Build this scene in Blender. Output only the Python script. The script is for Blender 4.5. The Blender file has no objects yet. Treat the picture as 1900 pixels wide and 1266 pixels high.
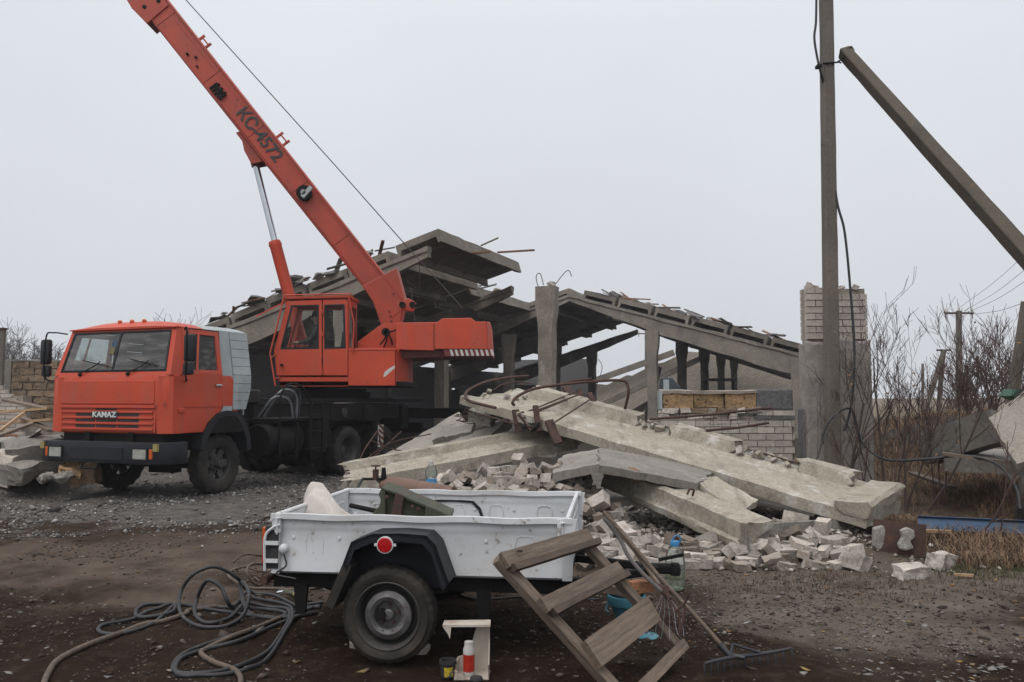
import bpy, bmesh, math, random
import numpy as np
from mathutils import Vector, Matrix, Euler, noise as mnoise
R = math.radians
random.seed(7)
SC = bpy.context.scene
COL = SC.collection
# ---------------------------------------------------------------- camera
F, CX, CY, CAMH, PITCH = 1520.0, 950.0, 633.0, 1.6, math.atan(105/1520.0)
cam = bpy.data.cameras.new('camera'); cam_o = bpy.data.objects.new('camera', cam); COL.objects.link(cam_o)
cam.sensor_width = 36.0; cam.lens = F/1900*36.0; cam.clip_end = 2000; cam.clip_start = .05
cam_o.location = (0, 0, CAMH); cam_o.rotation_euler = (R(90)+PITCH, 0, 0)
SC.camera = cam_o
# ---------------------------------------------------------------- sky, sun, exposure
SUN_EL, SUN_AZ = R(60), R(212)          # high, behind the camera to the left
wd = bpy.data.worlds.new('World'); SC.world = wd; wd.use_nodes = True
nt = wd.node_tree; N = nt.nodes; N.clear()
sky = N.new('ShaderNodeTexSky'); sky.sky_type = 'NISHITA'; sky.sun_disc = False
sky.sun_elevation = SUN_EL; sky.sun_rotation = SUN_AZ; sky.air_density = 1.0; sky.dust_density = 4.0
tc = N.new('ShaderNodeTexCoord'); sx = N.new('ShaderNodeSeparateXYZ'); nt.links.new(tc.outputs['Generated'], sx.inputs[0])
rp = N.new('ShaderNodeValToRGB'); nt.links.new(sx.outputs['Z'], rp.inputs[0])
rp.color_ramp.elements[0].position = 0.0; rp.color_ramp.elements[0].color = (.66, .685, .725, 1)
rp.color_ramp.elements[1].position = 1.0; rp.color_ramp.elements[1].color = (1.55, 1.55, 1.57, 1)
e = rp.color_ramp.elements.new(.42); e.color = (.80, .83, .89, 1)
bo = N.new('ShaderNodeVectorMath'); bo.operation = 'SCALE'; bo.inputs['Scale'].default_value = 9.9   # overcast luminance, before the 0.1 below
cn = N.new('ShaderNodeTexNoise'); cn.inputs['Scale'].default_value = 2.2; cn.inputs['Detail'].default_value = 5; nt.links.new(tc.outputs['Generated'], cn.inputs['Vector'])
cr = N.new('ShaderNodeMapRange'); cr.inputs['From Min'].default_value = .3; cr.inputs['From Max'].default_value = .7; cr.inputs['To Min'].default_value = .965; cr.inputs['To Max'].default_value = 1.035; nt.links.new(cn.outputs['Fac'], cr.inputs['Value'])
cm = N.new('ShaderNodeVectorMath'); cm.operation = 'SCALE'; nt.links.new(rp.outputs[0], cm.inputs[0]); nt.links.new(cr.outputs[0], cm.inputs['Scale'])   # faint cloud tone
nt.links.new(cm.outputs[0], bo.inputs[0])
hs = N.new('ShaderNodeHueSaturation'); hs.inputs['Saturation'].default_value = .25; nt.links.new(sky.outputs[0], hs.inputs['Color'])
mx = N.new('ShaderNodeMix'); mx.data_type = 'RGBA'; mx.inputs['Factor'].default_value = .94
nt.links.new(hs.outputs[0], mx.inputs['A']); nt.links.new(bo.outputs[0], mx.inputs['B'])
bg = N.new('ShaderNodeBackground'); bg.inputs['Strength'].default_value = .1; nt.links.new(mx.outputs['Result'], bg.inputs['Color'])
ow = N.new('ShaderNodeOutputWorld'); nt.links.new(bg.outputs[0], ow.inputs[0])
sun = bpy.data.lights.new('sun', 'SUN'); sun.energy = 1.5; sun.angle = R(40); sun.color = (1, .98, .95)
sun_o = bpy.data.objects.new('sun', sun); COL.objects.link(sun_o)
sun_o.rotation_euler = Vector((math.sin(SUN_AZ)*math.cos(SUN_EL), math.cos(SUN_AZ)*math.cos(SUN_EL), math.sin(SUN_EL))).to_track_quat('Z', 'Y').to_euler()
vs = SC.view_settings; vs.view_transform = 'Standard'; vs.look = 'None'; vs.exposure = 0.0; vs.gamma = 1.0; vs.use_curve_mapping = False
SC.cycles.max_bounces = 6; SC.cycles.diffuse_bounces = 3; SC.cycles.glossy_bounces = 2; SC.cycles.transmission_bounces = 4
SC.cycles.transparent_max_bounces = 12; SC.cycles.volume_bounces = 1; SC.cycles.caustics_reflective = False; SC.cycles.caustics_refractive = False
# ---------------------------------------------------------------- photo pixel -> place
cP, sP = math.cos(PITCH), math.sin(PITCH)
def ray(u, v):
    x, y = (u-CX)/F, (CY-v)/F
    return Vector((x, cP - y*sP, sP + y*cP))
def W(u, v, D):
    d = ray(u, v); k = D/d.y
    return Vector((d.x*k, D, CAMH + d.z*k))
def G(u, v, z=0.0):
    d = ray(u, v); k = (z-CAMH)/d.z
    return Vector((d.x*k, d.y*k, z))
# ---------------------------------------------------------------- noise
_rs = np.random.RandomState(3); _T = _rs.rand(256, 256)
def vnoise(x, y, s=1.0, off=0):
    x = np.asarray(x, float)*s+off*17.3; y = np.asarray(y, float)*s+off*9.1
    xi = np.floor(x).astype(int); yi = np.floor(y).astype(int); fx = x-xi; fy = y-yi
    fx = fx*fx*(3-2*fx); fy = fy*fy*(3-2*fy); a = _T[xi % 256, yi % 256]; b = _T[(xi+1) % 256, yi % 256]
    c = _T[xi % 256, (yi+1) % 256]; d = _T[(xi+1) % 256, (yi+1) % 256]
    return (a*(1-fx)+b*fx)*(1-fy)+(c*(1-fx)+d*fx)*fy - .5
def sstep(x, a, b):
    t = np.clip((np.asarray(x, float)-a)/(b-a), 0, 1); return t*t*(3-2*t)
def gz(x, y):
    """height of the ground"""
    x = np.asarray(x, float); y = np.asarray(y, float)
    near = 1-sstep(y, 24, 40)
    h = (.05*vnoise(x, y, .7, 1)+.045*vnoise(x, y, 2.1, 2)+.022*vnoise(x, y, 6.5, 3)+.012*vnoise(x, y, 15, 4))*near
    # heap of broken brick under the fallen slabs
    left = sstep(x, -1.5, -.6)*(1-sstep(x, .65, 1.5)); wide = sstep(x, -2.9, -1.9)*(1-sstep(x, .65, 1.5)); mid = sstep(x, .8, 1.6)*(1-sstep(x, 3.4, 4.4))
    hp = .44*left*sstep(y, 7.85, 9.2)*(1-sstep(y, 9.6, 10.8))+.26*wide*sstep(y, 8.6, 10.2)*(1-sstep(y, 12.2, 14))+.14*mid*sstep(y, 7.8, 8.5)*(1-sstep(y, 12, 13.5))
    h = h + hp*(1+.3*vnoise(x, y, 1.3, 5)) + .16*left*sstep(y, 7.9, 9)*(1-sstep(y, 9.6, 10.8))*vnoise(x, y, 3, 6)
    for yr in (6.6, 8.3): h = h - .035*np.exp(-((y-yr-.12*np.sin(x*.7)+.05*x)/.13)**2)*(1-sstep(x, -1.8, -1.0))   # wheel ruts
    # dark spoil bank behind the shrubs on the right
    h = h + (.75+.5*vnoise(x, y, 1.7, 3))*np.exp(-(((x-8.3)/2.0)**2+((y-15.5)/2.4)**2)) + .4*sstep(x, 5.2, 7.5)*sstep(y, 9.3, 12)*(1-sstep(y, 20, 26))
    h = h + .35*sstep(y, 15, 22)*(1-sstep(y, 26, 40))*sstep(x, -2, 3)*0
    # debris bank on the left beyond the cab
    h = h + .5*(1-sstep(x, -8.5, -7.5))*sstep(y, 12.6, 14.2)*(1-sstep(y, 26, 34))
    return h
def gzf(x, y): return float(gz(x, y))
# ---------------------------------------------------------------- object helpers
def tag(o, label=None, cat=None, group=None, kind=None):
    if cat and not kind: kind = 'thing'
    for k, v in (('label', label), ('category', cat), ('group', group), ('kind', kind)):
        if v: o[k] = v
    return o
def empty(name, loc=(0, 0, 0), rz=0.0, label=None, cat=None, group=None):
    o = bpy.data.objects.new(name, None); COL.objects.link(o); o.empty_display_size = .2
    o.location = loc; o.rotation_euler = (0, 0, rz)
    return tag(o, label, cat, group)
def obj(name, me, parent=None):
    o = bpy.data.objects.new(name, me); COL.objects.link(o)
    if parent:
        o.parent = parent
        if parent.name in WROOT: o.matrix_parent_inverse = parent.matrix_basis.inverted()
    return o
WROOT = set()
def wroot(name, loc, label=None, cat=None, group=None):
    """an Empty at the thing's base whose parts are built in place"""
    o = empty(name, loc, 0, label, cat, group); WROOT.add(o.name); return o
def copy_tree(o, parent=None):
    c = o.copy(); COL.objects.link(c); c.parent = parent
    for ch in o.children: copy_tree(ch, c)
    return c
def frame(o, x, y, z):
    """matrix from origin and three axes"""
    m = Matrix.Identity(4)
    for i, a in enumerate((x, y, z)):
        for j in range(3): m[j][i] = a[j]
    for j in range(3): m[j][3] = o[j]
    return m
class MB:
    """collects shapes; build() links them as one mesh object"""
    def __init__(s, M=None): s.v = []; s.f = []; s.M = M
    def add(s, vs, fs, M=None):
        b = len(s.v)
        for p in vs:
            p = Vector(p)
            if M is not None: p = M @ p
            if s.M is not None: p = s.M @ p
            s.v.append(p)
        s.f += [tuple(b+i for i in f) for f in fs]
        return s
    def box(s, c, d, rot=None, M=None):
        x, y, z = d[0]/2, d[1]/2, d[2]/2
        vs = [Vector((a, b, e)) for a in (-x, x) for b in (-y, y) for e in (-z, z)]
        if rot is not None: m = Euler(rot).to_matrix(); vs = [m @ p for p in vs]
        c = Vector(c); vs = [p+c for p in vs]
        return s.add(vs, [(0, 1, 3, 2), (4, 6, 7, 5), (0, 4, 5, 1), (2, 3, 7, 6), (0, 2, 6, 4), (1, 5, 7, 3)], M)
    def b2(s, lo, hi): return s.box([(a+b)/2 for a, b in zip(lo, hi)], [abs(b-a) for a, b in zip(lo, hi)])
    def bar(s, a, b, w, h=None, up=(0, 0, 1)):
        a = Vector(a); b = Vector(b); h = h or w; x = (b-a); L = x.length; x = x.normalized()
        y = Vector(up).cross(x)
        if y.length < 1e-4: y = Vector((0, 1, 0)).cross(x)
        y.normalize(); z = x.cross(y)
        return s.box((L/2, 0, 0), (L, w, h), M=frame(a, x, y, z))
    def prism(s, pts, vec):
        """closed polygon swept by vec"""
        n = len(pts); pts = [Vector(p) for p in pts]; vec = Vector(vec)
        vs = pts+[p+vec for p in pts]
        fs = [tuple(range(n))[::-1], tuple(range(n, 2*n))]+[(i, (i+1) % n, (i+1) % n+n, i+n) for i in range(n)]
        return s.add(vs, fs)
    def ring(s, outer, inner, vec):
        """frame between two loops of equal length, swept by vec"""
        n = len(outer); vec = Vector(vec); o = [Vector(p) for p in outer]; i_ = [Vector(p) for p in inner]
        vs = o+i_+[p+vec for p in o]+[p+vec for p in i_]; fs = []
        for k in range(n):
            m = (k+1) % n
            fs += [(k, m, n+m, n+k), (2*n+k, 3*n+k, 3*n+m, 2*n+m), (k, 2*n+k, 2*n+m, m), (n+k, n+m, 3*n+m, 3*n+k)]
        return s.add(vs, fs)
    def tube(s, path, r, n=8, caps=True, closed=False):
        P = [Vector(p) for p in path]; m = len(P); vs = []; fs = []
        rr = r if isinstance(r, (list, tuple)) else [r]*m
        prev = None
        for i, p in enumerate(P):
            if closed: t = P[(i+1) % m]-P[i-1]
            else: t = P[min(i+1, m-1)]-P[max(i-1, 0)]
            if t.length < 1e-9: t = Vector((0, 0, 1))
            t.normalize()
            if prev is None:
                a = Vector((0, 0, 1)) if abs(t.z) < .9 else Vector((1, 0, 0))
                u = t.cross(a).normalized()
            else:
                u = prev-t*prev.dot(t)
                u = u.normalized() if u.length > 1e-6 else t.orthogonal().normalized()
            prev = u; w = t.cross(u)
            for k in range(n):
                an = 2*math.pi*k/n; vs.append(p+(u*math.cos(an)+w*math.sin(an))*rr[i])
        for i in range(m if closed else m-1):
            j = (i+1) % m
            for k in range(n): fs.append((i*n+k, i*n+(k+1) % n, j*n+(k+1) % n, j*n+k))
        if caps and not closed: fs += [tuple(range(n))[::-1], tuple(range((m-1)*n, m*n))]
        return s.add(vs, fs)
    def lathe(s, prof, n=24, M=None, a0=0.0, a1=2*math.pi, caps=True):
        """prof: (radius, height) pairs turned about local z"""
        full = abs(a1-a0-2*math.pi) < 1e-6; k = n if full else n+1; vs = []; fs = []
        for r, h in prof:
            for i in range(k):
                a = a0+(a1-a0)*i/n; vs.append((r*math.cos(a), r*math.sin(a), h))
        for j in range(len(prof)-1):
            for i in range(n):
                i2 = (i+1) % k; fs.append((j*k+i, j*k+i2, (j+1)*k+i2, (j+1)*k+i))
        if full and caps:
            if prof[0][0] > 1e-5: fs.append(tuple(range(k))[::-1])
            if prof[-1][0] > 1e-5: fs.append(tuple((len(prof)-1)*k+i for i in range(k)))
        return s.add(vs, fs, M)
    def sweep(s, prof, path_frames, caps=True):
        """prof (2-D points) placed at each (matrix, jitter list or None)"""
        n = len(prof); vs = []; fs = []
        for M, jit in path_frames:
            for k, (a, b) in enumerate(prof):
                p = Vector((0, a, b))
                if jit is not None: p = p+Vector(jit[k])
                vs.append(M @ p)
        m = len(path_frames)
        for i in range(m-1):
            for k in range(n): fs.append((i*n+k, i*n+(k+1) % n, (i+1)*n+(k+1) % n, (i+1)*n+k))
        if caps: fs += [tuple(range(n))[::-1], tuple(range((m-1)*n, m*n))]
        return s.add(vs, fs)
    def mesh(s, name, mat, smooth=None, bevel=None):
        me = bpy.data.meshes.new(name); me.from_pydata([tuple(p) for p in s.v], [], s.f); me.update()
        bm = bmesh.new(); bm.from_mesh(me); bmesh.ops.recalc_face_normals(bm, faces=bm.faces[:])
        if bevel:
            bmesh.ops.remove_doubles(bm, verts=bm.verts[:], dist=1e-5)
            es = [e for e in bm.edges if len(e.link_faces) == 2 and e.calc_face_angle(0) > .5]
            bmesh.ops.bevel(bm, geom=es, offset=bevel, segments=2, affect='EDGES', profile=.5, clamp_overlap=True)
        bm.to_mesh(me); bm.free()
        if smooth is not None:
            me.shade_smooth(); me.set_sharp_from_angle(angle=R(smooth))
        if mat: me.materials.append(mat)
        return me
    def build(s, name, mat, parent=None, smooth=None, bevel=None):
        return obj(name, s.mesh(name, mat, smooth, bevel), parent)
def bez(pts, n=10, closed=False):
    """Catmull-Rom through the points"""
    P = [Vector(p) for p in pts]; m = len(P); out = []
    rng = range(m if closed else m-1)
    for i in rng:
        p0 = P[(i-1) % m] if closed or i > 0 else P[0]*2-P[1]; p1 = P[i]; p2 = P[(i+1) % m]
        p3 = P[(i+2) % m] if closed or i+2 < m else P[-1]*2-P[-2]
        for k in range(n):
            t = k/n; out.append(.5*((2*p1)+(p2-p0)*t+(2*p0-5*p1+4*p2-p3)*t*t+(3*p1-p0-3*p2+p3)*t**3))
    if not closed: out.append(P[-1])
    return out
def rough_chunk(me_name, mat, dims, cuts=2, amp=.02, seed=0, corner=.0, smooth=None):
    """a box with subdivided, knocked-about faces; returns a mesh"""
    rnd = random.Random(seed); bm = bmesh.new(); bmesh.ops.create_cube(bm, size=1.0)
    if corner:
        for v in bm.verts:
            if rnd.random() < .45: v.co *= 1-rnd.uniform(.2, 1)*corner
            v.co += Vector([rnd.uniform(-1, 1)*corner*.25 for _ in range(3)])
    if cuts: bmesh.ops.subdivide_edges(bm, edges=bm.edges[:], cuts=cuts, use_grid_fill=True)
    for v in bm.verts:
        p = Vector((v.co.x*dims[0], v.co.y*dims[1], v.co.z*dims[2])); k = 1.6/max(.02, sum(dims)/3)
        v.co = p+mnoise.noise_vector(p*k+Vector((seed*7.7, seed*3.1, 0)))*amp*1.8+mnoise.noise_vector(p*k*3.1+Vector((0, seed*5.3, 0)))*amp*.8
    me = bpy.data.meshes.new(me_name); bm.to_mesh(me); bm.free(); me.materials.append(mat)
    if smooth is not None: me.shade_smooth(); me.set_sharp_from_angle(angle=R(smooth))
    return me
def plate(name, pts, thick, mat, parent=None, amp=.012, n=7, seed=1, down=None, edge=.02):
    """four corners of the upper face -> broken slab with real thickness and ragged edges"""
    n = n*2; a, b, c, d = [Vector(p) for p in pts]; sd = seed*3.7
    nrm = (b-a).cross(d-a).normalized()
    if down is None:
        if nrm.z < 0: nrm = -nrm
        down = -nrm*thick
    else: down = Vector(down)
    vs = []; fs = []; e = n+1; L1 = (b-a).length; L2 = (d-a).length; ex = (b-a)/L1; ey = (d-a)/L2
    for lev in (0, 1):
        for j in range(e):
            for i in range(e):
                u, v = i/n, j/n; p = (a*(1-u)+b*u)*(1-v)+(d*(1-u)+c*u)*v; X, Y = u*L1+sd, v*L2+lev*7
                p = p+down*lev+nrm*amp*(2.2*float(vnoise(X, Y, 2.5, 1))+1.2*float(vnoise(X, Y, 9, 2)))
                if i in (0, n): p = p+ex*edge*(3*float(vnoise(Y, sd, 4, 3))+2.0*float(vnoise(Y, sd, 17, 4)))
                if j in (0, n): p = p+ey*edge*(3*float(vnoise(X, sd, 4, 5))+2.0*float(vnoise(X, sd, 17, 6)))
                vs.append(p)
    q = e*e
    for j in range(n):
        for i in range(n):
            k = j*e+i; fs.append((k, k+1, k+e+1, k+e)); fs.append((q+k, q+k+e, q+k+e+1, q+k+1))
    for i in range(n):
        fs += [(i, q+i, q+i+1, i+1), (n*e+i, n*e+i+1, q+n*e+i+1, q+n*e+i)]
        fs += [(i*e, (i+1)*e, q+(i+1)*e, q+i*e), (i*e+n, q+i*e+n, q+(i+1)*e+n, (i+1)*e+n)]
    return MB().add(vs, fs).build(name, mat, parent, smooth=35)
def beam(name, prof, A, B, mat, parent=None, nseg=24, amp=.006, end=.05, seed=1, side=None, up=None, nper=1, scale=None, smooth=38):
    """profile (y,z) swept from A to B with chipped edges and broken ends"""
    rnd = random.Random(seed); A = Vector(A); B = Vector(B); x = (B-A); L = x.length; x.normalize()
    y = Vector(side) if side is not None else Vector((0, 0, 1)).cross(x)
    y = (y-x*y.dot(x)).normalized(); z = x.cross(y)
    P = []
    m = len(prof)
    for k in range(m):
        p, q = prof[k], prof[(k+1) % m]
        for t in range(nper): P.append((p[0]+(q[0]-p[0])*t/nper, p[1]+(q[1]-p[1])*t/nper))
    fr = []
    for i in range(nseg+1):
        t = i/nseg; jit = []
        for k in range(len(P)):
            a_, s_ = L*t, seed*5.1+k*2.3; nv = float(vnoise(a_, s_, 5, 1))*1.6+float(vnoise(a_, s_, 15, 2))
            j = [0, amp*nv, amp*(float(vnoise(a_, s_+40, 5, 3))*1.6+float(vnoise(a_, s_+40, 15, 4)))]
            if i in (0, nseg): j[0] += rnd.uniform(-1, 1)*end
            if scale:
                j[2] += P[k][1]*(scale(t)-1)
            jit.append(j)
        fr.append((Matrix.Translation((L*t, 0, 0)), jit))
    o = MB().sweep(P, fr).build(name, mat, parent, smooth=smooth)
    o.matrix_basis = frame(A, x, y, z)
    return o
def plank(name, A, B, w, t, mat, parent=None, seed=1):
    h = w/2; return beam(name, [(-h, -t/2), (h, -t/2), (h, t/2), (0, t/2+.001), (-h, t/2)], A, B, mat, parent, 10, .002, .02, seed, smooth=30)
def text_mesh(name, body, size, mat, M, parent, bold=.0, sx=1.0, depth=.004):
    cu = bpy.data.curves.new('txt', 'FONT'); cu.body = body; cu.size = size; cu.align_x = 'CENTER'; cu.align_y = 'CENTER'
    cu.extrude = depth; cu.offset = bold; cu.resolution_u = 4
    o = bpy.data.objects.new('txt', cu); COL.objects.link(o)
    bpy.context.view_layer.update()
    me = bpy.data.meshes.new_from_object(o.evaluated_get(bpy.context.evaluated_depsgraph_get()))
    bpy.data.objects.remove(o)
    me.transform(M @ Matrix.Diagonal((sx, 1, 1, 1))); me.materials.clear(); me.materials.append(mat); me.name = name
    return obj(name, me, parent)
# ---------------------------------------------------------------- materials
def mat(name, c1, c2=None, scale=3.0, rough=.8, bump=.0, bscale=40.0, stain=None, stain2=None, metal=0.0, rnd=0.0, spec=.5, detail=6, stretch=None, lo=.35, hi=.65, bdist=.01, crack=None):
    m = bpy.data.materials.new(name); m.use_nodes = True; t = m.node_tree; n = t.nodes; L = t.links
    b = n['Principled BSDF']; b.inputs['Metallic'].default_value = metal; b.inputs['Specular IOR Level'].default_value = spec
    tc = n.new('ShaderNodeTexCoord'); oi = n.new('ShaderNodeObjectInfo')
    src = tc.outputs['Object']
    if stretch:
        mp = n.new('ShaderNodeMapping'); mp.inputs['Scale'].default_value = stretch; L.new(src, mp.inputs[0]); src = mp.outputs[0]
    w = n.new('ShaderNodeMath'); w.operation = 'MULTIPLY'; w.inputs[1].default_value = 37.0; L.new(oi.outputs['Random'], w.inputs[0])
    def noise(s, d=detail, vec=None, ro=.6):
        k = n.new('ShaderNodeTexNoise'); k.noise_dimensions = '4D'; k.inputs['Scale'].default_value = s; k.inputs['Detail'].default_value = d
        k.inputs['Roughness'].default_value = ro; L.new(vec or src, k.inputs['Vector']); L.new(w.outputs[0], k.inputs['W']); return k.outputs['Fac']
    def ramp(fac, a, bb, ca, cb):
        r = n.new('ShaderNodeValToRGB'); r.color_ramp.elements[0].position = a; r.color_ramp.elements[1].position = bb
        r.color_ramp.elements[0].color = (*ca, 1); r.color_ramp.elements[1].color = (*cb, 1); L.new(fac, r.inputs[0]); return r.outputs[0]
    def mixc(fac, a, bb):
        k = n.new('ShaderNodeMix'); k.data_type = 'RGBA'; L.new(fac, k.inputs['Factor'])
        for sk, vv in (('A', a), ('B', bb)):
            if isinstance(vv, tuple): k.inputs[sk].default_value = (*vv, 1)
            else: L.new(vv, k.inputs[sk])
        return k.outputs['Result']
    c2 = c2 or tuple(x*.75 for x in c1)
    col = ramp(noise(scale), lo, hi, c1, c2)
    for st in (stain, stain2):
        if st:
            sc_, a, bb, cc = st[:4]; vec = None
            if len(st) > 4:
                mp = n.new('ShaderNodeMapping'); mp.inputs['Scale'].default_value = st[4]; L.new(tc.outputs['Object'], mp.inputs[0]); vec = mp.outputs[0]
            col = mixc(ramp(noise(sc_, 7, vec, .65), a, bb, (0, 0, 0), (1, 1, 1)), col, cc)
    if bump >= .3:
        q = n.new('ShaderNodeMapRange'); q.inputs['From Min'].default_value = .32; q.inputs['From Max'].default_value = .68; q.inputs['To Min'].default_value = .62; q.inputs['To Max'].default_value = 1.32
        L.new(noise(bscale*.7, 8, None, .75), q.inputs['Value']); vm = n.new('ShaderNodeVectorMath'); vm.operation = 'SCALE'; L.new(col, vm.inputs[0]); L.new(q.outputs[0], vm.inputs['Scale']); col = vm.outputs[0]
    if rnd:
        h = n.new('ShaderNodeHueSaturation'); q = n.new('ShaderNodeMapRange'); q.inputs['To Min'].default_value = 1-rnd; q.inputs['To Max'].default_value = 1+rnd
        L.new(oi.outputs['Random'], q.inputs['Value']); L.new(q.outputs[0], h.inputs['Value']); L.new(col, h.inputs['Color']); col = h.outputs[0]
    L.new(col, b.inputs['Base Color'])
    rr = n.new('ShaderNodeMapRange'); rr.inputs['To Min'].default_value = max(0.02, rough-.12); rr.inputs['To Max'].default_value = min(1, rough+.12)
    L.new(noise(scale*2.3, 3), rr.inputs['Value']); L.new(rr.outputs[0], b.inputs['Roughness'])
    if bump:
        bp = n.new('ShaderNodeBump'); bp.inputs['Strength'].default_value = bump; bp.inputs['Distance'].default_value = bdist
        L.new(noise(bscale, 8, None, .7), bp.inputs['Height']); L.new(bp.outputs[0], b.inputs['Normal'])
    return m
def glass(name, tint=(.8, .85, .85), gloss=.3, rough=.03, dust=.35):
    m = bpy.data.materials.new(name); m.use_nodes = True; t = m.node_tree; n = t.nodes; n.clear(); L = t.links
    tr = n.new('ShaderNodeBsdfTransparent'); tr.inputs[0].default_value = (*tint, 1)
    gl = n.new('ShaderNodeBsdfGlossy'); gl.inputs['Roughness'].default_value = rough; gl.inputs[0].default_value = (.9, .92, .95, 1)
    lw = n.new('ShaderNodeLayerWeight'); lw.inputs['Blend'].default_value = gloss
    nz = n.new('ShaderNodeTexNoise'); nz.inputs['Scale'].default_value = 5; nz.inputs['Detail'].default_value = 6
    df = n.new('ShaderNodeBsdfDiffuse'); df.inputs[0].default_value = (.45, .43, .4, 1)
    mr = n.new('ShaderNodeMapRange'); mr.inputs['From Min'].default_value = .45; mr.inputs['From Max'].default_value = .85; mr.inputs['To Max'].default_value = dust; mr.inputs['To Min'].default_value = dust*.25
    L.new(nz.outputs['Fac'], mr.inputs['Value'])
    m1 = n.new('ShaderNodeMixShader'); L.new(lw.outputs['Fresnel'], m1.inputs[0]); L.new(tr.outputs[0], m1.inputs[1]); L.new(gl.outputs[0], m1.inputs[2])
    m2 = n.new('ShaderNodeMixShader'); L.new(mr.outputs[0], m2.inputs[0]); L.new(m1.outputs[0], m2.inputs[1]); L.new(df.outputs[0], m2.inputs[2])
    o = n.new('ShaderNodeOutputMaterial'); L.new(m2.outputs[0], o.inputs[0]); return m
M_RED = mat('red_paint', (.52, .066, .027), (.43, .05, .022), 1.6, .5, .12, 60, stain=(1.1, .46, .74, (.37, .082, .05), (3.5, 3.5, .5)), stain2=(8, .61, .70, (.20, .05, .03)), spec=.35)
M_REDB = mat('boom_red_paint', (.44, .058, .026), (.33, .045, .024), .9, .5, .1, 60, stain=(1.2, .45, .72, (.25, .05, .032)), stain2=(7, .61, .71, (.13, .035, .025)), spec=.4)
M_DRED = mat('dark_red_paint', (.16, .022, .016), (.10, .02, .015), 3, .6, .1, 60)
M_CABW = mat('cab_grey_paint', (.36, .395, .40), (.27, .305, .31), 2, .5, .1, 50, stain=(5, .58, .72, (.19, .14, .10), (1, 1, .15)), stain2=(9, .64, .72, (.14, .10, .075)), spec=.4)
M_WHITE = mat('white_paint', (.64, .65, .66), (.52, .53, .54), 2.2, .42, .12, 30, stain=(2.2, .50, .80, (.40, .37, .325), (1, 1, 1.4)), stain2=(16, .60, .70, (.19, .145, .11)), spec=.5)
M_BLACK = mat('black_metal', (.006, .006, .007), (.012, .011, .0105), 4, .7, .25, 60, stain=(3, .6, .8, (.024, .02, .017)), spec=.15)
M_BUMP = mat('bumper_plastic', (.011, .012, .015), (.019, .020, .024), 3, .5, .1, 80, stain=(4, .62, .8, (.04, .035, .03)), spec=.25)
M_RUB = mat('tyre_rubber', (.020, .019, .018), (.036, .032, .028), 5, .85, .2, 90, stain=(4, .5, .72, (.062, .052, .043)), spec=.25)
M_RIM = mat('rim_steel', (.035, .034, .034), (.06, .055, .05), 8, .6, .2, 60, stain=(6, .58, .7, (.085, .05, .035)))
M_RIMS = mat('silver_rim', (.17, .165, .165), (.08, .075, .073), 12, .5, .2, 60, stain=(7, .52, .68, (.08, .06, .05)), metal=.3)
M_CHROME = mat('chrome', (.6, .62, .65), (.5, .52, .55), 3, .2, metal=1.0)
M_STEEL = mat('grey_steel', (.25, .26, .27), (.16, .16, .17), 6, .5, .1, 60, metal=.5)
M_RUST = mat('rusty_steel', (.075, .035, .024), (.045, .024, .02), 9, .85, .4, 70, stain=(5, .6, .75, (.15, .06, .03)))
M_CONT = mat('concrete_tan', (.345, .31, .25), (.265, .235, .185), 2.4, .9, .6, 45, stain=(3.4, .55, .68, (.47, .445, .405)), stain2=(2.4, .52, .70, (.175, .15, .115), (2.6, .6, 1.5)))
M_CONG = mat('concrete_grey', (.23, .21, .185), (.165, .15, .132), 2.2, .9, .55, 40, stain=(3, .58, .74, (.31, .29, .265)), stain2=(1.4, .56, .75, (.15, .135, .12)), rnd=.12)
M_CONR = mat('concrete_broken', (.36, .335, .30), (.23, .21, .185), 9, .95, .9, 38, stain=(14, .55, .65, (.46, .435, .40)), bdist=.03)
M_COND = mat('concrete_weathered', (.215, .188, .155), (.145, .126, .104), 1.4, .92, .5, 30, stain=(2.4, .57, .72, (.30, .27, .235), (1, 1, .4)), stain2=(1.1, .55, .75, (.085, .072, .06)), rnd=.12)
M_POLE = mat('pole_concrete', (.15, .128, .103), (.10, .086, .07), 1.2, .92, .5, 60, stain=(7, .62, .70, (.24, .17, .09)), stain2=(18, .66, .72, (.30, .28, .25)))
M_POLED = mat('pole_concrete_shaded', (.095, .078, .058), (.06, .05, .038), 1.5, .92, .5, 60, stain=(7, .62, .70, (.16, .10, .05)), stain2=(18, .66, .72, (.22, .2, .17)))  # pole concrete again, darkened to paint the brace's backlit shade
M_RUBD = mat('dirty_brick', (.17, .135, .105), (.10, .08, .064), 6, .95, .5, 50, stain=(5, .55, .7, (.27, .235, .2)), rnd=.3)
M_PLAST = mat('grey_plaster', (.31, .28, .255), (.20, .18, .165), 3.5, .95, .6, 40, stain=(1.3, .55, .72, (.35, .30, .26)), stain2=(16, .62, .7, (.12, .11, .10)))
M_DASH = mat('tar_render_barn_shade', (.085, .082, .085), (.15, .145, .145), 28, .95, .8, 60)  # tar on low wall and pier; on barn walls the tone paints shade
M_BRICK = mat('silicate_brick', (.47, .415, .36), (.38, .335, .295), 5, .9, .3, 60, stain=(7, .6, .75, (.28, .24, .21)), rnd=.14)
M_RUBB = mat('rubble_brick', (.37, .33, .295), (.28, .248, .22), 6, .93, .5, 50, stain=(5, .5, .66, (.13, .105, .085)), rnd=.35)
M_MORT = mat('mortar', (.30, .255, .215), (.22, .185, .155), 8, .95, .6, 60)
M_SHELL = mat('shell_stone', (.36, .225, .11), (.26, .17, .09), 7, .95, 1.0, 26, stain=(20, .56, .62, (.07, .04, .02)), stain2=(4, .58, .7, (.42, .34, .24)), rnd=.15, bdist=.03)
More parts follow.
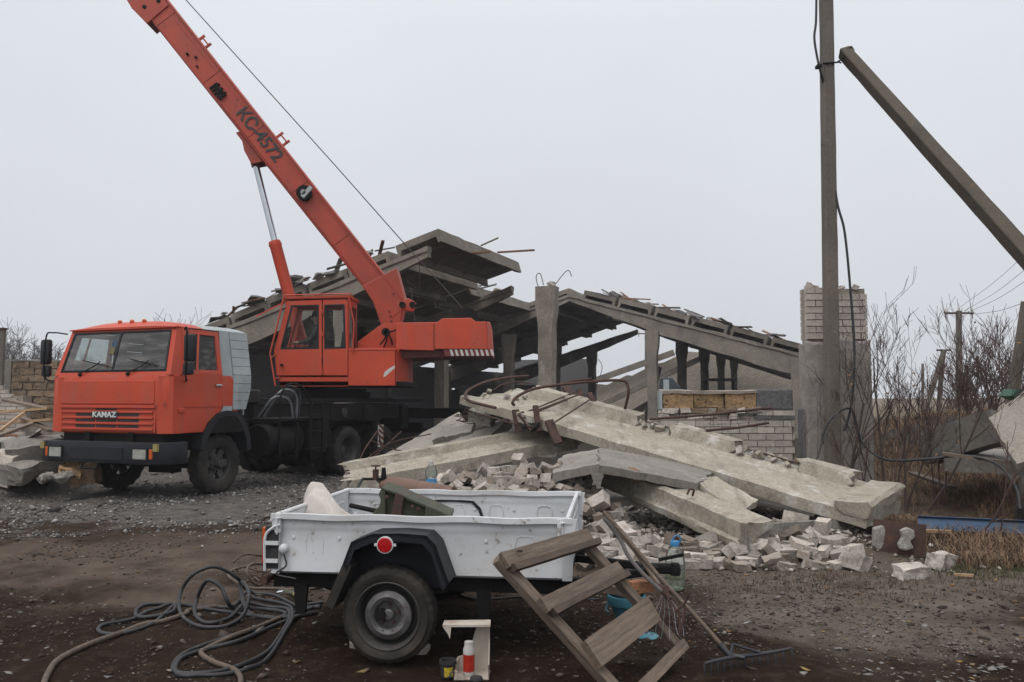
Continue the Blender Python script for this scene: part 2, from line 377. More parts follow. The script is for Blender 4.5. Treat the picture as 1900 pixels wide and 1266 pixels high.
M_SHELLB = mat('brown_stone', (.24, .165, .10), (.17, .12, .08), 6, .95, 1.0, 22, stain=(4, .55, .7, (.28, .22, .16)), rnd=.3, bdist=.03)
M_WOOD = mat('weathered_wood', (.18, .135, .10), (.10, .073, .054), 4, .85, .4, 26, stain=(7, .58, .68, (.05, .036, .028), (.6, 14, 14)), stretch=(.7, 12, 12), rnd=.1)
M_WOODD = mat('dark_wood', (.095, .066, .046), (.05, .036, .027), 5, .85, .35, 30, stretch=(1, 9, 9), rnd=.1)
M_WOODY = mat('fresh_wood', (.42, .27, .15), (.30, .19, .11), 4, .8, .3, 30, stain=(8, .62, .75, (.16, .11, .07)), stretch=(1, 8, 8), rnd=.2)
M_WOODR = mat('brown_batten', (.20, .095, .05), (.12, .06, .038), 5, .85, .3, 30, rnd=.35)
M_SLATE = mat('slate_scrap', (.085, .08, .08), (.15, .14, .135), 5, .9, .3, 40, rnd=.5)
M_HOSE = mat('black_hose', (.018, .019, .021), (.030, .031, .034), 6, .55, .1, 80, stain=(8, .58, .75, (.07, .058, .048)), spec=.4)
M_HOSEB = mat('brown_cable', (.12, .085, .062), (.07, .052, .042), 14, .8, .5, 60, stain=(9, .58, .7, (.19, .15, .12)))
M_WIRE = mat('thin_wire', (.03, .027, .025), (.05, .045, .04), 6, .6)
M_GLASS = glass('cab_glass', (.62, .68, .67), .16, .03, .4)
M_GLASSO = glass('cabin_glass', (.80, .85, .86), .05, .03, .12)
M_DARKIN = mat('dark_trim', (.02, .02, .022), (.035, .033, .032), 4, .8)
M_LENSR = mat('red_lens', (.42, .004, .006), (.34, .004, .005), 6, .25, spec=.6)
M_LENSO = mat('orange_lens', (.55, .10, .01), (.45, .08, .01), 6, .3, spec=.6)
M_LENSC = mat('clear_lens', (.36, .36, .33), (.25, .25, .23), 9, .25, .2, 50, spec=.6)
M_YEL = mat('yellow_reflector', (.30, .24, .09), (.22, .18, .07), 6, .5)
M_BADGE = mat('badge_white', (.62, .62, .60), (.5, .5, .48), 6, .5)
M_LETTER = mat('letter_black', (.018, .018, .02), (.03, .028, .028), 8, .6)
M_WSTR = mat('stripe_white', (.55, .53, .50), (.42, .40, .38), 6, .6)
M_BLUEM = mat('blue_paint', (.03, .085, .17), (.024, .058, .115), 3, .65, .2, 40, stain=(4, .52, .68, (.085, .062, .048)))
M_PANEL = mat('panel_concrete', (.31, .28, .24), (.25, .225, .19), 2, .92, .5, 60)
M_SACK = mat('sack_cloth', (.52, .48, .44), (.44, .40, .37), 3, .9, .2, 90)
M_GREEN = mat('olive_paint', (.060, .066, .035), (.036, .040, .025), 5, .7, .3, 40, stain=(6, .56, .7, (.10, .055, .03)))
M_TEAL = mat('teal_plastic', (.055, .20, .26), (.045, .165, .215), 4, .45, .05, 40, stain=(6, .62, .76, (.12, .12, .11)))
M_CREAM = mat('cream_plastic', (.56, .50, .43), (.44, .38, .32), 9, .55, .1, 40, stain=(9, .57, .70, (.33, .16, .13)), stain2=(12, .62, .7, (.62, .60, .56)))
M_PETG = mat('rake_black', (.014, .016, .022), (.022, .024, .03), 6, .5)
M_SKIN = mat('skin', (.42, .25, .18), (.38, .22, .16), 6, .6)
M_JACKET = mat('jacket', (.030, .036, .030), (.02, .024, .02), 6, .9)
M_CAP = mat('cap', (.012, .012, .014), (.02, .02, .02), 6, .9)
M_BARK = mat('bark', (.052, .034, .028), (.032, .022, .019), 9, .9, .3, 60)
M_BARKR = mat('red_bark', (.085, .042, .034), (.05, .03, .026), 9, .85, .2, 60)
M_BARKG = mat('grey_bark', (.10, .09, .085), (.07, .062, .058), 6, .9)
M_LEAFD = mat('dry_leaf', (.20, .10, .045), (.13, .065, .03), 9, .9)
M_STRAW = mat('dry_grass', (.19, .115, .06), (.11, .065, .036), 1.5, .95)
M_GRASS = mat('green_grass', (.055, .068, .022), (.075, .066, .03), 2, .9)
# ================================================================ GROUND
def ground():
    def axis(lo, hi, f0, f1, step):
        a = list(np.arange(f0, f1, step)); s = step; x = f0
        left = []
        while x > lo: s *= 1.35; x -= s; left.append(x)
        right = []; s = step; x = a[-1]
        while x < hi: s *= 1.35; x += s; right.append(x)
        return np.array(left[::-1]+a+right)
    xs = axis(-900, 900, -8.5, 9.0, .055); ys = axis(-40, 1500, 3.6, 17.5, .055)
    X, Y = np.meshgrid(xs, ys, indexing='ij'); Z = gz(X, Y); nx, ny = len(xs), len(ys)
    vs = np.stack([X.ravel(), Y.ravel(), Z.ravel()], 1)
    i, j = np.meshgrid(np.arange(nx-1), np.arange(ny-1), indexing='ij'); k = (i*ny+j).ravel()
    fs = np.stack([k, k+ny, k+ny+1, k+1], 1)
    me = bpy.data.meshes.new('ground'); me.vertices.add(len(vs)); me.vertices.foreach_set('co', vs.ravel())
    me.loops.add(fs.size); me.loops.foreach_set('vertex_index', fs.ravel()); me.polygons.add(len(fs))
    me.polygons.foreach_set('loop_start', np.arange(0, fs.size, 4)); me.update(calc_edges=True); me.shade_smooth()
    m = bpy.data.materials.new('soil'); m.use_nodes = True; t = m.node_tree; n = t.nodes; L = t.links; b = n['Principled BSDF']
    b.inputs['Roughness'].default_value = .95; b.inputs['Specular IOR Level'].default_value = .06
    tc = n.new('ShaderNodeTexCoord'); sp = n.new('ShaderNodeSeparateXYZ'); L.new(tc.outputs['Object'], sp.inputs[0])
    def noise(s, d=8, ro=.62):
        k = n.new('ShaderNodeTexNoise'); k.inputs['Scale'].default_value = s; k.inputs['Detail'].default_value = d; k.inputs['Roughness'].default_value = ro
        L.new(tc.outputs['Object'], k.inputs['Vector']); return k.outputs['Fac']
    def ramp(f, a, bb, ca=(0, 0, 0), cb=(1, 1, 1)):
        r = n.new('ShaderNodeValToRGB'); e = r.color_ramp.elements; e[0].position = a; e[1].position = bb; e[0].color = (*ca, 1); e[1].color = (*cb, 1); L.new(f, r.inputs[0]); return r.outputs[0]
    def mixc(f, a, bb):
        k = n.new('ShaderNodeMix'); k.data_type = 'RGBA'; L.new(f, k.inputs['Factor'])
        for s, v in (('A', a), ('B', bb)):
            if isinstance(v, tuple): k.inputs[s].default_value = (*v, 1)
            else: L.new(v, k.inputs[s])
        return k.outputs['Result']
    def mth(op, a, bb):
        k = n.new('ShaderNodeMath'); k.operation = op
        for q, v in enumerate((a, bb)):
            if isinstance(v, (int, float)): k.inputs[q].default_value = v
            else: L.new(v, k.inputs[q])
        return k.outputs[0]
    def mr(v, a, bb):
        k = n.new('ShaderNodeMapRange'); k.interpolation_type = 'SMOOTHSTEP'; k.inputs['From Min'].default_value = a; k.inputs['From Max'].default_value = bb; L.new(v, k.inputs['Value']); return k.outputs[0]
    soil = ramp(noise(1.3), .3, .7, (.0145, .0085, .0058), (.034, .0215, .0150))
    soil = mixc(ramp(noise(9, 6), .52, .72), soil, (.054, .036, .025))
    tan = ramp(noise(2.2), .3, .7, (.075, .056, .043), (.135, .105, .083))
    grey = ramp(noise(5), .3, .7, (.06, .055, .05), (.145, .133, .122))
    bandn = mth('MULTIPLY', mth('SUBTRACT', noise(.55, 5), .5), 7.0)
    yy = mth('ADD', sp.outputs['Y'], bandn); xx = mth('ADD', sp.outputs['X'], mth('MULTIPLY', bandn, .5))
    c = mixc(mth('MULTIPLY', mr(yy, 6.2, 8.0), .85), soil, tan)                         # trodden paler strip
    c = mixc(mth('MULTIPLY', mth('MULTIPLY', mr(yy, 8.8, 9.6), mth('SUBTRACT', 1.0, mr(yy, 10.2, 11.2))), .8), c, soil)   # dark wet strip before the crushed stone
    c = mixc(mth('MULTIPLY', mr(yy, 9.9, 11.2), mth('SUBTRACT', 1.0, mr(yy, 20, 30))), c, grey)         # crushed stone round the truck
    gr = mth('MULTIPLY', mth('MULTIPLY', mr(xx, .6, 1.8), mr(yy, 5.0, 6.2)), mth('SUBTRACT', 1.0, mr(yy, 7.4, 9)))
    c = mixc(mth('MULTIPLY', gr, .9), c, ramp(noise(3), .3, .7, (.085, .068, .055), (.17, .145, .122)))                                            # gritty patch before the bricks
    c = mixc(mth('MULTIPLY', mth('MULTIPLY', mr(xx, 4.6, 6.0), mr(yy, 7.0, 8.5)), .8), c, ramp(noise(4), .3, .7, (.045, .028, .018), (.085, .058, .036)))
    c = mixc(mth('MULTIPLY', mr(sp.outputs['Z'], .55, .9), mr(xx, 4, 6)), c, ramp(noise(6), .3, .7, (.028, .026, .025), (.07, .064, .06)))
    c = mixc(mth('MULTIPLY', mr(sp.outputs['Y'], 17.5, 21), .9), c, ramp(noise(1.2), .3, .7, (.022, .018, .015), (.05, .042, .035)))   # barn floor soil, darkened to paint in the interior shade
    c = mixc(mr(sp.outputs['Y'], 58, 75), c, ramp(noise(.2), .3, .7, (.10, .075, .05), (.16, .125, .085)))
    L.new(c, b.inputs['Base Color'])
    bp = n.new('ShaderNodeBump'); bp.inputs['Strength'].default_value = .9; bp.inputs['Distance'].default_value = .03
    L.new(mth('ADD', mth('ADD', noise(22, 10, .72), mth('MULTIPLY', noise(4, 6, .6), 1.6)), mth('MULTIPLY', noise(90, 4, .7), .35)), bp.inputs['Height']); L.new(bp.outputs[0], b.inputs['Normal'])
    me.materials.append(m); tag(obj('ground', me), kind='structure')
ground()
def scatter_mesh(name, mat_, pts, sizes, label, cat, flat=(.5, .9), seed=1, sink=.25):
    """thousands of small irregular stones as one mass"""
    rs = np.random.RandomState(seed); n = len(pts)
    base = np.array([(1, 0, 0), (-1, 0, 0), (0, 1, 0), (0, -1, 0), (0, 0, 1), (0, 0, -1), (.7, .7, .3), (-.7, -.6, .4)], float)
    fc = np.array([(0, 6, 4), (6, 2, 4), (2, 1, 4), (1, 7, 4), (7, 3, 4), (3, 0, 4), (6, 0, 5), (2, 6, 5), (1, 2, 5), (7, 1, 5), (3, 7, 5), (0, 3, 5)])
    V = np.zeros((n, 8, 3))
    for k in range(n):
        b = base*(1+rs.uniform(-.4, .4, (8, 3)))+rs.uniform(-.2, .2, (8, 3))
        b[:, 2] *= rs.uniform(*flat); b[:, 0] *= rs.uniform(.7, 1.4)
        a = rs.uniform(0, 6.28); ca, sa = math.cos(a), math.sin(a); s = sizes[k]*.5
        x = b[:, 0]*ca-b[:, 1]*sa; y = b[:, 0]*sa+b[:, 1]*ca; tl = rs.uniform(-.35, .35); z = b[:, 2]+tl*x
        V[k] = np.stack([x*s+pts[k][0], y*s+pts[k][1], z*s+pts[k][2]+s*(rs.uniform(*flat))*(1-2*sink)], 1)
    Fc = (fc[None]+(np.arange(n)*8)[:, None, None]).reshape(-1, 3)
    me = bpy.data.meshes.new(name); me.vertices.add(n*8); me.vertices.foreach_set('co', V.ravel())
    me.loops.add(Fc.size); me.loops.foreach_set('vertex_index', Fc.ravel()); me.polygons.add(len(Fc)); me.polygons.foreach_set('loop_start', np.arange(0, Fc.size, 3))
    me.update(calc_edges=True); me.materials.append(mat_)
    return tag(obj(name, me), label, cat, kind='stuff')
def isl_mat(name, cols, rough=.92):
    """one mass, each island its own tone"""
    m = bpy.data.materials.new(name); m.use_nodes = True; t = m.node_tree; n = t.nodes; b = n['Principled BSDF']; b.inputs['Roughness'].default_value = rough
    g = n.new('ShaderNodeNewGeometry'); r = n.new('ShaderNodeValToRGB'); e = r.color_ramp.elements
    while len(e) < len(cols): e.new(.5)
    for i, c in enumerate(cols): e[i].position = i/(len(cols)-1); e[i].color = (*c, 1)
    t.links.new(g.outputs['Random Per Island'], r.inputs[0]); t.links.new(r.outputs[0], b.inputs['Base Color']); return m
M_GRAV = isl_mat('gravel_tones', [(.04, .036, .033), (.10, .092, .085), (.16, .15, .14), (.075, .064, .055), (.19, .18, .17), (.38, .365, .35)])
M_CHIP = isl_mat('chip_tones', [(.04, .03, .023), (.12, .098, .08), (.07, .053, .042), (.20, .175, .15), (.035, .028, .023)])
M_LITT = isl_mat('leaf_tones', [(.10, .055, .028), (.20, .11, .035), (.07, .045, .03), (.15, .11, .07), (.28, .18, .045)])
def scatters():
    rs = np.random.RandomState(5)
    def pick(n, fx, fy, dens):
        out = []
        while len(out) < n:
            x = rs.uniform(*fx, 4000); y = rs.uniform(*fy, 4000); k = rs.rand(4000) < dens(x, y)
            out += list(zip(x[k], y[k]))
        out = np.array(out[:n]); return np.column_stack([out, gz(out[:, 0], out[:, 1])])
    d1 = lambda x, y: np.clip((y-8.5)/2.0, 0, 1)*np.clip(.5+2.2*vnoise(x, y, .8, 8), .05, 1)*(1-sstep(x, -1.4, -.4))
    p = pick(19000, (-9.5, 0), (8.5, 17.5), d1)
    scatter_mesh('crushed_stone', M_GRAV, p, np.clip(rs.lognormal(-3.95, .6, len(p)), .010, .16), 'grey crushed stone spread over the yard round the crane truck', 'gravel', seed=2)
    d2 = lambda x, y: np.clip(.30+1.3*vnoise(x, y, .9, 9), .03, 1)*np.clip(1.15-abs(y-6.6)/4.5, .12, 1)
    p = pick(9000, (-4.5, 6.2), (3.9, 9.2), d2)
    scatter_mesh('stone_chips', M_CHIP, p, np.clip(rs.lognormal(-4.55, .6, len(p)), .005, .08), 'pale chips and grit trodden into the dark soil', 'grit', (.2, .6), seed=3)
    p = pick(8000, (-5, 6.2), (3.9, 9.2), lambda x, y: np.clip(.4+1.6*vnoise(x, y, .8, 21), .05, 1))
    scatter_mesh('soil_clods', isl_mat('clod_tones', [(.014, .009, .0065), (.036, .024, .018), (.022, .0145, .0105), (.052, .036, .027)]), p, np.clip(rs.lognormal(-4.1, .5, len(p)), .008, .08), 'dark crumbs and clods of trodden soil', 'soil', (.35, .8), seed=12, sink=.35)
    d3 = lambda x, y: np.clip((x-.6)/1.2, 0, 1)*np.clip(.5+1.5*vnoise(x, y, 1.1, 4), .1, 1)
    p = pick(5200, (.5, 4.2), (5.2, 8.0), d3)
    scatter_mesh('grit_patch', M_CHIP, p, np.clip(rs.lognormal(-4.5, .45, len(p)), .005, .05), 'fine gritty patch on the ground before the fallen bricks', 'grit', (.4, .8), seed=4)
    p = pick(5200, (-2.4, 4.6), (7.6, 11.0), lambda x, y: np.clip(gz(x, y)*3, .04, 1))
    scatter_mesh('brick_crumbs', isl_mat('crumb_tones', [(.16, .135, .115), (.34, .305, .27), (.22, .19, .165), (.44, .41, .37), (.12, .10, .085)]), p, np.clip(rs.lognormal(-3.2, .45, len(p)), .02, .14), 'crumbled brick and mortar filling the heap under the fallen slabs', 'rubble', (.5, .9), seed=5)
    # slate flakes: thin plates lying flat
    d4 = lambda x, y: np.where((x > 2.0) & (y < 7.4), .8, .12)*np.clip(.4+2*vnoise(x, y, .9, 12), .03, 1)
    p = pick(460, (-4, 5.2), (3.9, 8.0), d4)
    scatter_mesh('slate_flakes', isl_mat('flake_tones', [(.09, .08, .072), (.19, .175, .16), (.13, .115, .10), (.27, .255, .24)]), p, np.clip(rs.lognormal(-3.3, .5, len(p)), .015, .12), 'thin grey roofing flakes strewn over the muddy ground', 'flakes', (.06, .14), seed=6, sink=.1)
    p = pick(300, (-4, 5.6), (3.9, 9.0), lambda x, y: np.where(x > 2, .9, .06))
    scatter_mesh('fallen_leaves', M_LITT, p, np.clip(rs.lognormal(-3.45, .35, len(p)), .015, .06), 'scattered yellow and brown fallen leaves on the ground', 'leaves', (.06, .25), seed=7, sink=0)
scatters()
def grass(name, mat_, n, region, hgt, label, cat, seed=1, lean=.6, width=.004, dens=None):
    rs = np.random.RandomState(seed); vs = []; fs = []; c = 0
    while c < n:
        x = rs.uniform(region[0], region[1]); y = rs.uniform(region[2], region[3])
        if dens is not None and rs.rand() > dens(x, y): continue
        z = gzf(x, y); cx, cy = x, y
        for _ in range(rs.randint(3, 8)):
            x = cx+rs.normal(0, .035); y = cy+rs.normal(0, .035); h = hgt*rs.uniform(.35, 1.15); a = rs.uniform(0, 6.28); l = rs.uniform(.15, 1)*lean*h
            dx, dy = math.cos(a), math.sin(a); px, py = -dy*width*rs.uniform(.6, 1.6), dx*width; b = len(vs)
            vs += [(x-px, y-py, z-.01), (x+px, y+py, z-.01), (x+dx*l*.4+px*.8, y+dy*l*.4+py*.8, z+h*.6), (x+dx*l*.4-px*.8, y+dy*l*.4-py*.8, z+h*.6), (x+dx*l, y+dy*l, z+h*rs.uniform(.55, 1))]
            fs += [(b, b+1, b+2, b+3), (b+3, b+2, b+4)]
            c += 1
    me = bpy.data.meshes.new(name); me.from_pydata(vs, [], fs); me.materials.append(mat_); return tag(obj(name, me), label, cat, kind='stuff')
M_STRI = isl_mat('straw_tones', [(.095, .052, .03), (.17, .10, .055), (.12, .066, .036), (.22, .155, .095), (.06, .038, .025)])
M_GRSI = isl_mat('turf_tones', [(.05, .06, .02), (.085, .085, .03), (.035, .05, .015), (.11, .09, .045)])
grass('dry_grass', M_STRI, 40000, (4.2, 10.0, 7.7, 17.5), .19, 'reddish dry grass growing among the debris on the right', 'dry grass', 1, 1.9, .0035, lambda x, y: float(np.clip(.35+2.2*vnoise(x, y, .9, 3), .04, 1)))
grass('low_turf', M_GRSI, 3800, (3.9, 7.2, 7.25, 8.3), .05, 'thin green turf at the foot of the rusty plate', 'turf', 2, .8, .003, lambda x, y: float(np.clip(.45+2*vnoise(x, y, 1.2, 6), .05, 1)))
grass('dead_tufts', isl_mat('dead_tones', [(.05, .034, .022), (.10, .068, .042), (.07, .045, .028)]), 4200, (1.3, 5.2, 4.0, 7.6), .05, 'flattened dead grass tufts on the muddy ground', 'dead grass', 3, 1.6, .0022, lambda x, y: float(np.clip(.15+2.4*vnoise(x, y, 1.1, 13), .0, 1)))
# ================================================================ RUINED BARN
AL = math.atan((1560-CX)/F); BD = Vector((math.sin(AL), math.cos(AL), 0)); BC = Vector((math.cos(AL), -math.sin(AL), 0))
BR1 = W(800, 452, 23.8); BR1.z = 0; BAY = 6.57; RZ, SL = 6.05, .293
def BP(k, t, z): return BR1 + BD*(k*BAY) + BC*t + Vector((0, 0, z))
def roofz(t): return RZ - abs(t)*SL
def barn():
    root = wroot('concrete_barn', BP(0, 0, 0), 'half-demolished concrete barn with sagging ribbed roof slabs behind the crane', 'barn')
    up = Vector((0, 0, 1))
    def rafter(k, t0, t1, mat_, sag=0.0, seed=1):
        n = 22; rnd = random.Random(seed); vs = []; fs = []
        for i in range(n+1):
            t = t0+(t1-t0)*i/n; a = abs(t); zt = roofz(t)-sag-.02; dp = .30+.42*min(a/4.2, 1)+(.18*min(max(a-4, 0)/4, 1))
            w = .14
            prof = [(-w, -.0), (w, -.0), (w, -.12), (w*.65, -.16), (w*.65, -dp), (-w*.65, -dp), (-w*.65, -.16), (-w, -.12)]
            for (p, q) in prof: vs.append(BP(k, t, zt+q)+BD*p+Vector((0, 0, rnd.gauss(0, .012))))
        for i in range(n):
            for q in range(8): fs.append((i*8+q, i*8+(q+1) % 8, i*8+8+(q+1) % 8, i*8+8+q))
        fs += [tuple(range(8))[::-1], tuple(range(n*8, n*8+8))]
        return MB().add(vs, fs).build('rafter', mat_, root, smooth=30)
    def column(k, t, zt, mat_, w=.40, corbel=True, seed=1, dx=0):
        rnd = random.Random(seed); prof = [(-w/2, -w/2), (w/2, -w/2), (w/2, w/2), (-w/2, w/2)]
        o = BP(k, t, -.1); n = 14; fr = []
        for i in range(n+1):
            z = -.1+(zt+.1)*i/n; hd = 0
            if corbel: hd = max(0, min(1, (z-(zt-.95))/.35))
            jit = [(0, (p[0]*.42*hd)+rnd.gauss(0, .008), 0) for p in prof]
            fr.append((frame(o+Vector((0, 0, z+.1)), up, BC, BD), jit))
        P = [(a, b) for a, b in prof]
        return MB().sweep(P, fr).build('column', mat_, root, smooth=30)
    CT = 4.45
    for k, tr, tl in ((0, 3.6, -2.95), (1, None, -2.95), (2, 3.7, -2.87), (3, 3.75, -2.87), (4, 3.85, -2.8), (5, 3.9, None), (6, 3.95, None)):
        if tr: column(k, tr, CT+(.2 if k == 0 else 0), M_COND if k in (0, 2) else M_COND, seed=k)
        if tl: column(k, tl, CT, M_COND if k < 3 else M_COND, seed=k+20)
    rafter(0, -.05, -9.6, M_COND, 0, 1); rafter(1, -.05, -9.6, M_COND, .34, 2); rafter(2, -.0, -9.6, M_COND, -.1, 3)
    rafter(2, .0, 10.2, M_COND, -.12, 4); rafter(3, 0, -9.6, M_COND, 0, 5); rafter(4, 0, -9.6, M_COND, .42, 6)
    rafter(3, .2, 10, M_COND, 0, 7); rafter(4, .2, 10, M_COND, 0, 8); rafter(5, .2, 10, M_COND, 0, 9); rafter(6, .2, 10, M_COND, 0, 10)
    # ribbed slab, one shared mesh: local x across the slope, y along the barn
    SW, PT, RH = 1.5, .2, .40
    def slab_mesh(name, mat_, seed):
        rnd = random.Random(seed); h = SW/2-.012
        prof = [(-h, -RH), (-h+.09, -RH), (-h+.13, -PT), (h-.13, -PT), (h-.09, -RH), (h, -RH), (h, 0), (0, .015), (-h, 0)]
        fr = []; n = 14
        for i in range(n+1):
            y = -BAY/2+.03+(BAY-.06)*i/n
            j = [(rnd.uniform(-.05, .05) if i in (0, n) else 0, rnd.gauss(0, .005), rnd.gauss(0, .006)) for _ in prof]
            fr.append((frame((0, y, 0), (0, 1, 0), (1, 0, 0), (0, 0, 1)), j))
        mb = MB().sweep(prof, fr)
        for y in (-BAY/2+.16, -1.1, 1.1, BAY/2-.16):
            if abs(y) > 2.5: continue
            mb.b2((-h+.1, y-.05, -RH+.08), (h-.1, y+.05, -PT+.01))
        return mb.mesh(name, mat_, 30)
    meshes = [slab_mesh('roof_slab', M_COND, s) for s in range(3)]
    dark = [slab_mesh('roof_slab', M_COND, s+9) for s in range(2)]
    rnd = random.Random(4)
    def slab(k, t, sgn, dz=0.0, sag=0.0, me=None, tilt=0.0, slide=0.0):
        o = obj('roof_slab', me or rnd.choice(meshes)); o.parent = root; o.matrix_parent_inverse = root.matrix_basis.inverted()
        zc = roofz(t)+RH+dz-sag/2+rnd.uniform(-.02, .03)
        y = (BD*BAY+Vector((0, 0, -sag))).normalized()
        x = (BC+Vector((0, 0, -sgn*SL+tilt+rnd.uniform(-.02, .02)))).normalized(); z = x.cross(y); x = y.cross(z)
        o.matrix_basis = frame(BP(k+.5, t, zc)+BD*slide, x, y, z)
        return o
    for r in range(7):
        t = -.45-1.5*r-(.24 if r > 0 else 0)
        slab(0, t, -1, 0, .0, tilt=.0, slide=-.12 if r == 0 else rnd.uniform(-.1, .05))
    for r in range(1, 7): slab(1, -1.1-1.5*r, -1, -.02, 0)
    for k in (2, 3):
        for r in range(6): slab(k, -.75-1.52*r, -1, 0, 0)
    for k in (2, 3, 4, 5):
        for r in range(6): slab(k, 1.42+1.57*r, 1, .1 if k == 2 else 0, 0)
    # roofing scrap lying on the slabs
    wm = [MB().box((0, 0, 0), (1.0, .09, .03)).mesh('roof_batten', M_WOODR), MB().box((0, 0, 0), (1.0, .14, .03)).mesh('roof_batten', M_SLATE)]
    sm = [rough_chunk('roof_scrap', M_SLATE, (.5, .35, .05), 1, .03, i, .3) for i in range(3)]+[rough_chunk('roof_scrap', M_CONR, (.3, .25, .1), 1, .03, i+9, .3) for i in range(2)]
    def scrap(k, t, sgn, n, spread, front=False):
        for _ in range(n):
            tt = t+rnd.uniform(-spread, spread); kk = k+(rnd.uniform(-.02, .05) if front else rnd.uniform(.02, .5)); w = rnd.random() < .42
            o = obj('roof_batten' if w else 'roof_scrap', rnd.choice(wm) if w else rnd.choice(sm)); o.parent = root; o.matrix_parent_inverse = root.matrix_basis.inverted()
            z = roofz(tt)+RH+.06+rnd.uniform(0, .12)+(.1 if sgn > 0 else 0); s = rnd.uniform(.6, 1.5)
            o.matrix_basis = Matrix.Translation(BP(kk, tt, z)) @ Euler((rnd.uniform(-.3, .3), rnd.uniform(-.3, .3)+sgn*.28, rnd.uniform(-1.0, 1.0)-AL)).to_matrix().to_4x4() @ Matrix.Scale(s, 4)
    for t in (1.6, 2.4, 3.1, 4.4, 5.0): scrap(2, t, 1, 8, .45)
    for t in (6.2, 7.2, 8.4): scrap(2, t, 1, 4, .6)
    for t in (-2.2, -3.4, -4.6, -5.5, -6.6, -7.6): scrap(0, t, -1, 4, .5, True)
    scrap(1, -2.2, -1, 8, .5); scrap(1, -3, -1, 6, .8); scrap(.5, -.3, -1, 3, .2)
    # planks sticking out at the ridge
    for (k, t, z, L, a, b) in ((.28, -.75, 6.15, 1.5, .2, .0), (.22, -.9, 6.2, 1.2, .5, .15), (.38, -.8, 6.2, 1.6, .05, .06), (.62, .4, 6.5, 1.3, .05, .0), (.45, .3, 6.55, .6, .9, .3)):
        p = BP(k, t, z); MB().bar(p, p+BC*L*math.cos(a)+BD*L*math.sin(a)+up*b, .11, .05).build('plank', M_WOODR if b < .1 else M_WOOD, root)
    # long side wall closing off the left aisle, with a slit under the eaves; back wall panels
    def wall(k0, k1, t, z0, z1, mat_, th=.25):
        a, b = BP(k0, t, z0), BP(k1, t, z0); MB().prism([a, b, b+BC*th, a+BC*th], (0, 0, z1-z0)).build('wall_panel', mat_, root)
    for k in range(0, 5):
        wall(k+.04, k+.96, -9.4, -.1, 2.05, M_DASH); wall(k+.04, k+.96, -9.4, 2.13 if k == 3 else 2.051, 3.2, M_DASH)  # dark coat on the barn walls stands in for interior shade
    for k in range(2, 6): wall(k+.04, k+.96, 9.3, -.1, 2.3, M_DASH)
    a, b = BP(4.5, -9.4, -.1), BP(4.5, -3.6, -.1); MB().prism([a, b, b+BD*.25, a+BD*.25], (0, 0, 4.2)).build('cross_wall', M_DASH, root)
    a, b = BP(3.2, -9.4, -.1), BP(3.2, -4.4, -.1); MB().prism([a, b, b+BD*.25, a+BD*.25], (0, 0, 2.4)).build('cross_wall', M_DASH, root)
    for k in range(0, 7): column(k, -9.2, 3.2, M_COND if k == 0 else M_COND, .35, False, k+50)
    for k in range(2, 7): column(k, 9.4, 3.2, M_COND if k == 2 else M_COND, .35, False, k+60)
    # far gable of pale brick, its top broken
    mg = mat('far_brick', (.36, .31, .255), (.27, .23, .19), .8, .95)
    t_ = mg.node_tree; nb = t_.nodes.new('ShaderNodeTexBrick'); nb.inputs['Scale'].default_value = 1.0; nb.inputs['Brick Width'].default_value = .32; nb.inputs['Row Height'].default_value = .13; nb.inputs['Mortar Size'].default_value = .016
    nb.inputs['Color1'].default_value = (.42, .365, .30, 1); nb.inputs['Color2'].default_value = (.33, .285, .235, 1); nb.inputs['Mortar'].default_value = (.20, .17, .14, 1)
    mp = t_.nodes.new('ShaderNodeMapping'); mp.inputs['Rotation'].default_value = (R(90), 0, AL); tcn = [n for n in t_.nodes if n.type == 'TEX_COORD'][0]
    t_.links.new(tcn.outputs['Object'], mp.inputs[0]); t_.links.new(mp.outputs[0], nb.inputs['Vector']); t_.links.new(nb.outputs['Color'], t_.nodes['Principled BSDF'].inputs['Base Color'])
    pts = [(-9.5, 0), (10, 0), (10, 2.6), (6, 4.0), (2.5, 4.9), (.2, 5.1), (-1.5, 4.3), (-2.2, 4.2), (-4, 3.3), (-4.4, 3.35), (-6, 2.6), (-7, 2.7), (-9.5, 1.6)]
    MB().prism([BP(6.3, t, z) for t, z in pts], BD*.4).build('gable_wall', mg, root)
    MB().bar(BP(6.2, -9, 2.2), BP(6.2, -.6, 5.0), .3, .45).build('fallen_rafter', M_COND, root)
    MB().bar(BP(5.2, -4.2, 1.2), BP(5.2, 2.4, 4.2), .25, .35).build('fallen_rafter', M_COND, root)
    MB().bar(BP(3.4, -.2, .3), BP(3.6, 3.2, 2.4), .25, .35).build('fallen_rafter', M_COND, root)
    MB().bar(BP(3.2, 1.6, .4), BP(3.3, 2.2, 3.2), .22, .22).build('leaning_post', M_COND, root)
    # hanging wires, bent bars on the freestanding column
    c0 = BP(0, 3.6, CT+.2)
    for a in ([(-.25, 0, -.05), (-.32, 0, .3), (-.2, 0, .38), (-.1, 0, .05)], [(.2, 0, 0), (.45, 0, .3), (.62, 0, .42), (.72, 0, .25)]):
        MB().tube(bez([c0+BC*p[0]+up*p[2] for p in a], 5), .012, 5).build('bent_bar', M_RUST, root)
    o = rough_chunk('concrete_lump', M_CONR, (.2, .2, .16), 1, .03, 3, .2); lo = obj('concrete_lump', o, root); lo.location = c0+BC*.12+up*.06
    MB().tube(bez([BP(4, -2.4, 3.9), BP(3.9, -2.0, 3.3), BP(3.7, -2.1, 1.9), BP(3.6, -2.3, .4)], 6), .02, 5).build('hanging_bar', M_RUST, root)
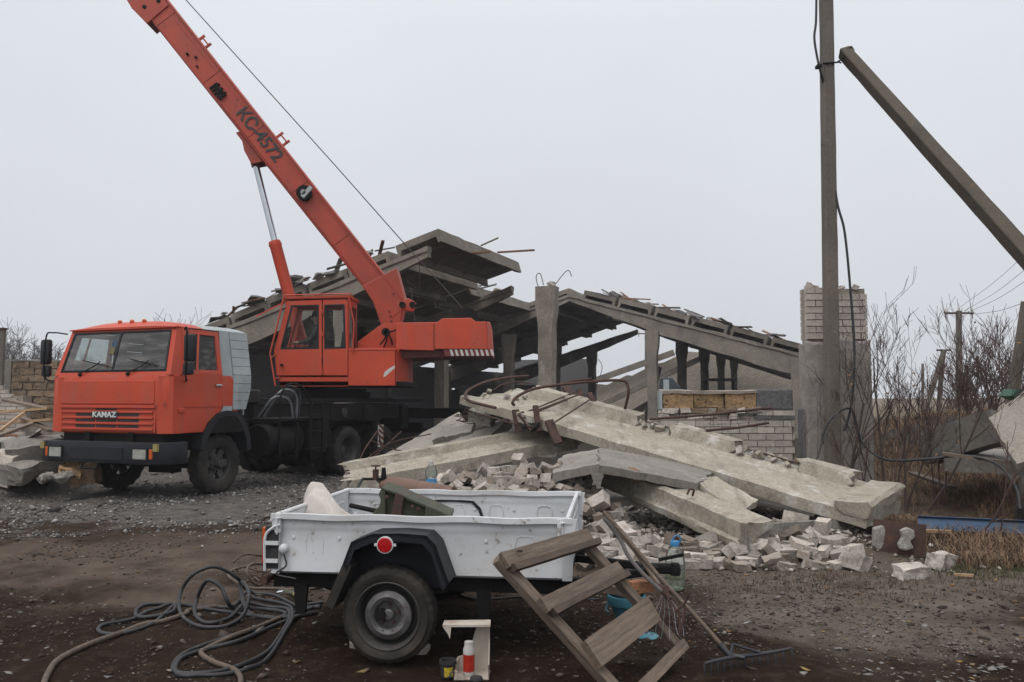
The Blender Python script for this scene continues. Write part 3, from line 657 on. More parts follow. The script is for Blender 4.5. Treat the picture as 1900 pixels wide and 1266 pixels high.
    for (u0, v0, u1, v1, D) in ((777, 475, 775, 560, 25.5), (768, 480, 735, 520, 25.5), (735, 500, 775, 535, 25.2)):
        MB().tube(bez([W(u0, v0, D), (W(u0, v0, D)+W(u1, v1, D))/2+Vector((.05, 0, -.1)), W(u1, v1, D)], 6), .012, 5).build('hanging_wire', M_WIRE, root)
    # rubble heaped inside the bays
    for i in range(34):
        k = rnd.uniform(.3, 4.5); t = rnd.uniform(-2.2, 3.2); s = rnd.uniform(.3, 1.0)
        o = obj('concrete_lump', rough_chunk('concrete_lump', rnd.choice([M_CONG, M_CONR, M_COND]), (s, s*.7, s*.45), 2, .03, i, .25)); o.parent = root; o.matrix_parent_inverse = root.matrix_basis.inverted()
        o.matrix_basis = Matrix.Translation(BP(k, t, .1+s*.1)) @ Euler((rnd.uniform(-.4, .4), rnd.uniform(-.4, .4), rnd.uniform(0, 3))).to_matrix().to_4x4()
    MB().bar(BP(.75, -2.4, .35), BP(2.0, 1.6, 1.1), .5, .22).build('fallen_slab', M_CONG, root)
    # shade on the floor inside is painted into the ground's soil colour
barn()
def ruin(name, pts, D, mat_, label, cat):
    r = wroot(name, Vector((W(pts[0][0], pts[0][1], D).x, D, 0)), label, cat)
    P = [W(u, v, D) for u, v in pts]; P = [Vector((P[0].x, D, -.1))]+P+[Vector((P[-1].x, D, -.1))]
    MB().prism(P, (0, .4, 0)).build('wall', mat_, r); return r
ruin('ruined_wall', [(1046, 684), (1068, 688), (1074, 697), (1079, 708), (1094, 712)], 75, bpy.data.materials['far_brick'], 'small far brick wall stump seen through the barn', 'wall')
# things standing inside beyond the low wall
def barn_things():
    r = wroot('machine_housing', W(1241, 735, 20.5)*Vector((1, 1, 0)), 'dark blue-grey machine housing behind the orange stone blocks', 'machine')
    a = W(1241, 700, 20.5)
    MB().prism([a+Vector((-.22, 0, -2.5)), a+Vector((.3, 0, -2.5)), a+Vector((.3, 0, -.25)), a+Vector((.08, 0, 0)), a+Vector((-.12, 0, 0)), a+Vector((-.16, 0, -.2))], (0, .5, 0)).build('housing', mat('bluegrey_paint', (.045, .06, .075), (.03, .04, .05), 4, .6), r, bevel=.03)
    MB().b2(a+Vector((-.14, -.02, -.32)), a+Vector((.0, .0, -.06))).build('door', M_CABW, r)
    r = wroot('work_stool', W(1335, 735, 24)*Vector((1, 1, 0)), 'dark metal stand among the barn columns', 'stand')
    a = W(1335, 705, 24)
    MB().box(a, (.9, .4, .08)).build('seat', M_BLACK, r)
    for x in (-.4, .4): MB().bar(a+Vector((x, 0, 0)), Vector((a.x+x, a.y, 0)), .06).build('leg', M_BLACK, r)
barn_things()
# ================================================================ CRANE TRUCK
PHI = R(22); TFA = Vector((-5.93, 14.12, 0))                       # heading, middle of the front axle
TH = Vector((-math.sin(PHI), -math.cos(PHI), 0)); TL = Vector((math.cos(PHI), -math.sin(PHI), 0))
TRUCK = empty('crane_truck', TFA, math.atan2(TH.y, TH.x), 'orange-red mobile crane truck with raised boom and grey sleeper cab', 'crane truck')
TRUCK.scale = (1, 1.06, 1)
TMI = (frame(TFA, TH, TL, (0, 0, 1)) @ Matrix.Diagonal((1, 1.06, 1, 1))).inverted()
SO = Vector((-4.05, 18.5, 0))                                       # slewing centre
def tyre_mesh(name, ro, ri, w, mat_, lug=.018, n=40):
    """axis = local y, lugged tread"""
    mb = MB(); h = w/2; prof = [(ri, -h*.72), (ri+(ro-ri)*.25, -h*.95), (ri+(ro-ri)*.62, -h), (ro-.035, -h*.88), (ro-.008, -h*.72), (ro, -h*.3), (ro, h*.3), (ro-.008, h*.72), (ro-.035, h*.88), (ri+(ro-ri)*.62, h), (ri+(ro-ri)*.25, h*.95), (ri, h*.72)]
    vs = []; fs = []; m = len(prof); N_ = n*2
    for i in range(N_):
        a = 2*math.pi*i/N_
        for q, (r, y) in enumerate(prof):
            if lug and 3 <= q <= 8:
                on = ((i//2) % 2 == (0 if y < 0 else 1)); r = r-(0 if on else lug)
            vs.append((r*math.cos(a), y, r*math.sin(a)))
    for i in range(N_):
        j = (i+1) % N_
        for q in range(m-1): fs.append((i*m+q, i*m+q+1, j*m+q+1, j*m+q))
    mb.add(vs, fs); return mb.mesh(name, mat_, 32)
AXY = frame((0, 0, 0), (1, 0, 0), (0, 0, -1), (0, 1, 0))          # lathe z -> local y
def truck_wheel(x, y, dual, out):
    o = empty('wheel', (x, y, .51)); o.parent = TRUCK
    tm = TYRES['t']
    for dy in ((0, -.33*out) if dual else (0,)):
        t = obj('tyre', tm, o); t.location = (0, dy, 0); t.rotation_euler = (0, random.random()*6, 0)
    s = out; mb = MB(); mr = MB()
    if dual:   # deep dished disc
        mr.lathe([(.285, .11*s), (.27, .09*s), (.255, -.06*s), (.20, -.13*s), (.10, -.14*s), (.09, -.02*s), (.0, -.0*s)], 32, AXY, caps=False)
    else:
        mr.lathe([(.285, .10*s), (.265, .08*s), (.25, .02*s), (.245, -.04*s)], 32, AXY, caps=False)
        mr.lathe([(.0, .155*s), (.06, .15*s), (.075, .12*s), (.085, .06*s), (.15, .045*s), (.16, -.02*s)], 20, AXY)
        for k in range(6):
            a = k*math.pi/3; mr.prism([(.12*math.cos(a-.5), .03*s, .12*math.sin(a-.5)), (.25*math.cos(a-.24), .05*s, .25*math.sin(a-.24)), (.25*math.cos(a+.24), .05*s, .25*math.sin(a+.24)), (.12*math.cos(a+.5), .03*s, .12*math.sin(a+.5))], (0, -.07*s, 0))
    for k in range(8):
        a = k*math.pi/4; r = .19 if dual else .125; yy = (-.12 if dual else .055)*s
        mr.lathe([(.018, yy), (.018, yy+.03*s), (0, yy+.03*s)], 6, Matrix.Translation((r*math.cos(a), 0, r*math.sin(a))) @ AXY)
    r_ = mr.build('rim', M_RIM, o, 35)
    return o
TYRES = {}
def crane_carrier():
    T = TRUCK
    TYRES['t'] = tyre_mesh('tyre', .51, .275, .27, M_RUB, .02, 36)
    for y in (-1, 1): truck_wheel(0, y*1.0, False, y)
    for x in (-3.69, -5.01):
        for y in (-1, 1): truck_wheel(x, y*1.08, True, y)
    # ---- cab lower shell: rounded plan lofted upward
    def plan(fx, hw, rx, rc=.14, back=False):
        pts = []
        for sgn in (1, -1):
            arc = [(fx-rc+rc*math.sin(a), sgn*(hw-rc+rc*math.cos(a))) for a in [k*math.pi/2/5 for k in range(6)]]
            pts += [(rx, sgn*hw)]+arc if sgn > 0 else arc[::-1]+[(rx, sgn*hw)]
        return pts
    lv = [(1.04, 1.17, 1.15), (1.12, 1.19, 1.17), (1.46, 1.21, 1.19), (1.88, 1.215, 1.195), (1.96, 1.19, 1.185)]
    vs = []; fs = []; BX = -.30
    for z, fx, hw in lv: vs += [(a, b, z) for a, b in plan(fx, hw, BX)]
    m = len(plan(1, 1, -1))
    for i in range(len(lv)-1):
        for k in range(m): fs.append((i*m+k, i*m+(k+1) % m, (i+1)*m+(k+1) % m, (i+1)*m+k))
    fs += [tuple(range(m))[::-1]]
    lower = MB().add(vs, fs)
    cab = lower.build('cab_body', M_RED, T, 40)
    # wheel arch cut is hidden by the fender; inner floor and back wall
    MB().b2((BX, -1.14, 1.75), (1.05, 1.14, 1.80)).build('floor', M_DARKIN, cab)
    # ---- windscreen frame
    A = [(1.19, -1.165, 1.95), (1.19, 1.165, 1.95), (.97, 1.06, 2.73), (.97, -1.06, 2.73)]
    I = [(1.174, -1.06, 2.01), (1.174, 1.06, 2.01), (1.0, .985, 2.665), (1.0, -.985, 2.665)]
    MB().ring(A, I, (-.06, 0, -.012)).build('windscreen_frame', M_RED, T, bevel=.012)
    G2 = [Vector(p)+Vector((-.012, 0, 0)) for p in I]
    I2 = [Vector(p)+Vector((.004, 0, 0)) for p in I]; ins = [I2[0]+Vector((0, .03, .03)), I2[1]+Vector((0, -.03, .03)), I2[2]+Vector((0, -.03, -.03)), I2[3]+Vector((0, .03, -.03))]
    ws = MB().ring(I2, ins, (-.03, 0, -.004)).build('windscreen_seal', M_BUMP, T)
    MB().add(G2, [(0, 1, 2, 3)]).build('windscreen', M_GLASS, T)
    MB().bar((1.165, .0, 2.01), (.992, 0, 2.66), .035, .02).build('windscreen_divider', M_BUMP, T)
    for y0, y1 in ((.35, .88), (-.62, -.08)):
        w_ = MB().tube([(1.21, y0, 1.98), (1.178, (y0+y1)/2+.06, 2.13), (1.166, (y0+y1)/2+.1, 2.18)], .009, 6); w_.bar((1.17, y0+.02, 2.20), (1.165, y1, 2.10), .02, .014)
        w_.lathe([(.03, 0), (.03, .05), (0, .06)], 10, Matrix.Translation((1.17, y0, 1.96)) @ Euler((0, 1.2, 0)).to_matrix().to_4x4()); w_.build('wiper', M_BLACK, T)
    # ---- roof: crowned, orange in front, grey over the sleeper
    def roof(name, x0, x1, mat_, front):
        vs = []; fs = []; n = 10; xs = np.linspace(x1, x0, 8); ys = np.linspace(-1, 1, 13)
        for xx in xs:
            fr_ = max(0, min(1, (1.04-xx)/.25)) if front else 1
            for y in ys:
                vs.append((xx, y*1.08, 2.715+(.115*fr_+.01)*(1-abs(y)**4)))
        k = len(ys)
        for i in range(len(xs)-1):
            for j in range(k-1): fs.append((i*k+j, i*k+j+1, (i+1)*k+j+1, (i+1)*k+j))
        b0 = len(vs); vs += [(x0, -1.08, 2.70), (x0, 1.08, 2.70), (x1, -1.08, 2.70), (x1, 1.08, 2.70)]
        fs += [(0, (len(xs)-1)*k, b0, b0+2), (k-1, b0+3, b0+1, len(xs)*k-1), (b0, b0+1, b0+3, b0+2)]
        fs += [tuple([b0+2]+list(range(0, k))+[b0+3])[::-1], tuple([b0]+list(range((len(xs)-1)*k, len(xs)*k))+[b0+1])]
        return MB().add(vs, fs).build(name, mat_, T, 30)
    roof('roof', .42, 1.02, M_RED, True); roof('sleeper_roof', -.62, .415, M_CABW, False)
    for y in (-.25, 0, .25): MB().lathe([(.035, 0), (.035, .03), (.02, .045), (0, .05)], 10, Matrix.Translation((.8, y, 2.83))).build('roof_lamp', M_LENSO, T, 40)
    # ---- doors: left and right, with divided window openings
    for s in (1, -1):
        z0, z1, zb = 1.04, 1.96, 1.50
        yb = 1.195*s; yt = 1.085*s
        def sp(x, z): # side surface
            t = max(0, (z-1.96)/.76); return Vector((x-.11*t*(1 if x > .5 else 0), (yb*(1-t)+yt*t), z))
        d = empty('door', (0, 0, 0)); d.parent = T
        out_ = Vector((0, .012*s, 0))
        # sheet under the window
        MB().prism([sp(.98, 1.98)+out_, sp(.98, 1.05)+out_, sp(.42, 1.05)+out_, sp(.10, 1.42)+out_, sp(.10, 1.98)+out_], (0, -.03*s, 0)).build('door_sheet', M_RED, d, bevel=.006)
        MB().tube([sp(.985, 1.05)+out_, sp(.985, 1.97)+out_, sp(.875, 2.70)+out_, sp(.095, 2.70)+out_, sp(.095, 1.42)+out_, sp(.42, 1.045)+out_], .007, 5).build('door_seal', M_DARKIN, d)
        MB().bar(sp(.97, 1.46)+out_*1.6, sp(.12, 1.46)+out_*1.6, .01, .012).build('crease', M_RED, d)
        O = [sp(.98, 1.98), sp(.10, 1.98), sp(.10, 2.69), sp(.98, 2.69)]; I_ = [sp(.90, 2.04), sp(.19, 2.04), sp(.19, 2.61), sp(.86, 2.61)]
        MB().ring([p+out_ for p in O], [p+out_ for p in I_], (0, -.04*s, 0)).build('window_frame', M_RED, d, bevel=.006)
        MB().bar(sp(.68, 2.03)+out_, sp(.66, 2.62)+out_, .03, .03).build('window_post', M_RED, d)
        MB().add([p-out_ for p in I_], [(0, 1, 2, 3)]).build('window_pane', M_GLASS, d)
        MB().box(sp(.2, 1.80)+out_*2.2, (.13, .03, .035)).build('door_handle', M_CHROME, d, bevel=.008)
        # front quarter post between screen and door
        MB().prism([(1.19, 1.165*s, 1.95), (.965, 1.06*s, 2.73), sp(.87, 2.70), sp(.98, 1.95)], (0, -.03*s, 0)).build('front_pillar', M_RED, T)
        # grey sleeper side: pillar and ribbed flap
        MB().prism([(.095, 1.19*s, 1.30), (.095, 1.08*s, 2.72), (-.16, 1.08*s, 2.72), (-.16, 1.19*s, 1.96), (-.16, 1.19*s, 1.30)], (0, -.05*s, 0)).build('sleeper_pillar', M_CABW, T)
        fl = MB()
        for i in range(9):
            za = 1.40+i*.147; zb_ = za+.14; f0 = max(0, (za-1.96)/.76); f1 = max(0, (zb_-1.96)/.76)
            xr = -.62+max(0, (1.75-za))*.35
            fl.prism([(-.17, (1.205-.11*f0)*s, za), (-.17, (1.205-.11*f1)*s, zb_), (min(-.62+max(0, (1.75-zb_))*.35, -.3), (1.195-.11*f1)*s, zb_), (min(xr, -.3), (1.195-.11*f0)*s, za)], (0, -.03*s, 0))
        fl.build('sleeper_flap', M_CABW, T)
        # mirror
        mi = empty('mirror'); mi.parent = T
        MB().tube(bez([(.95, 1.19*s, 2.66), (1.1, 1.34*s, 2.68), (1.16, 1.42*s, 2.60), (1.16, 1.42*s, 1.95), (1.0, 1.3*s, 1.88), (.9, 1.2*s, 1.86)], 5), .013, 6).build('mirror_arm', M_BLACK, mi)
        MB().box((1.12, 1.45*s, 2.36), (.09, .19, .42)).build('mirror_head', M_BUMP, mi, 40, .035)
        MB().box((1.12, 1.43*s, 2.04), (.08, .17, .19)).build('mirror_head', M_BUMP, mi, 40, .03)
        # wheel arch fender
        vs_ = []
        arc = [(.60, .78), (.56, .98), (.42, 1.20), (.22, 1.345), (0, 1.385), (-.24, 1.37), (-.42, 1.22), (-.55, 1.0), (-.60, .72)]
        inn = [(x*.84, z-.085*(1 if z > .9 else .3)) for x, z in arc]
        pts_ = arc+inn[::-1]
        fe = MB(); n_ = len(arc)
        for i in range(n_-1):
            q = [arc[i], arc[i+1], inn[i+1], inn[i]]; fe.prism([(a, 1.245*s, b) for a, b in q], (0, -.55*s, 0))
        fe.build('fender', M_BUMP, T, 50)
        MB().prism([(.45, 1.235*s, 1.025)]+[(x, 1.235*s, z) for x, z in inn if z > 1.03]+[(-.49, 1.235*s, 1.025)], (0, -.06*s, 0)).build('arch_liner', M_BLACK, T)
    bw = [(-.60, -1.08, 1.30), (-.60, 1.08, 1.30), (-.60, 1.06, 2.71), (-.60, -1.06, 2.71)]; bi = [(-.60, -.75, 2.05), (-.60, .75, 2.05), (-.60, .75, 2.5), (-.60, -.75, 2.5)]
    MB().ring(bw, bi, (.03, 0, 0)).build('cab_back', M_CABW, T)
    MB().add([Vector(p)+Vector((.01, 0, 0)) for p in bi], [(0, 1, 2, 3)]).build('rear_window', M_GLASS, T)
    # interior
    ds = MB().prism([(1.1, -1.1, 1.8), (1.1, -1.1, 2.03), (.85, -1.1, 2.08), (.78, -1.1, 1.8)], (0, 2.2, 0)); ds.build('dashboard', M_DARKIN, T, bevel=.02)
    for y in (-.55, .55): MB().box((.0, y, 1.95), (.5, .5, .16)).box((-.25, y, 2.25), (.12, .48, .62), (0, -.12, 0)).build('seat', M_DARKIN, T, bevel=.03)
    st = MB().tube([(.72+.21*math.cos(a)*.55, .55+.21*math.sin(a), 2.13+.21*math.cos(a)*.83) for a in [k*math.pi/12 for k in range(24)]], .014, 6, closed=True); st.build('steering_wheel', M_DARKIN, T)
    fg = MB().add([(1.07, -.04, 2.40), (1.07, -.13, 2.42), (1.03, -.13, 2.53), (1.03, -.04, 2.51)], [(0, 1, 2, 3)]).build('pennant', mat('pennant_blue', (.03, .06, .11)), T)
    MB().add([(1.11, -.04, 2.29), (1.11, -.13, 2.31), (1.07, -.13, 2.42), (1.07, -.04, 2.40)], [(0, 1, 2, 3)]).build('pennant_band', mat('pennant_yellow', (.12, .10, .04)), fg)
    # ---- front face
    X = 1.222
    hp = MB().b2((X-.03, -.97, 1.50), (X+.004, .90, 1.87)).build('service_hatch', M_RED, T, bevel=.008)
    gp = MB()
    gp.b2((X-.05, -.98, 1.06), (X-.015, .92, 1.47)); 
    for i, z in enumerate((1.455, 1.375, 1.285, 1.195, 1.105)):
        if i == 0: gp.b2((X-.03, -.98, z-.02), (X+.012, .92, z+.02))
        else:
            gp.b2((X-.03, -.94, z-.017), (X+.008, .88, z+.017))
    grille = gp.build('grille_panel', M_RED, T, bevel=.006)
    for z in (1.33, 1.24, 1.15):
        for y0, y1 in ((-.66, -.26), (-.235, .17), (.195, .60)):
            MB().b2((X-.02, y0, z-.022), (X-.0105, y1, z+.022)).build('grille_slot', M_DARKIN, grille)
    MB().b2((X-.02, -.25, 1.40), (X-.0105, .16, 1.428)).build('grille_slot', M_DARKIN, grille)
    bd = MB().b2((X+.0, -.31, 1.275), (X+.016, .21, 1.385)).build('badge', M_LETTER, grille, bevel=.006)
    text_mesh('badge_lettering', 'KAMAZ', .118, M_BADGE, frame((X+.019, -.05, 1.330), (0, 1, 0), (0, 0, 1), (1, 0, 0)), grille, .004, 1.18, .003)
    for s in (-1, 1):
        MB().prism([(1.215, (.945 if s < 0 else .965)*s-.0, 1.05), (1.23, 1.0*s, 1.05), (1.16, 1.20*s, 1.05), (.96, 1.215*s, 1.05), (.96, 1.18*s, 1.05), (1.14, 1.15*s, 1.05)], (0, 0, .88)).build('air_deflector', M_RED, T, 40)
        MB().box((1.0, 1.22*s, 1.40), (.12, .03, .07)).build('hinge', M_RED, T, bevel=.01)
    # under-cab dark structure, bumper
    MB().b2((-.6, -1.0, .80), (1.12, 1.0, 1.05)).build('cab_subframe', M_BLACK, T)
    bp_ = [(1.40, -1.0), (1.40, 1.0), (1.36, 1.16), (1.22, 1.26), (.90, 1.27), (.90, 1.2), (1.18, 1.18), (1.28, 1.0), (1.28, -1.0), (1.18, -1.18), (.90, -1.2), (.90, -1.27), (1.22, -1.26), (1.36, -1.16)]
    bump = MB().prism([(a, b, .585) for a, b in bp_], (0, 0, .335)).build('bumper', M_BUMP, T, 40, .02)
    MB().b2((1.40, -.55, .64), (1.412, .5, .84)).build('bumper_centre', M_BUMP, bump, bevel=.008)
    for s in (-1, 1):
        hl = MB().b2((1.385, .70*s, .66), (1.415, .97*s, .83)).build('headlight', M_LENSC, T, bevel=.012)
        MB().ring([(1.408, .685*s, .645), (1.408, .985*s, .645), (1.408, .985*s, .845), (1.408, .685*s, .845)], [(1.408, .71*s, .67), (1.408, .96*s, .67), (1.408, .96*s, .82), (1.408, .71*s, .82)], (.012, 0, 0)).build('lamp_bezel', M_BUMP, hl)
        MB().b2((1.365, 1.0*s, .67), (1.404, 1.06*s, .82)).build('indicator', M_LENSO, T, bevel=.01)
        MB().b2((1.37, 1.08*s, .79), (1.41, 1.16*s, .90)).build('marker_plate', M_YEL, T)
    MB().tube([(1.36, -.30, .60), (1.42, -.28, .50), (1.42, .0, .50), (1.36, .02, .60)], .016, 6).build('towing_loop', M_BLACK, T)
    MB().lathe([(.05, -.95), (.05, .95)], 10, Matrix.Translation((0, 0, .46)) @ frame((0, 0, 0), (1, 0, 0), (0, 0, -1), (0, 1, 0))).box((0, 0, .45), (.2, .5, .24)).build('front_axle', M_BLACK, T)
    # ---- chassis
    ch = MB()
    for y in (-.43, .43): ch.b2((-6.7, y-.05, .86), (1.2, y+.05, 1.12))
    for x in (-1.5, -2.6, -4.35, -6.0): ch.b2((x-.08, -.4, .90), (x+.08, .4, 1.08))
    ch.build('chassis_rail', M_BLACK, T)
    MB().box((-.98, 0, 1.35), (.5, 1.6, .4)).box((-1.0, .2, 1.72), (.4, .7, .35)).build('engine_block', M_BLACK, T, bevel=.03)
    sp_ = obj('spare_tyre', TYRES['t'], T); sp_.location = (-1.02, .55, 1.62); sp_.rotation_euler = (R(90), 0, R(90)); sp_.scale = (.85, 1, .85)
    MB().lathe([(.0, -.5), (.27, -.5), (.30, -.46), (.30, .46), (.27, .5), (0, .5)], 20, Matrix.Translation((-1.55, 1.0, .83)) @ Euler((0, R(90), 0)).to_matrix().to_4x4()).build('fuel_tank', M_BLACK, T, 40)
    for x in (-1.3, -1.8): MB().ring([(x, .68, .51), (x, 1.32, .51), (x, 1.32, 1.15), (x, .68, 1.15)], [(x, .70, .53), (x, 1.30, .53), (x, 1.30, 1.13), (x, .70, 1.13)], (.05, 0, 0)).build('tank_strap', M_BLACK, T)
    MB().b2((-2.75, .75, .55), (-2.15, 1.3, 1.15)).build('battery_box', M_BLACK, T, bevel=.02)
    MB().b2((-1.3, .55, 1.18), (-2.9, 1.28, 1.22)).build('catwalk', M_BLACK, T)
    ld = MB()
    for z in (.62, .95, 1.24): ld.b2((-2.45, 1.28, z), (-2.05, 1.42, z+.03))
    for x in (-2.43, -2.07): ld.bar((x, 1.4, .55), (x, 1.4, 1.5), .03)
    ld.tube(bez([(-2.07, 1.4, 1.5), (-1.8, 1.38, 1.8), (-1.5, 1.3, 1.84), (-1.35, 1.25, 1.6), (-1.35, 1.25, 1.22)], 5), .018, 6).build('boarding_steps', M_BLACK, T)
    for q in range(4):
        MB().tube(bez([(-1.2-.08*q, .9, 1.25), (-1.3-.1*q, 1.15, 1.6+.06*q), (-1.65-.1*q, 1.22, 1.55+.05*q), (-1.8-.05*q, 1.2, 1.2)], 6), .02, 6).build('hydraulic_hose', M_HOSE if q % 2 else M_STEEL, T)
    # crane subframe, platform, outriggers
    MB().b2((-7.2, -.55, 1.12), (-2.8, .55, 1.46)).build('crane_subframe', M_BLACK, T)
    MB().b2((-6.9, -1.22, 1.5), (-2.7, 1.22, 1.58)).build('platform', M_BLACK, T, bevel=.01)
    MB().b2((-6.5, -1.2, 1.585), (-6.0, .9, 1.60)).build('platform_plate', M_STEEL, T)
    MB().b2((-2.95, -1.2, .62), (-2.75, 1.22, 1.46)).build('mudguard_panel', M_BLACK, T)
    for y in (-1, 1):
        MB().b2((-5.65, y*1.22-.03, 1.14), (-2.95, y*1.22+.03, 1.46)).build('side_skirt', M_BLACK, T, bevel=.01)
        for x in (-3.4, -4.6): MB().lathe([(.09, 0), (.09, .03), (0, .03)], 16, Matrix.Translation((x, y*1.245, 1.30)) @ AXY).build('access_cover', M_DARKIN, T, 40)
        MB().b2((-4.55, y*1.1, 1.1), (-4.15, y*1.42, 1.44)).build('outrigger_beam', M_BLACK, T, bevel=.02)
        jk = MB().lathe([(.085, .42), (.085, 1.1), (0, 1.1)], 14, Matrix.Translation((-4.35, y*1.40, 0))).lathe([(.05, .16), (.05, .45)], 12, Matrix.Translation((-4.35, y*1.40, 0))).lathe([(.2, .10), (.2, .13), (.06, .17), (.0, .17)], 18, Matrix.Translation((-4.35, y*1.40, 0))).build('outrigger_jack', M_BLACK, T, 40)
        bt = MB().b2((-4.50, y*1.50-.006, .55), (-4.30, y*1.50+.006, 1.02)).build('hazard_board', M_WSTR, T)
        for q in range(4):
            z = .57+q*.115; MB().prism([(-4.50, y*1.508, z), (-4.30, y*1.508, z+.09), (-4.30, y*1.508, z+.145), (-4.50, y*1.508, z+.055)], (0, y*.004, 0)).build('hazard_stripe', M_DRED, bt)
    MB().b2((-6.55, .6, 1.12), (-6.2, 2.5, 1.36)).build('outrigger_beam', M_BLACK, T, bevel=.015)
    MB().lathe([(.085, .36), (.085, 1.36), (0, 1.36)], 14, Matrix.Translation((-6.38, 2.45, 0))).lathe([(.05, .1), (.05, .4)], 12, Matrix.Translation((-6.38, 2.45, 0))).lathe([(.2, .05), (.2, .08), (.06, .12), (.0, .12)], 18, Matrix.Translation((-6.38, 2.45, 0))).build('outrigger_jack', M_BLACK, T, 40)
    MB().b2((-6.1, .45, .9), (-5.75, 1.25, 1.42)).build('tool_box', M_BLACK, T, bevel=.02)
    MB().b2((-6.95, -1.2, .75), (-6.85, 1.2, 1.0)).build('rear_bar', M_BLACK, T)
    for x in (-3.69, -5.01): MB().lathe([(.09, -.9), (.09, .9)], 10, Matrix.Translation((x, 0, .51)) @ AXY).box((x, 0, .5), (.34, .36, .38)).build('rear_axle', M_BLACK, T)
crane_carrier()
# ---------------------------------------------------------------- slewing superstructure, heading along -x of the yard
def superstructure():
    T = TRUCK; D = 17.35
    def mb(): return MB(M=TMI)
    def w(u, v, d=D): return W(u, v, d)
    Y = lambda k: Vector((0, k, 0))
    def side(pts, d=D, t=.05): return [W(u, v, d) for u, v in pts]
    # slewing ring and deck
    mb().lathe([(.85, 1.58), (.85, 1.72), (.75, 1.72), (.75, 1.80), (0, 1.80)], 36, Matrix.Translation(SO)).build('slewing_ring', M_BLACK, T, 40)
    mb().prism(side([(520, 719), (752, 717), (752, 708), (520, 708)], D+.05), Y(2.3)).build('slewing_deck', M_BLACK, T)
    # ---- operator cabin
    dep = .95
    cabp = [(520, 717), (646, 717), (646, 553), (532, 556), (507, 655), (514, 690)]
    C = [w(u, v) for u, v in cabp]
    shell = mb()
    # floor, roof, rear lower wall, front lower panels
    shell.prism([w(520, 717), w(646, 717), w(646, 708), (w(518, 708))], Y(dep))
    oc = shell.build('cabin_floor', M_RED, T)
    fr = mb()
    fr.prism([w(520, 716), w(563-3, 716), w(563-3, 700), w(516, 700)], Y(.04)); fr.prism([w(560, 716), w(646, 716), w(646, 700), w(560, 700)], Y(.04))
    fr.build('cabin_sill', M_RED, T)
    # doors with glazed openings (near side)
    d1o = [(513, 697), (597, 697), (597, 558), (533, 560), (508, 655)]; d1i = [(530, 648), (589, 647), (590, 568), (541, 569), (521, 645)]
    # solid lower panel and glazed upper frame
    dr = mb().prism([w(u, v, D-.02) for u, v in [(513, 697), (597, 697), (597, 650), (509, 651)]], Y(.035)).build('cabin_door', M_RED, T, bevel=.008)
    mb().ring([w(u, v, D-.02) for u, v in [(508, 652), (597, 650), (597, 557), (533, 559)]], [w(u, v, D-.02) for u, v in [(521, 647), (590, 646), (590, 567), (541, 568)]], Y(.035)).build('window_frame', M_RED, dr, bevel=.004)
    mb().add([w(u, v, D) for u, v in [(521, 647), (590, 646), (590, 567), (541, 568)]], [(0, 1, 2, 3)]).build('window_pane', M_GLASSO, dr)
    mb().ring([w(u, v, D-.024) for u, v in [(519.5, 648.5), (591.5, 647.5), (591.5, 565.5), (540, 566.5)]], [w(u, v, D-.024) for u, v in [(523, 645.5), (588.5, 644.5), (588.5, 568.5), (543, 569.5)]], Y(.02)).build('window_seal', M_BUMP, dr)
    mb().lathe([(.02, 0), (.02, .05), (.035, .05), (.035, .07), (0, .07)], 10, Matrix.Translation(w(524, 678, D-.02)) @ Euler((R(90), 0, 0)).to_matrix().to_4x4()).build('door_handle', M_BLACK, dr)
    d2 = mb().prism([w(u, v, D-.02) for u, v in [(599, 697), (645, 697), (645, 648), (599, 650)]], Y(.035)).build('cabin_panel', M_RED, T, bevel=.008)
    mb().ring([w(u, v, D-.02) for u, v in [(599, 650), (645, 648), (645, 556), (599, 557)]], [w(u, v, D-.02) for u, v in [(603, 646), (640, 645), (638, 566), (603, 567)]], Y(.035)).build('window_frame', M_RED, d2, bevel=.004)
    mb().add([w(u, v, D) for u, v in [(603, 646), (640, 645), (638, 566), (603, 567)]], [(0, 1, 2, 3)]).build('window_pane', M_GLASSO, d2)
    mb().ring([w(u, v, D-.024) for u, v in [(601.5, 647.5), (641.5, 646.5), (639.5, 564.5), (601.5, 565.5)]], [w(u, v, D-.024) for u, v in [(604.5, 644.5), (638, 643.5), (636, 567.5), (604.5, 568.5)]], Y(.02)).build('window_seal', M_BUMP, d2)
    for v in (620, 578, 690): mb().lathe([(.018, -.05), (.018, .05)], 8, Matrix.Translation(w(598, v, D-.04))).build('door_hinge', M_RED, d2)
    # rear wall with window, front slanted glazing, far wall
    def quadY(a, b, y0, y1): return [a+Y(y0), a+Y(y1), b+Y(y1), b+Y(y0)]
    lo, hi = w(645, 717), w(645, 553); hi.x = lo.x; mid = lo.lerp(hi, .45); mh = lo.lerp(hi, .92)
    mb().ring(quadY(lo, hi, 0.02, dep), quadY(mid, mh, .12, dep-.1), (-.04, 0, 0)).build('rear_wall', M_RED, T)
    mb().add(quadY(mid, mh, .12, dep-.1), [(0, 1, 2, 3)]).build('rear_pane', M_GLASSO, T)
    f0, f1 = w(508, 654), w(533, 557); mb().ring(quadY(f0, f1, 0.02, dep), quadY(f0.lerp(f1, .05), f0.lerp(f1, .93), .07, dep-.07), (.03, 0, 0)).build('front_frame', M_RED, T)
    mb().prism(quadY(w(520, 716), w(508, 654), 0.02, dep), (.03, 0, 0)).build('front_panel', M_RED, T)
    # far side wall: frame with opening so daylight shows through
    far = [p+Y(dep-.03) for p in [w(508, 652), w(645, 650), w(645, 556), w(533, 559)]]; fin = [p+Y(dep-.03) for p in [w(522, 648), w(638, 646), w(637, 567), w(541, 568)]]
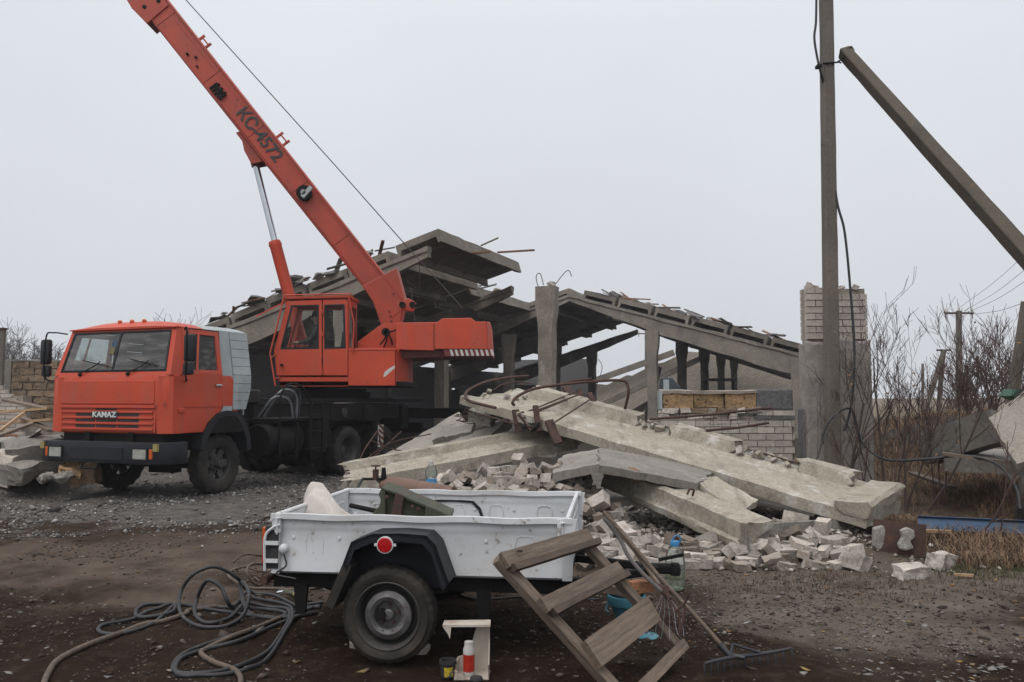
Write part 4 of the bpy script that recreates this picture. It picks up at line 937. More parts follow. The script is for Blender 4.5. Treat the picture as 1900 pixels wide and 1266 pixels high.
    mb().ring(far, fin, Y(.03)).build('far_wall_frame', M_RED, T); mb().prism([p+Y(dep-.03) for p in [w(516, 700), w(645, 700), w(645, 650), w(509, 652)]], Y(.03)).build('far_wall', M_RED, T)
    # roof
    rp_ = [w(524, 556, D-.04), w(650, 553, D-.04), w(650, 547, D-.04), w(528, 550, D-.04)]
    mb().prism(rp_, Y(dep+.1)).build('cabin_roof', M_RED, T, bevel=.02)
    mb().tube([w(526, 548, D-.05), w(650, 545, D-.05), w(655, 552, D+.3), w(655, 552, D+dep)], .015, 6).build('gutter', M_RED, T)
    # guard rails
    mb().tube([w(527, 549, D-.08), w(513, 610, D-.1), w(501, 655, D-.1), w(511, 716, D-.08)], .018, 6).build('guard_rail', M_RED, T)
    mb().tube([w(503, 664, D-.1), w(516, 655, D)], .012, 6).tube([w(509, 704, D-.09), w(520, 700, D)], .012, 6).build('guard_stay', M_RED, T)
    mb().tube([w(647, 551, D-.06), w(657, 600, D-.05), w(654, 655, D-.04)], .014, 6).build('guard_rail', M_RED, T)
    # raised front flap
    a, b, c, d = w(523, 562, D+.1), w(475, 587, D+.1), w(498, 592, D+.1), w(530, 573, D+.1)
    flp = [w(526, 560, D+.08), w(475, 586, D+.08), w(475, 586, D+.75)+Vector((.05, 0, .02)), w(526, 560, D+.75)+Vector((.05, 0, .02))]
    e_ = [flp[0].lerp(flp[2], .08), flp[1].lerp(flp[3], .08), flp[2].lerp(flp[0], .08), flp[3].lerp(flp[1], .08)]
    fo = mb().ring(flp, e_, (0, 0, -.03)).build('front_flap', M_RED, T); mb().add(e_, [(0, 1, 2, 3)]).build('flap_pane', M_GLASSO, fo)
    # seat and levers
    mb().box(w(612, 668)+Y(.48), (.5, .5, .14)).box(w(632, 640)+Y(.48), (.12, .46, .62), (0, .12, 0)).build('seat', M_DARKIN, T, bevel=.03)
    lv_ = mb()
    for q in range(4): p = w(545+q*7, 655)+Y(.3+.12*q); lv_.tube([p+Vector((0, 0, -.4)), p+Vector((.03, 0, .08))], .012, 6); lv_.lathe([(.025, -.02), (.03, .0), (.0, .03)], 8, Matrix.Translation(p+Vector((.03, 0, .1))))
    lv_.b2(w(535, 700)+Y(.2), w(572, 668)+Y(.8)); lv_.build('control_levers', M_BLACK, T)
    # ---- engine housing right of the cabin
    eh = [(646, 716), (733, 716), (733, 649), (646, 650)]
    hs_ = mb().prism(side(eh, D-.01), Y(.8)).build('engine_housing', M_RED, T, bevel=.012)
    mb().prism([w(646, 651, D-.02), w(735, 650, D-.02), w(735, 646, D-.02), w(646, 647, D-.02)], Y(.85)).build('housing_lid', M_RED, hs_, bevel=.006)
    mb().prism([w(734, 716, D+.03), w(757, 712, D+.55), w(757, 652, D+.55), w(734, 650, D+.03)], Y(.9)).build('corner_housing', M_RED, T, bevel=.01)
    sc_ = mb(); sc_.add([w(711, 700, D-.013), w(716, 698, D-.013), (w(733, 683, D-.013)), w(732, 678, D-.013), w(722, 684, D-.013), w(714, 690, D-.013)], [(0, 1, 2, 3, 4, 5)]); sc_.build('paint_scrape', M_WSTR, hs_)
    # ---- pivot frame plates
    pv = [(664, 650), (664, 634), (706, 603), (716, 600), (738, 601), (738, 652)]
    for k, dd in enumerate((D+.55, D+1.55)): mb().prism(side(pv, dd), Y(.06)).build('pivot_plate', M_RED, T, bevel=.008)
    mb().prism([w(660, 652, D+.1), w(740, 652, D+.1), w(740, 646, D+.1), w(660, 646, D+.1)], Y(1.9)).build('deck_plate', M_RED, T)
    mb().lathe([(.05, 0), (.09, 0), (.09, .12), (.05, .12), (.05, 0)], 16, Matrix.Translation(w(717, 617, D+.42)) @ Euler((R(90), 0, 0)).to_matrix().to_4x4()).build('hydraulic_swivel', M_BLACK, T, 40)
    for q, (u1, v1) in enumerate(((705, 640), (712, 645), (728, 640), (735, 612))): mb().tube(bez([w(717, 617, D+.4), w((717+u1)/2+3, (617+v1)/2, D+.36), w(u1, v1, D+.42)], 4), .018, 6).build('hydraulic_hose', M_BLACK, T)
    # ---- counterweight and winch housing
    D2 = D+.12
    wh = mb().prism([w(735, 649, D2), w(806, 651, D2), w(806, 648, D2), w(905, 648, D2), w(903, 597, D2), w(883, 597, D2), w(874, 590, D2), w(820, 591, D2), w(812, 598, D2), w(735, 599, D2)], Y(2.0)).build('winch_housing', M_RED, T, bevel=.012)
    mb().prism([w(905, 650, D2-.02), w(914, 660, D2+.2), w(910, 598, D2+.2), w(903, 596, D2-.02)], Y(1.7)).build('counterweight', M_RED, T, bevel=.02)
    mb().bar(w(805, 600, D2-.01), w(805, 650, D2-.01), .02, .012).build('panel_seam', M_DRED, wh)
    mb().prism([w(748, 664, D2+.15), w(834, 662, D2+.15), w(834, 646, D2+.15), w(738, 647, D2+.15)], Y(1.6)).build('rear_beam', M_DRED, T)
    sb = mb().prism([w(826, 661, D2+.02), w(913, 660, D2+.02), w(913, 648, D2+.02), w(822, 648, D2+.02)], Y(1.6)).build('hazard_beam', M_DRED, T)
    for q in range(9):
        u = 834+q*9.4; ww = 4.6
        mb().add([w(u, 648.5, D2+.015), w(u+ww, 648.5, D2+.015), w(u+ww+3.5, 660.5, D2+.015), w(u+3.5, 660.5, D2+.015)], [(0, 1, 2, 3)]).build('hazard_stripe', M_WSTR, sb)
    mb().tube([w(803, 602, D2+.3), w(803, 590, D2+.3), w(806, 587, D2+.3)], .012, 6).build('lifting_hook', M_BLACK, T)
    # winch drum
    mb().lathe([(.26, -.4), (.26, -.36), (.17, -.36), (.17, .36), (.26, .36), (.26, .4)], 20, Matrix.Translation(w(868, 596, D+1.2)) @ Euler((R(90), 0, 0)).to_matrix().to_4x4()).build('winch_drum', M_BLACK, T, 40)
    # ---- boom: box section in the plane of slewing
    DB = 18.25; BW = .5
    lo0, lo1 = W(205, -56, DB), W(684, 546, DB); up0, up1 = W(258, -68, DB), W(749, 555, DB)
    sec = mb().prism([lo0, lo1, W(697, 566, DB), W(738, 566, DB), up1, up0], Y(BW)); boom = sec.build('boom', M_REDB, T, bevel=.02)
    ax = (lo1-lo0).normalized(); nz_ = Vector((ax.z*-1, 0, ax.x)); nz_ = nz_ if nz_.z > 0 else -nz_
    # flange strips along both edges of the near face
    for p0, p1, off in ((lo0, lo1, nz_*.03), (up0, up1, -nz_*.03)): mb().bar(p0+off-Y(.006), p1+off-Y(.006), .012, .055, up=(0, 1, 0)).build('boom_flange', M_REDB, boom)
    mb().bar(lo0+nz_*.43-Y(.004), lo1+nz_*.46-Y(.004), .008, .012, up=(0, 1, 0)).build('boom_weld', M_REDB, boom)
    for t_ in (.18, .36, .53, .70, .86):
        p_ = lo0.lerp(lo1, t_); mb().bar(p_+nz_*.02-Y(.003), p_+nz_*.54-Y(.003), .006, .010, up=(0, 1, 0)).build('boom_seam', M_DRED, boom)
    mb().tube([lo0.lerp(lo1, .42)+nz_*.07-Y(.02), lo0.lerp(lo1, .97)+nz_*.07-Y(.02)], .011, 6).build('boom_pipe', M_REDB, boom)
    # reinforced root and lugs
    mb().prism([W(672, 531, DB-.02), W(735, 497, DB-.02), W(751, 556, DB-.02), W(740, 604, DB-.02), W(708, 606, DB-.02), W(692, 560, DB-.02)], Y(BW+.04)).build('boom_root', M_REDB, T, bevel=.015)
    mb().prism([W(727, 590, DB-.03), W(738, 563, DB-.03), W(757, 553, DB-.03), W(772, 562, DB-.03), W(766, 578, DB-.03), W(748, 576, DB-.03)], Y(.12)).build('root_lug', M_REDB, T, bevel=.02)
    for (u, v) in ((747, 566), (766, 566)): mb().lathe([(.07, 0), (.07, .08), (0, .08)], 14, Matrix.Translation(W(u, v, DB-.03)) @ Euler((R(90), 0, 0)).to_matrix().to_4x4()).build('pivot_pin', M_BLACK, T, 40)
    for (u, v) in ((722, 578), (725, 587), (726, 596), (730, 545)): mb().lathe([(.022, 0), (.022, .03), (0, .03)], 8, Matrix.Translation(W(u, v, DB-.02)) @ Euler((R(90), 0, 0)).to_matrix().to_4x4()).build('bolt', M_DRED, boom)
    # marking on the near face; text runs down the boom
    bx = Vector(ax); bx = bx if bx.x > 0 else -bx; byv = nz_
    cpt = (W(441, 200, DB)+W(522, 300, DB))/2 - Y(.012)
    text_mesh('boom_lettering', 'КС-4572', .40, M_LETTER, TMI @ frame(cpt, bx, byv, bx.cross(byv)), boom, .008, 1.0, .003)
    for (u, v, r_) in ((348, 101, .03), (364, 107, .03), (366, 124, .025), (269, 14, .05), (295, 3, .05)): mb().lathe([(r_, 0), (r_, .04), (r_*.5, .05), (0, .05)], 10, Matrix.Translation(W(u, v, DB)) @ Euler((R(90), 0, 0)).to_matrix().to_4x4()).build('bolt', M_BLACK, boom)
    # tool bundle / grease block on the side, cable drum, rope guides
    gb = mb()
    for q in range(9): p = W(398+q*2.0, 158+q*2.6, DB-.03); gb.bar(p+nz_*(.08+.03*math.sin(q*2)), p-nz_*(.1+.04*math.cos(q*3)), .05, .03)
    gb.build('wear_pad_bolts', M_BLACK, boom)
    rl = mb().lathe([(.15, 0), (.17, .0), (.17, .03), (.13, .05), (.13, .09), (.17, .11), (.17, .13), (0, .13)], 26, Matrix.Translation(W(566, 360, DB)) @ Euler((R(90), 0, 0)).to_matrix().to_4x4()).build('cable_reel', M_BLACK, boom, 40)
    mb().lathe([(.06, .13), (.06, .19), (0, .19)], 14, Matrix.Translation(W(566, 360, DB)) @ Euler((R(90), 0, 0)).to_matrix().to_4x4()).build('reel_hub', M_STEEL, rl, 40)
    mb().bar(W(561, 366, DB-.16), W(578, 347, DB-.16), .06, .09).build('reel_bracket', M_CABW, rl)
    for (u, v) in ((366, 71), (512, 252)):
        p = W(u, v, DB); t = mb()
        for off in (0, .24): q_ = p+bx*off+Y(.1); t.bar(q_-nz_*.03, q_+nz_*.17, .04, .05)
        t.tube([p+Y(.08)+nz_*.1, p+bx*.24+Y(.08)+nz_*.1], .018, 8); t.build('rope_guide', M_REDB, boom)
    # head of the boom
    mb().prism([W(244, 15, DB-.03), W(272, 44, DB-.03), W(312, 10, DB-.03), W(262, -60, DB-.03), W(205, -50, DB-.03)], Y(BW+.06)).build('boom_head', M_REDB, T, bevel=.01)
    mb().prism([W(256, 24, DB+.05), W(274, 46, DB+.05), W(283, 42, DB+.05), W(268, 18, DB+.05)], Y(.4)).build('wear_shoe', M_DRED, T)
    mb().tube([W(246, 14, DB+.1), W(262, 24, DB+.1), W(262, 28, DB+.1)], .035, 8).build('head_pin', M_BLACK, T)
    # ---- lift cylinder
    br = [W(437, 246, DB+.05), W(447, 243, DB+.05), W(487, 300, DB+.05), W(466, 304, DB+.05), W(453, 280, DB+.05), W(449, 262, DB+.05)]
    mb().prism(br, Y(.08)).prism([p+Y(.32) for p in br], Y(.08)).build('cylinder_bracket', M_REDB, T, bevel=.008)
    DC = DB+.25
    c0, c1, c2 = W(472, 296, DC), W(511, 452, DC), W(562, 645, DC)
    mb().tube([c0, c1], .075, 20).build('cylinder_rod', M_CHROME, T, 40)
    mb().tube([W(470, 290, DC), W(475, 309, DC)], .1, 16).build('rod_eye', M_DRED, T, 40)
    mb().tube([W(509, 448, DC), W(511, 455, DC), W(512, 458, DC), c2], [.13, .15, .135, .135], 24).build('cylinder_barrel', M_RED, T, 40)
    # ---- hoist rope
    mb().tube([W(345, 0, 18.5), W(300, -52, 18.5)], .013, 6).tube([W(345, 0, 18.5), W(620, 305, 18.5), W(735, 435, 18.5), W(868, 583, 18.5)], .013, 6).build('hoist_rope', M_WIRE, T)
    mb().tube([W(762, 533, 19.5), W(770, 600, 19.5)], .01, 5).build('signal_wire', M_WIRE, T)
superstructure()
# ---------------------------------------------------------------- operator in the cabin
def operator():
    base = W(594, 660, 17.83)
    rt = tag(empty('person', base), 'person in dark jacket and cap seated at the levers inside the crane cabin', 'person')
    # facing -x; coordinates relative to the hip
    P = {}; V = []; E = []; Rr = []
    def add(k, p, r, par=None):
        P[k] = len(V); V.append(p); Rr.append(r)
        if par is not None: E.append((P[par], P[k]))
    add('hip', (0, 0, .1), .16); add('waist', (-.02, 0, .28), .15, 'hip'); add('chest', (-.03, 0, .48), .165, 'waist'); add('neck0', (-.04, 0, .62), .09, 'chest'); add('neck', (-.06, 0, .68), .058, 'neck0')
    add('jaw', (-.085, 0, .745), .075, 'neck'); add('head', (-.08, 0, .82), .10, 'jaw'); add('crown', (-.07, 0, .90), .085, 'head')
    for s, n_ in ((1, 'l'), (-1, 'r')):
        add('sh'+n_, (-.03, .19*s, .57), .075, 'chest'); add('el'+n_, (-.16, .25*s, .32), .052, 'sh'+n_); add('wr'+n_, (-.40, .20*s, .27), .034, 'el'+n_); add('pa'+n_, (-.47, .19*s, .27), .038, 'wr'+n_)
        for q in range(4):
            y = .19*s+(q-1.5)*.022; add('f%d%s' % (q, n_), (-.53-.01*(q in (1, 2)), y, .275), .011, 'pa'+n_); add('g%d%s' % (q, n_), (-.555, y, .25), .009, 'f%d%s' % (q, n_))
        add('t'+n_, (-.47, .15*s, .295), .012, 'pa'+n_); add('u'+n_, (-.51, .14*s, .29), .01, 't'+n_)
        add('th'+n_, (-.12, .12*s, .07), .105, 'hip'); add('kn'+n_, (-.46, .14*s, .10), .07, 'th'+n_); add('an'+n_, (-.50, .14*s, -.32), .05, 'kn'+n_); add('to'+n_, (-.66, .15*s, -.36), .045, 'an'+n_)
    me = bpy.data.meshes.new('body'); me.from_pydata(V, E, []); o = obj('body', me, rt)
    sk = o.modifiers.new('skin', 'SKIN'); me.skin_vertices or me.attributes
    if not me.skin_vertices:
        bm = bmesh.new(); bm.from_mesh(me); bm.verts.layers.skin.verify(); bm.to_mesh(me); bm.free()
    for i, d in enumerate(me.skin_vertices[0].data): d.radius = (Rr[i], Rr[i]*(.85 if i < 3 else 1)); d.use_root = (i == 0)
    ss = o.modifiers.new('sub', 'SUBSURF'); ss.levels = 2; ss.render_levels = 2
    bpy.context.view_layer.update()
    m2 = bpy.data.meshes.new_from_object(o.evaluated_get(bpy.context.evaluated_depsgraph_get())); o.modifiers.clear(); o.data = m2; m2.name = 'body'
    m2.materials.clear(); m2.materials.append(M_JACKET); m2.materials.append(M_SKIN); m2.shade_smooth()
    for p in m2.polygons:
        c = p.center
        if c.z > .675 or (c.x < -.405 and c.z > .2 and c.z < .34): p.material_index = 1
    fc = MB().box((-.19, 0, .80), (.035, .03, .05)).build('nose', M_SKIN, rt, 40, .01)
    for s in (-1, 1): MB().lathe([(.0, -.012), (.012, 0), (0, .012)], 8, Matrix.Translation((-.172, .035*s, .825))).build('eye', M_LETTER, rt, 40); MB().box((-.075, .102*s, .80), (.03, .015, .055)).build('ear', M_SKIN, rt, 40, .005)
    MB().box((-.172, 0, .755), (.012, .05, .012)).build('mouth', M_DRED, rt)
    MB().lathe([(.112, 0), (.118, .05), (.10, .11), (.05, .135), (0, .14)], 20, Matrix.Translation((-.075, 0, .85))).box((-.20, 0, .86), (.1, .15, .015)).build('cap', M_CAP, rt, 40)
operator()
# ================================================================ WHITE CAR TRAILER
NL = Vector((-1.51, 5.25, 0)); TE = Vector((.9925, -.122, 0)); TN = Vector((.122, .9925, 0)); TLEN, TWID, ZB, ZT = 1.887, 1.42, .50, .865
TMT = frame(NL, TE, TN, (0, 0, 1)); TMTI = TMT.inverted()
def tl(u, v, yl):
    """photo pixel -> trailer frame on the plane y = yl"""
    d = TMTI.to_3x3() @ ray(u, v); o = TMTI @ Vector((0, 0, CAMH)); k = (yl-o.y)/d.y; return o+d*k
def small_wheel(parent, x, y, out, rz=0):
    w = empty('wheel', (x, y, .30)); w.parent = parent
    t = obj('tyre', TYR2, w); t.rotation_euler = (0, rz, 0)
    s = out; r = MB()
    r.lathe([(.142, .050*s), (.11, .066*s), (.085, .055*s), (.075, .02*s), (.035, .018*s), (.034, .05*s), (.026, .058*s), (0, .06*s)], 40, AXY, caps=False)
    rim = r.build('rim', M_RIMS, w, 32)
    MB().lathe([(.205, .075*s), (.197, .086*s), (.188, .072*s), (.178, .02*s), (.170, -.01*s), (.152, .0), (.143, .050*s)], 40, AXY, caps=False).build('rim_well', M_RIM, w, 32)
    for k in range(5):
        a = k*2*math.pi/5+.3
        MB().lathe([(.011, .02*s), (.011, .036*s), (0, .038*s)], 6, Matrix.Translation((.056*math.cos(a), 0, .056*math.sin(a))) @ AXY).build('wheel_nut', M_RUST, rim)
    for k in range(10):
        a = k*2*math.pi/10; MB().lathe([(.009, .0595*s), (.009, .0605*s), (0, .0605*s)], 8, Matrix.Translation((.098*math.cos(a), 0, .098*math.sin(a))) @ AXY).build('vent_hole', M_DARKIN, rim)
    return w
def trailer():
    global TYR2
    TYR2 = tyre_mesh('tyre', .288, .185, .175, M_RUB, .006, 60)
    T = empty('cargo_trailer', NL, math.atan2(TE.y, TE.x), 'white single-axle cargo trailer with dirty sides and black wheel arch', 'trailer')
    L, Wd = TLEN, TWID
    def pressed(name, x0, x1, y, face, parent=T):
        """pressed steel side: subdivided, slightly dished"""
        nx, nz = 60, 14; vs = []; fs = []; rnd = random.Random(int(y*10)+3)
        for t in (0, 1):
            for i in range(nx+1):
                for j in range(nz+1):
                    a = x0+(x1-x0)*i/nx; z = ZB+.012+(ZT-.02-ZB-.012)*j/nz
                    q = (z-ZB)/(ZT-ZB); d = -.012*math.sin(q*math.pi)+.006*float(vnoise(a, z, 3, 5)); d += .007*(1 if .80 < q < .86 else 0)
                    vs.append((a, y+face*(d+(-.006 if t else 0)), z))
        K = (nx+1)*(nz+1)
        for i in range(nx):
            for j in range(nz):
                k = i*(nz+1)+j; fs += [(k, k+nz+1, k+nz+2, k+1), (K+k, K+k+1, K+k+nz+2, K+k+nz+1)]
        return MB().add(vs, fs).build(name, M_WHITE, parent, 40)
    near = pressed('side_board', 0, L, 0, -1); far = pressed('side_board', 0, L, Wd, -1)
    def arch(xc, w, z0, h, y, parent):
        pts = [(xc-w, y, z0), (xc-w, y, z0+h*.7), (xc-w*.8, y, z0+h*.95), (xc-w*.4, y, z0+h), (xc+w*.4, y, z0+h), (xc+w*.8, y, z0+h*.95), (xc+w, y, z0+h*.7), (xc+w, y, z0)]
        MB().tube(pts, .0035, 5).build('pressed_arch', M_WHITE, parent)
    for x, w in ((.27, .055), (.60, .05), (.92, .05), (1.22, .055), (1.60, .06)):
        arch(x, w, .60, .155, .012, near); arch(x, w, .60, .155, Wd+.008, far)
    for x in (.13, .43, 1.05, 1.36, 1.74):
        for y, p in ((.006, near), (Wd+.004, far)): MB().lathe([(.012, 0), (.010, -.004), (0, -.005)], 10, Matrix.Translation((x, y+.004, .72)) @ AXY).build('rivet_boss', M_WHITE, p, 40)
    # end boards
    def endb(name, x, sgn):
        o = MB().b2((x-.008, .01, ZB+.01), (x+.008, Wd-.01, ZT-.01)).build(name, M_WHITE, T)
        for z in (.60, .70, .78): MB().b2((x-.014, .12, z-.008), (x+.014, Wd-.12, z+.008)).build('pressed_rib', M_WHITE, o, bevel=.004)
        MB().tube([(x, -.012, ZT-.005), (x, Wd+.012, ZT-.005)], .015, 8).build('end_rail', M_WHITE, o, 40)
        return o
    endb('tail_board', .02, -1); endb('head_board', L-.03, 1)
    # flared corner of the head board
    for y, s in ((-.005, -1), (Wd+.005, 1)):
        MB().prism([(L-.06, y, ZB), (L-.0, y, ZB), (L+.02, y+.03*s*0, ZT-.06), (L+.03, y, ZT), (L-.04, y, ZT), (L-.06, y, ZT-.08)], (0, .012*s, 0)).build('corner_post', M_WHITE, T)
        MB().prism([(.0, y, ZB), (.05, y, ZB), (.05, y, ZT), (.0, y, ZT)], (0, .012*s, 0)).build('corner_post', M_WHITE, T)
    MB().b2((0, 0.01, ZB), (L-.02, Wd-.01, ZB+.015)).build('bed_floor', M_STEEL, T)
    for y in (-.004, Wd+.004):
        rl = MB(); n = 24
        for i in range(n):
            x0, x1 = -.01+L*1.005*i/n, -.01+L*1.005*(i+1)/n; z0 = ZT+.004*math.sin(i*.9); z1 = ZT+.004*math.sin((i+1)*.9)
            rl.prism([(x0, y-.018, z0-.03), (x0, y+.018, z0-.03), (x0, y+.018, z0+.004), (x0, y-.018, z0+.004)], (x1-x0, 0, z1-z0))
        rl.build('top_rail', M_WHITE, T)
    for x in (L-.07, .04):
        la = MB().b2((x-.018, -.03, ZT-.11), (x+.018, -.006, ZT-.0)).tube([(x, -.036, ZT-.12), (x, -.04, ZT-.02), (x+.03, -.035, ZT-.015)], .006, 6).build('latch', M_WHITE, T)
    # frame and drawbar
    fr = MB()
    for y in (.10, Wd-.10): fr.b2((-.02, y-.03, ZB-.10), (L+.03, y+.03, ZB-.004))
    for x in (.05, .9, L-.06): fr.b2((x-.03, .1, ZB-.09), (x+.03, Wd-.1, ZB-.01))
    fr.build('frame_rail', M_BLACK, T)
    MB().tube([(-.06, .0, ZB-.05), (-.06, Wd, ZB-.05)], .028, 10).build('rear_cross_tube', M_RUST, T, 40)
    tip = Vector((L+.60, Wd/2, .44))
    for y in (.12, Wd-.12): MB().bar((L-.3, y, ZB-.09), tip+Vector((-.05, (y-Wd/2)*.05, 0)), .04, .055).build('drawbar_arm', M_BLACK, T, bevel=.01)
    MB().b2(tip+Vector((-.2, -.035, -.03)), tip+Vector((.04, .035, .035))).build('coupling_body', M_BLACK, T, bevel=.015)
    MB().lathe([(.035, -.04), (.04, 0), (.028, .04), (0, .045)], 14, Matrix.Translation(tip+Vector((.06, 0, .0)))).bar(tip+Vector((-.05, 0, .06)), tip+Vector((.12, 0, .10)), .03, .02).build('coupling_head', M_BLACK, T, 40)
    MB().lathe([(.03, -.9), (.03, .9)], 10, Matrix.Translation((.75, Wd/2, .305)) @ AXY).build('axle', M_BLACK, T)
    for y in (.14, Wd-.14): MB().tube(bez([(.3, y, .40), (.52, y, .33), (.75, y, .30), (.98, y, .33), (1.2, y, .40)], 5), .022, 6).build('leaf_spring', M_BLACK, T)
    for x in (.16, 1.33):
        MB().prism([(x-.035, .04, ZB-.08), (x+.055, .04, ZB-.08), (x+.04, .04, .24), (x-.02, .04, .24)], (0, .03, 0)).build('support_leg', M_BLACK, T)
    # wheels, fenders
    xc = tl(721, 1122, -.14).x
    small_wheel(T, xc, -.095, -1, .3); small_wheel(T, xc, Wd+.095, 1, 1.1)
    prof = [tl(u, v, -.22) for u, v in ((604, 1108), (636, 1046), (651, 1006), (690, 991), (742, 990), (791, 994), (808, 1011), (833, 1082))]
    for y0, y1 in ((-.22, .0), (Wd, Wd+.22)):
        f = MB(); a = [(p.x, p.z) for p in prof[1:]]
        cen = (xc, .45); b = [(x+(cen[0]-x)*.05, z-.018) for x, z in a]
        for i in range(len(a)-1):
            q = [a[i], a[i+1], b[i+1], b[i]]; f.prism([(x, y0, z) for x, z in q], (0, y1-y0, 0))
        lip = [(x+(cen[0]-x)*.10, z-.05) for x, z in a]
        ye = y0 if y0 < 0 else y1
        for i in range(len(a)-1): f.prism([(x, ye, z) for x, z in [a[i], a[i+1], lip[i+1], lip[i]]], (0, .006 if y0 < 0 else -.006, 0))
        fo = f.build('fender', M_BUMP, T, 30)
        MB().prism([(prof[1].x, y0, prof[1].z), (prof[1].x+.05, y0, prof[1].z-.02), (prof[0].x+.045, y0, prof[0].z-.07), (prof[0].x-.005, y0, prof[0].z-.05)], (0, y1-y0-.02, 0)).build('mud_flap', M_RUB, fo)
        if y0 < 0:
            p = tl(715, 1011, -.232); d = MB().lathe([(.046, 0), (.046, -.012), (.04, -.018), (0, -.02)], 26, Matrix.Translation(p) @ AXY).build('side_reflector', M_LENSR, T, 40)
            MB().lathe([(.05, .0), (.05, -.013), (.045, -.014), (.045, .0)], 26, Matrix.Translation(p) @ AXY).b2(p+Vector((-.066, -.006, -.008)), p+Vector((.066, -.002, .008))).build('reflector_bezel', M_WHITE, d, 40)
    pw = [tl(u, v, -.008) for u, v in ((636, 1050), (656, 1010), (694, 996), (788, 998), (803, 1015), (826, 1080), (826, 1090), (636, 1090))]
    MB().prism(pw, (0, -.006, 0)).build('wheel_well', M_BUMP, T)
    # tail lamp with its guard
    for y, s in ((.05, 1), (Wd-.05, -1)):
        lp = MB().b2((-.055, y-.05, ZB+.04), (.0, y+.05, ZB+.29)).build('tail_lamp', M_DARKIN, T, bevel=.008)
        MB().b2((-.075, y-.045, ZB+.05), (-.053, y+.045, ZB+.17)).build('red_lens', M_LENSR, lp, bevel=.004)
        MB().b2((-.075, y-.045, ZB+.175), (-.053, y+.045, ZB+.28)).build('orange_lens', M_LENSO, lp, bevel=.004)
        yo = -.035 if y < 1 else Wd+.035
        g = MB().tube(bez([(.06, yo, ZT-.06), (.02, yo, ZT-.075), (-.03, yo, ZT-.12), (-.04, yo, ZT-.2), (-.035, yo, ZB+.02)], 5), .009, 6)
        for z in (ZB+.19, ZB+.08): g.b2((-.04, yo-.006, z-.012), (.05, yo+.006, z+.012))
        g.build('lamp_guard', M_WHITE, T)
        MB().b2((-.03, yo+.012 if s > 0 else yo-.02, ZB+.03), (.045, yo+.02 if s > 0 else yo-.012, ZB+.27)).build('lamp_box', M_DARKIN, T)
        MB().lathe([(.03, 0), (.026, -.022), (.012, -.03), (0, -.031)], 14, Matrix.Translation((.075, -.006 if s > 0 else Wd+.01, ZB+.155)) @ AXY).build('plug_cover', M_WHITE, T, 40)
        MB().tube(bez([(.08, yo+.02, ZB+.12), (.1, yo+.01, ZB+.05), (.04, yo, ZB), (.16, yo+.02, ZB-.03)], 4), .006, 5).build('lamp_cable', M_HOSE, T)
    return T
trailer()
def in_trailer():
    # crumpled white sack over the rear left of the bed
    n, m = 60, 40; vs = []; fs = []; M = TMT
    for i in range(n+1):
        for j in range(m+1):
            u, v = i/n, j/m
            x = -.07+.54*u+.05*math.sin(v*5+u*3)*(1-.3*u); y = .36+.50*v*(1-.25*u)+.10*u+.04*math.sin(u*7)
            prof = math.sin(max(0.0, min(1, v*.96+.02))*math.pi)**.42
            top = (.445-.33*max(0, u-.30)/.70)*(1-.30*(max(0, .14-u)/.14)**2)
            cr = u*.35+v; fold = .013*math.sin(cr*24+2*math.sin(u*4))+.008*math.sin(cr*47+u*5)+.05*float(vnoise(u, v, 2.5, 3))+.012*float(vnoise(u, v, 11, 7))
            z = ZB+.03+top*prof+fold*(.3+prof)
            vs.append(M @ Vector((x, y, z)))
    for i in range(n):
        for j in range(m): k = i*(m+1)+j; fs.append((k, k+m+1, k+m+2, k+1))
    b = MB().add(vs, fs).build('white_sack', M_SACK, None, 60)
    so = b.modifiers.new('thick', 'SOLIDIFY'); so.thickness = .004
    tag(b, 'crumpled off-white woven sack heaped in the rear corner of the trailer', 'sack')
    # olive machine casting propped on the bed
    r = wroot('olive_bracket', TMT @ Vector((.62, .5, ZB)), 'olive green metal casting with a rusty strap lying in the trailer', 'metal part')
    top = [(708, 905), (735, 913), (760, 925), (795, 939), (836, 957)]; bot = [(703, 938), (722, 955), (745, 960), (790, 965), (834, 975)]
    MB().prism([W(u, v, 5.75) for u, v in top]+[W(u, v, 5.75) for u, v in bot[::-1]]+[W(709, 930, 5.75), W(704, 920, 5.75)], (.01, .05, .01)).build('casting_web', M_GREEN, r, bevel=.006)
    MB().prism([W(u, v, 5.70) for u, v in top]+[W(u, v+5, 5.70) for u, v in top[::-1]], (.01, .20, .02)).build('casting_flange', M_GREEN, r, bevel=.004)
    MB().prism([W(690, 955, 5.70), W(704, 938, 5.70), W(706, 928, 5.70), W(702, 918, 5.70), W(708, 905, 5.70), W(714, 907, 5.70), W(716, 960, 5.70), W(700, 975, 5.70)], (.01, .2, .02)).build('casting_horn', M_GREEN, r, bevel=.008)
    MB().prism([W(734, 914, 5.69), W(750, 921, 5.69), W(740, 975, 5.69), W(722, 972, 5.69)], (.01, .22, .02)).build('strap', M_RUST, r, bevel=.004)
    MB().prism([W(790, 937, 5.68), W(800, 941, 5.68), W(836, 957, 5.68), W(835, 972, 5.68), W(786, 972, 5.68)], (0, .22, .0)).build('end_plate', M_GREEN, r, bevel=.01)
    for (u, v) in ((718, 922), (765, 940), (776, 945), (815, 960)): MB().lathe([(.012, 0), (.012, .02), (0, .022)], 8, Matrix.Translation(W(u, v, 5.68)) @ Euler((R(90), 0, 0)).to_matrix().to_4x4()).build('bolt', M_RUST, r)
    o = MB().tube([W(650, 938, 6.2), W(760, 962, 6.0)], .018, 8).build('iron_rod', M_BLACK, None, 40); tag(o, 'dark iron rod lying between the sack and the olive casting', 'rod')
in_trailer()
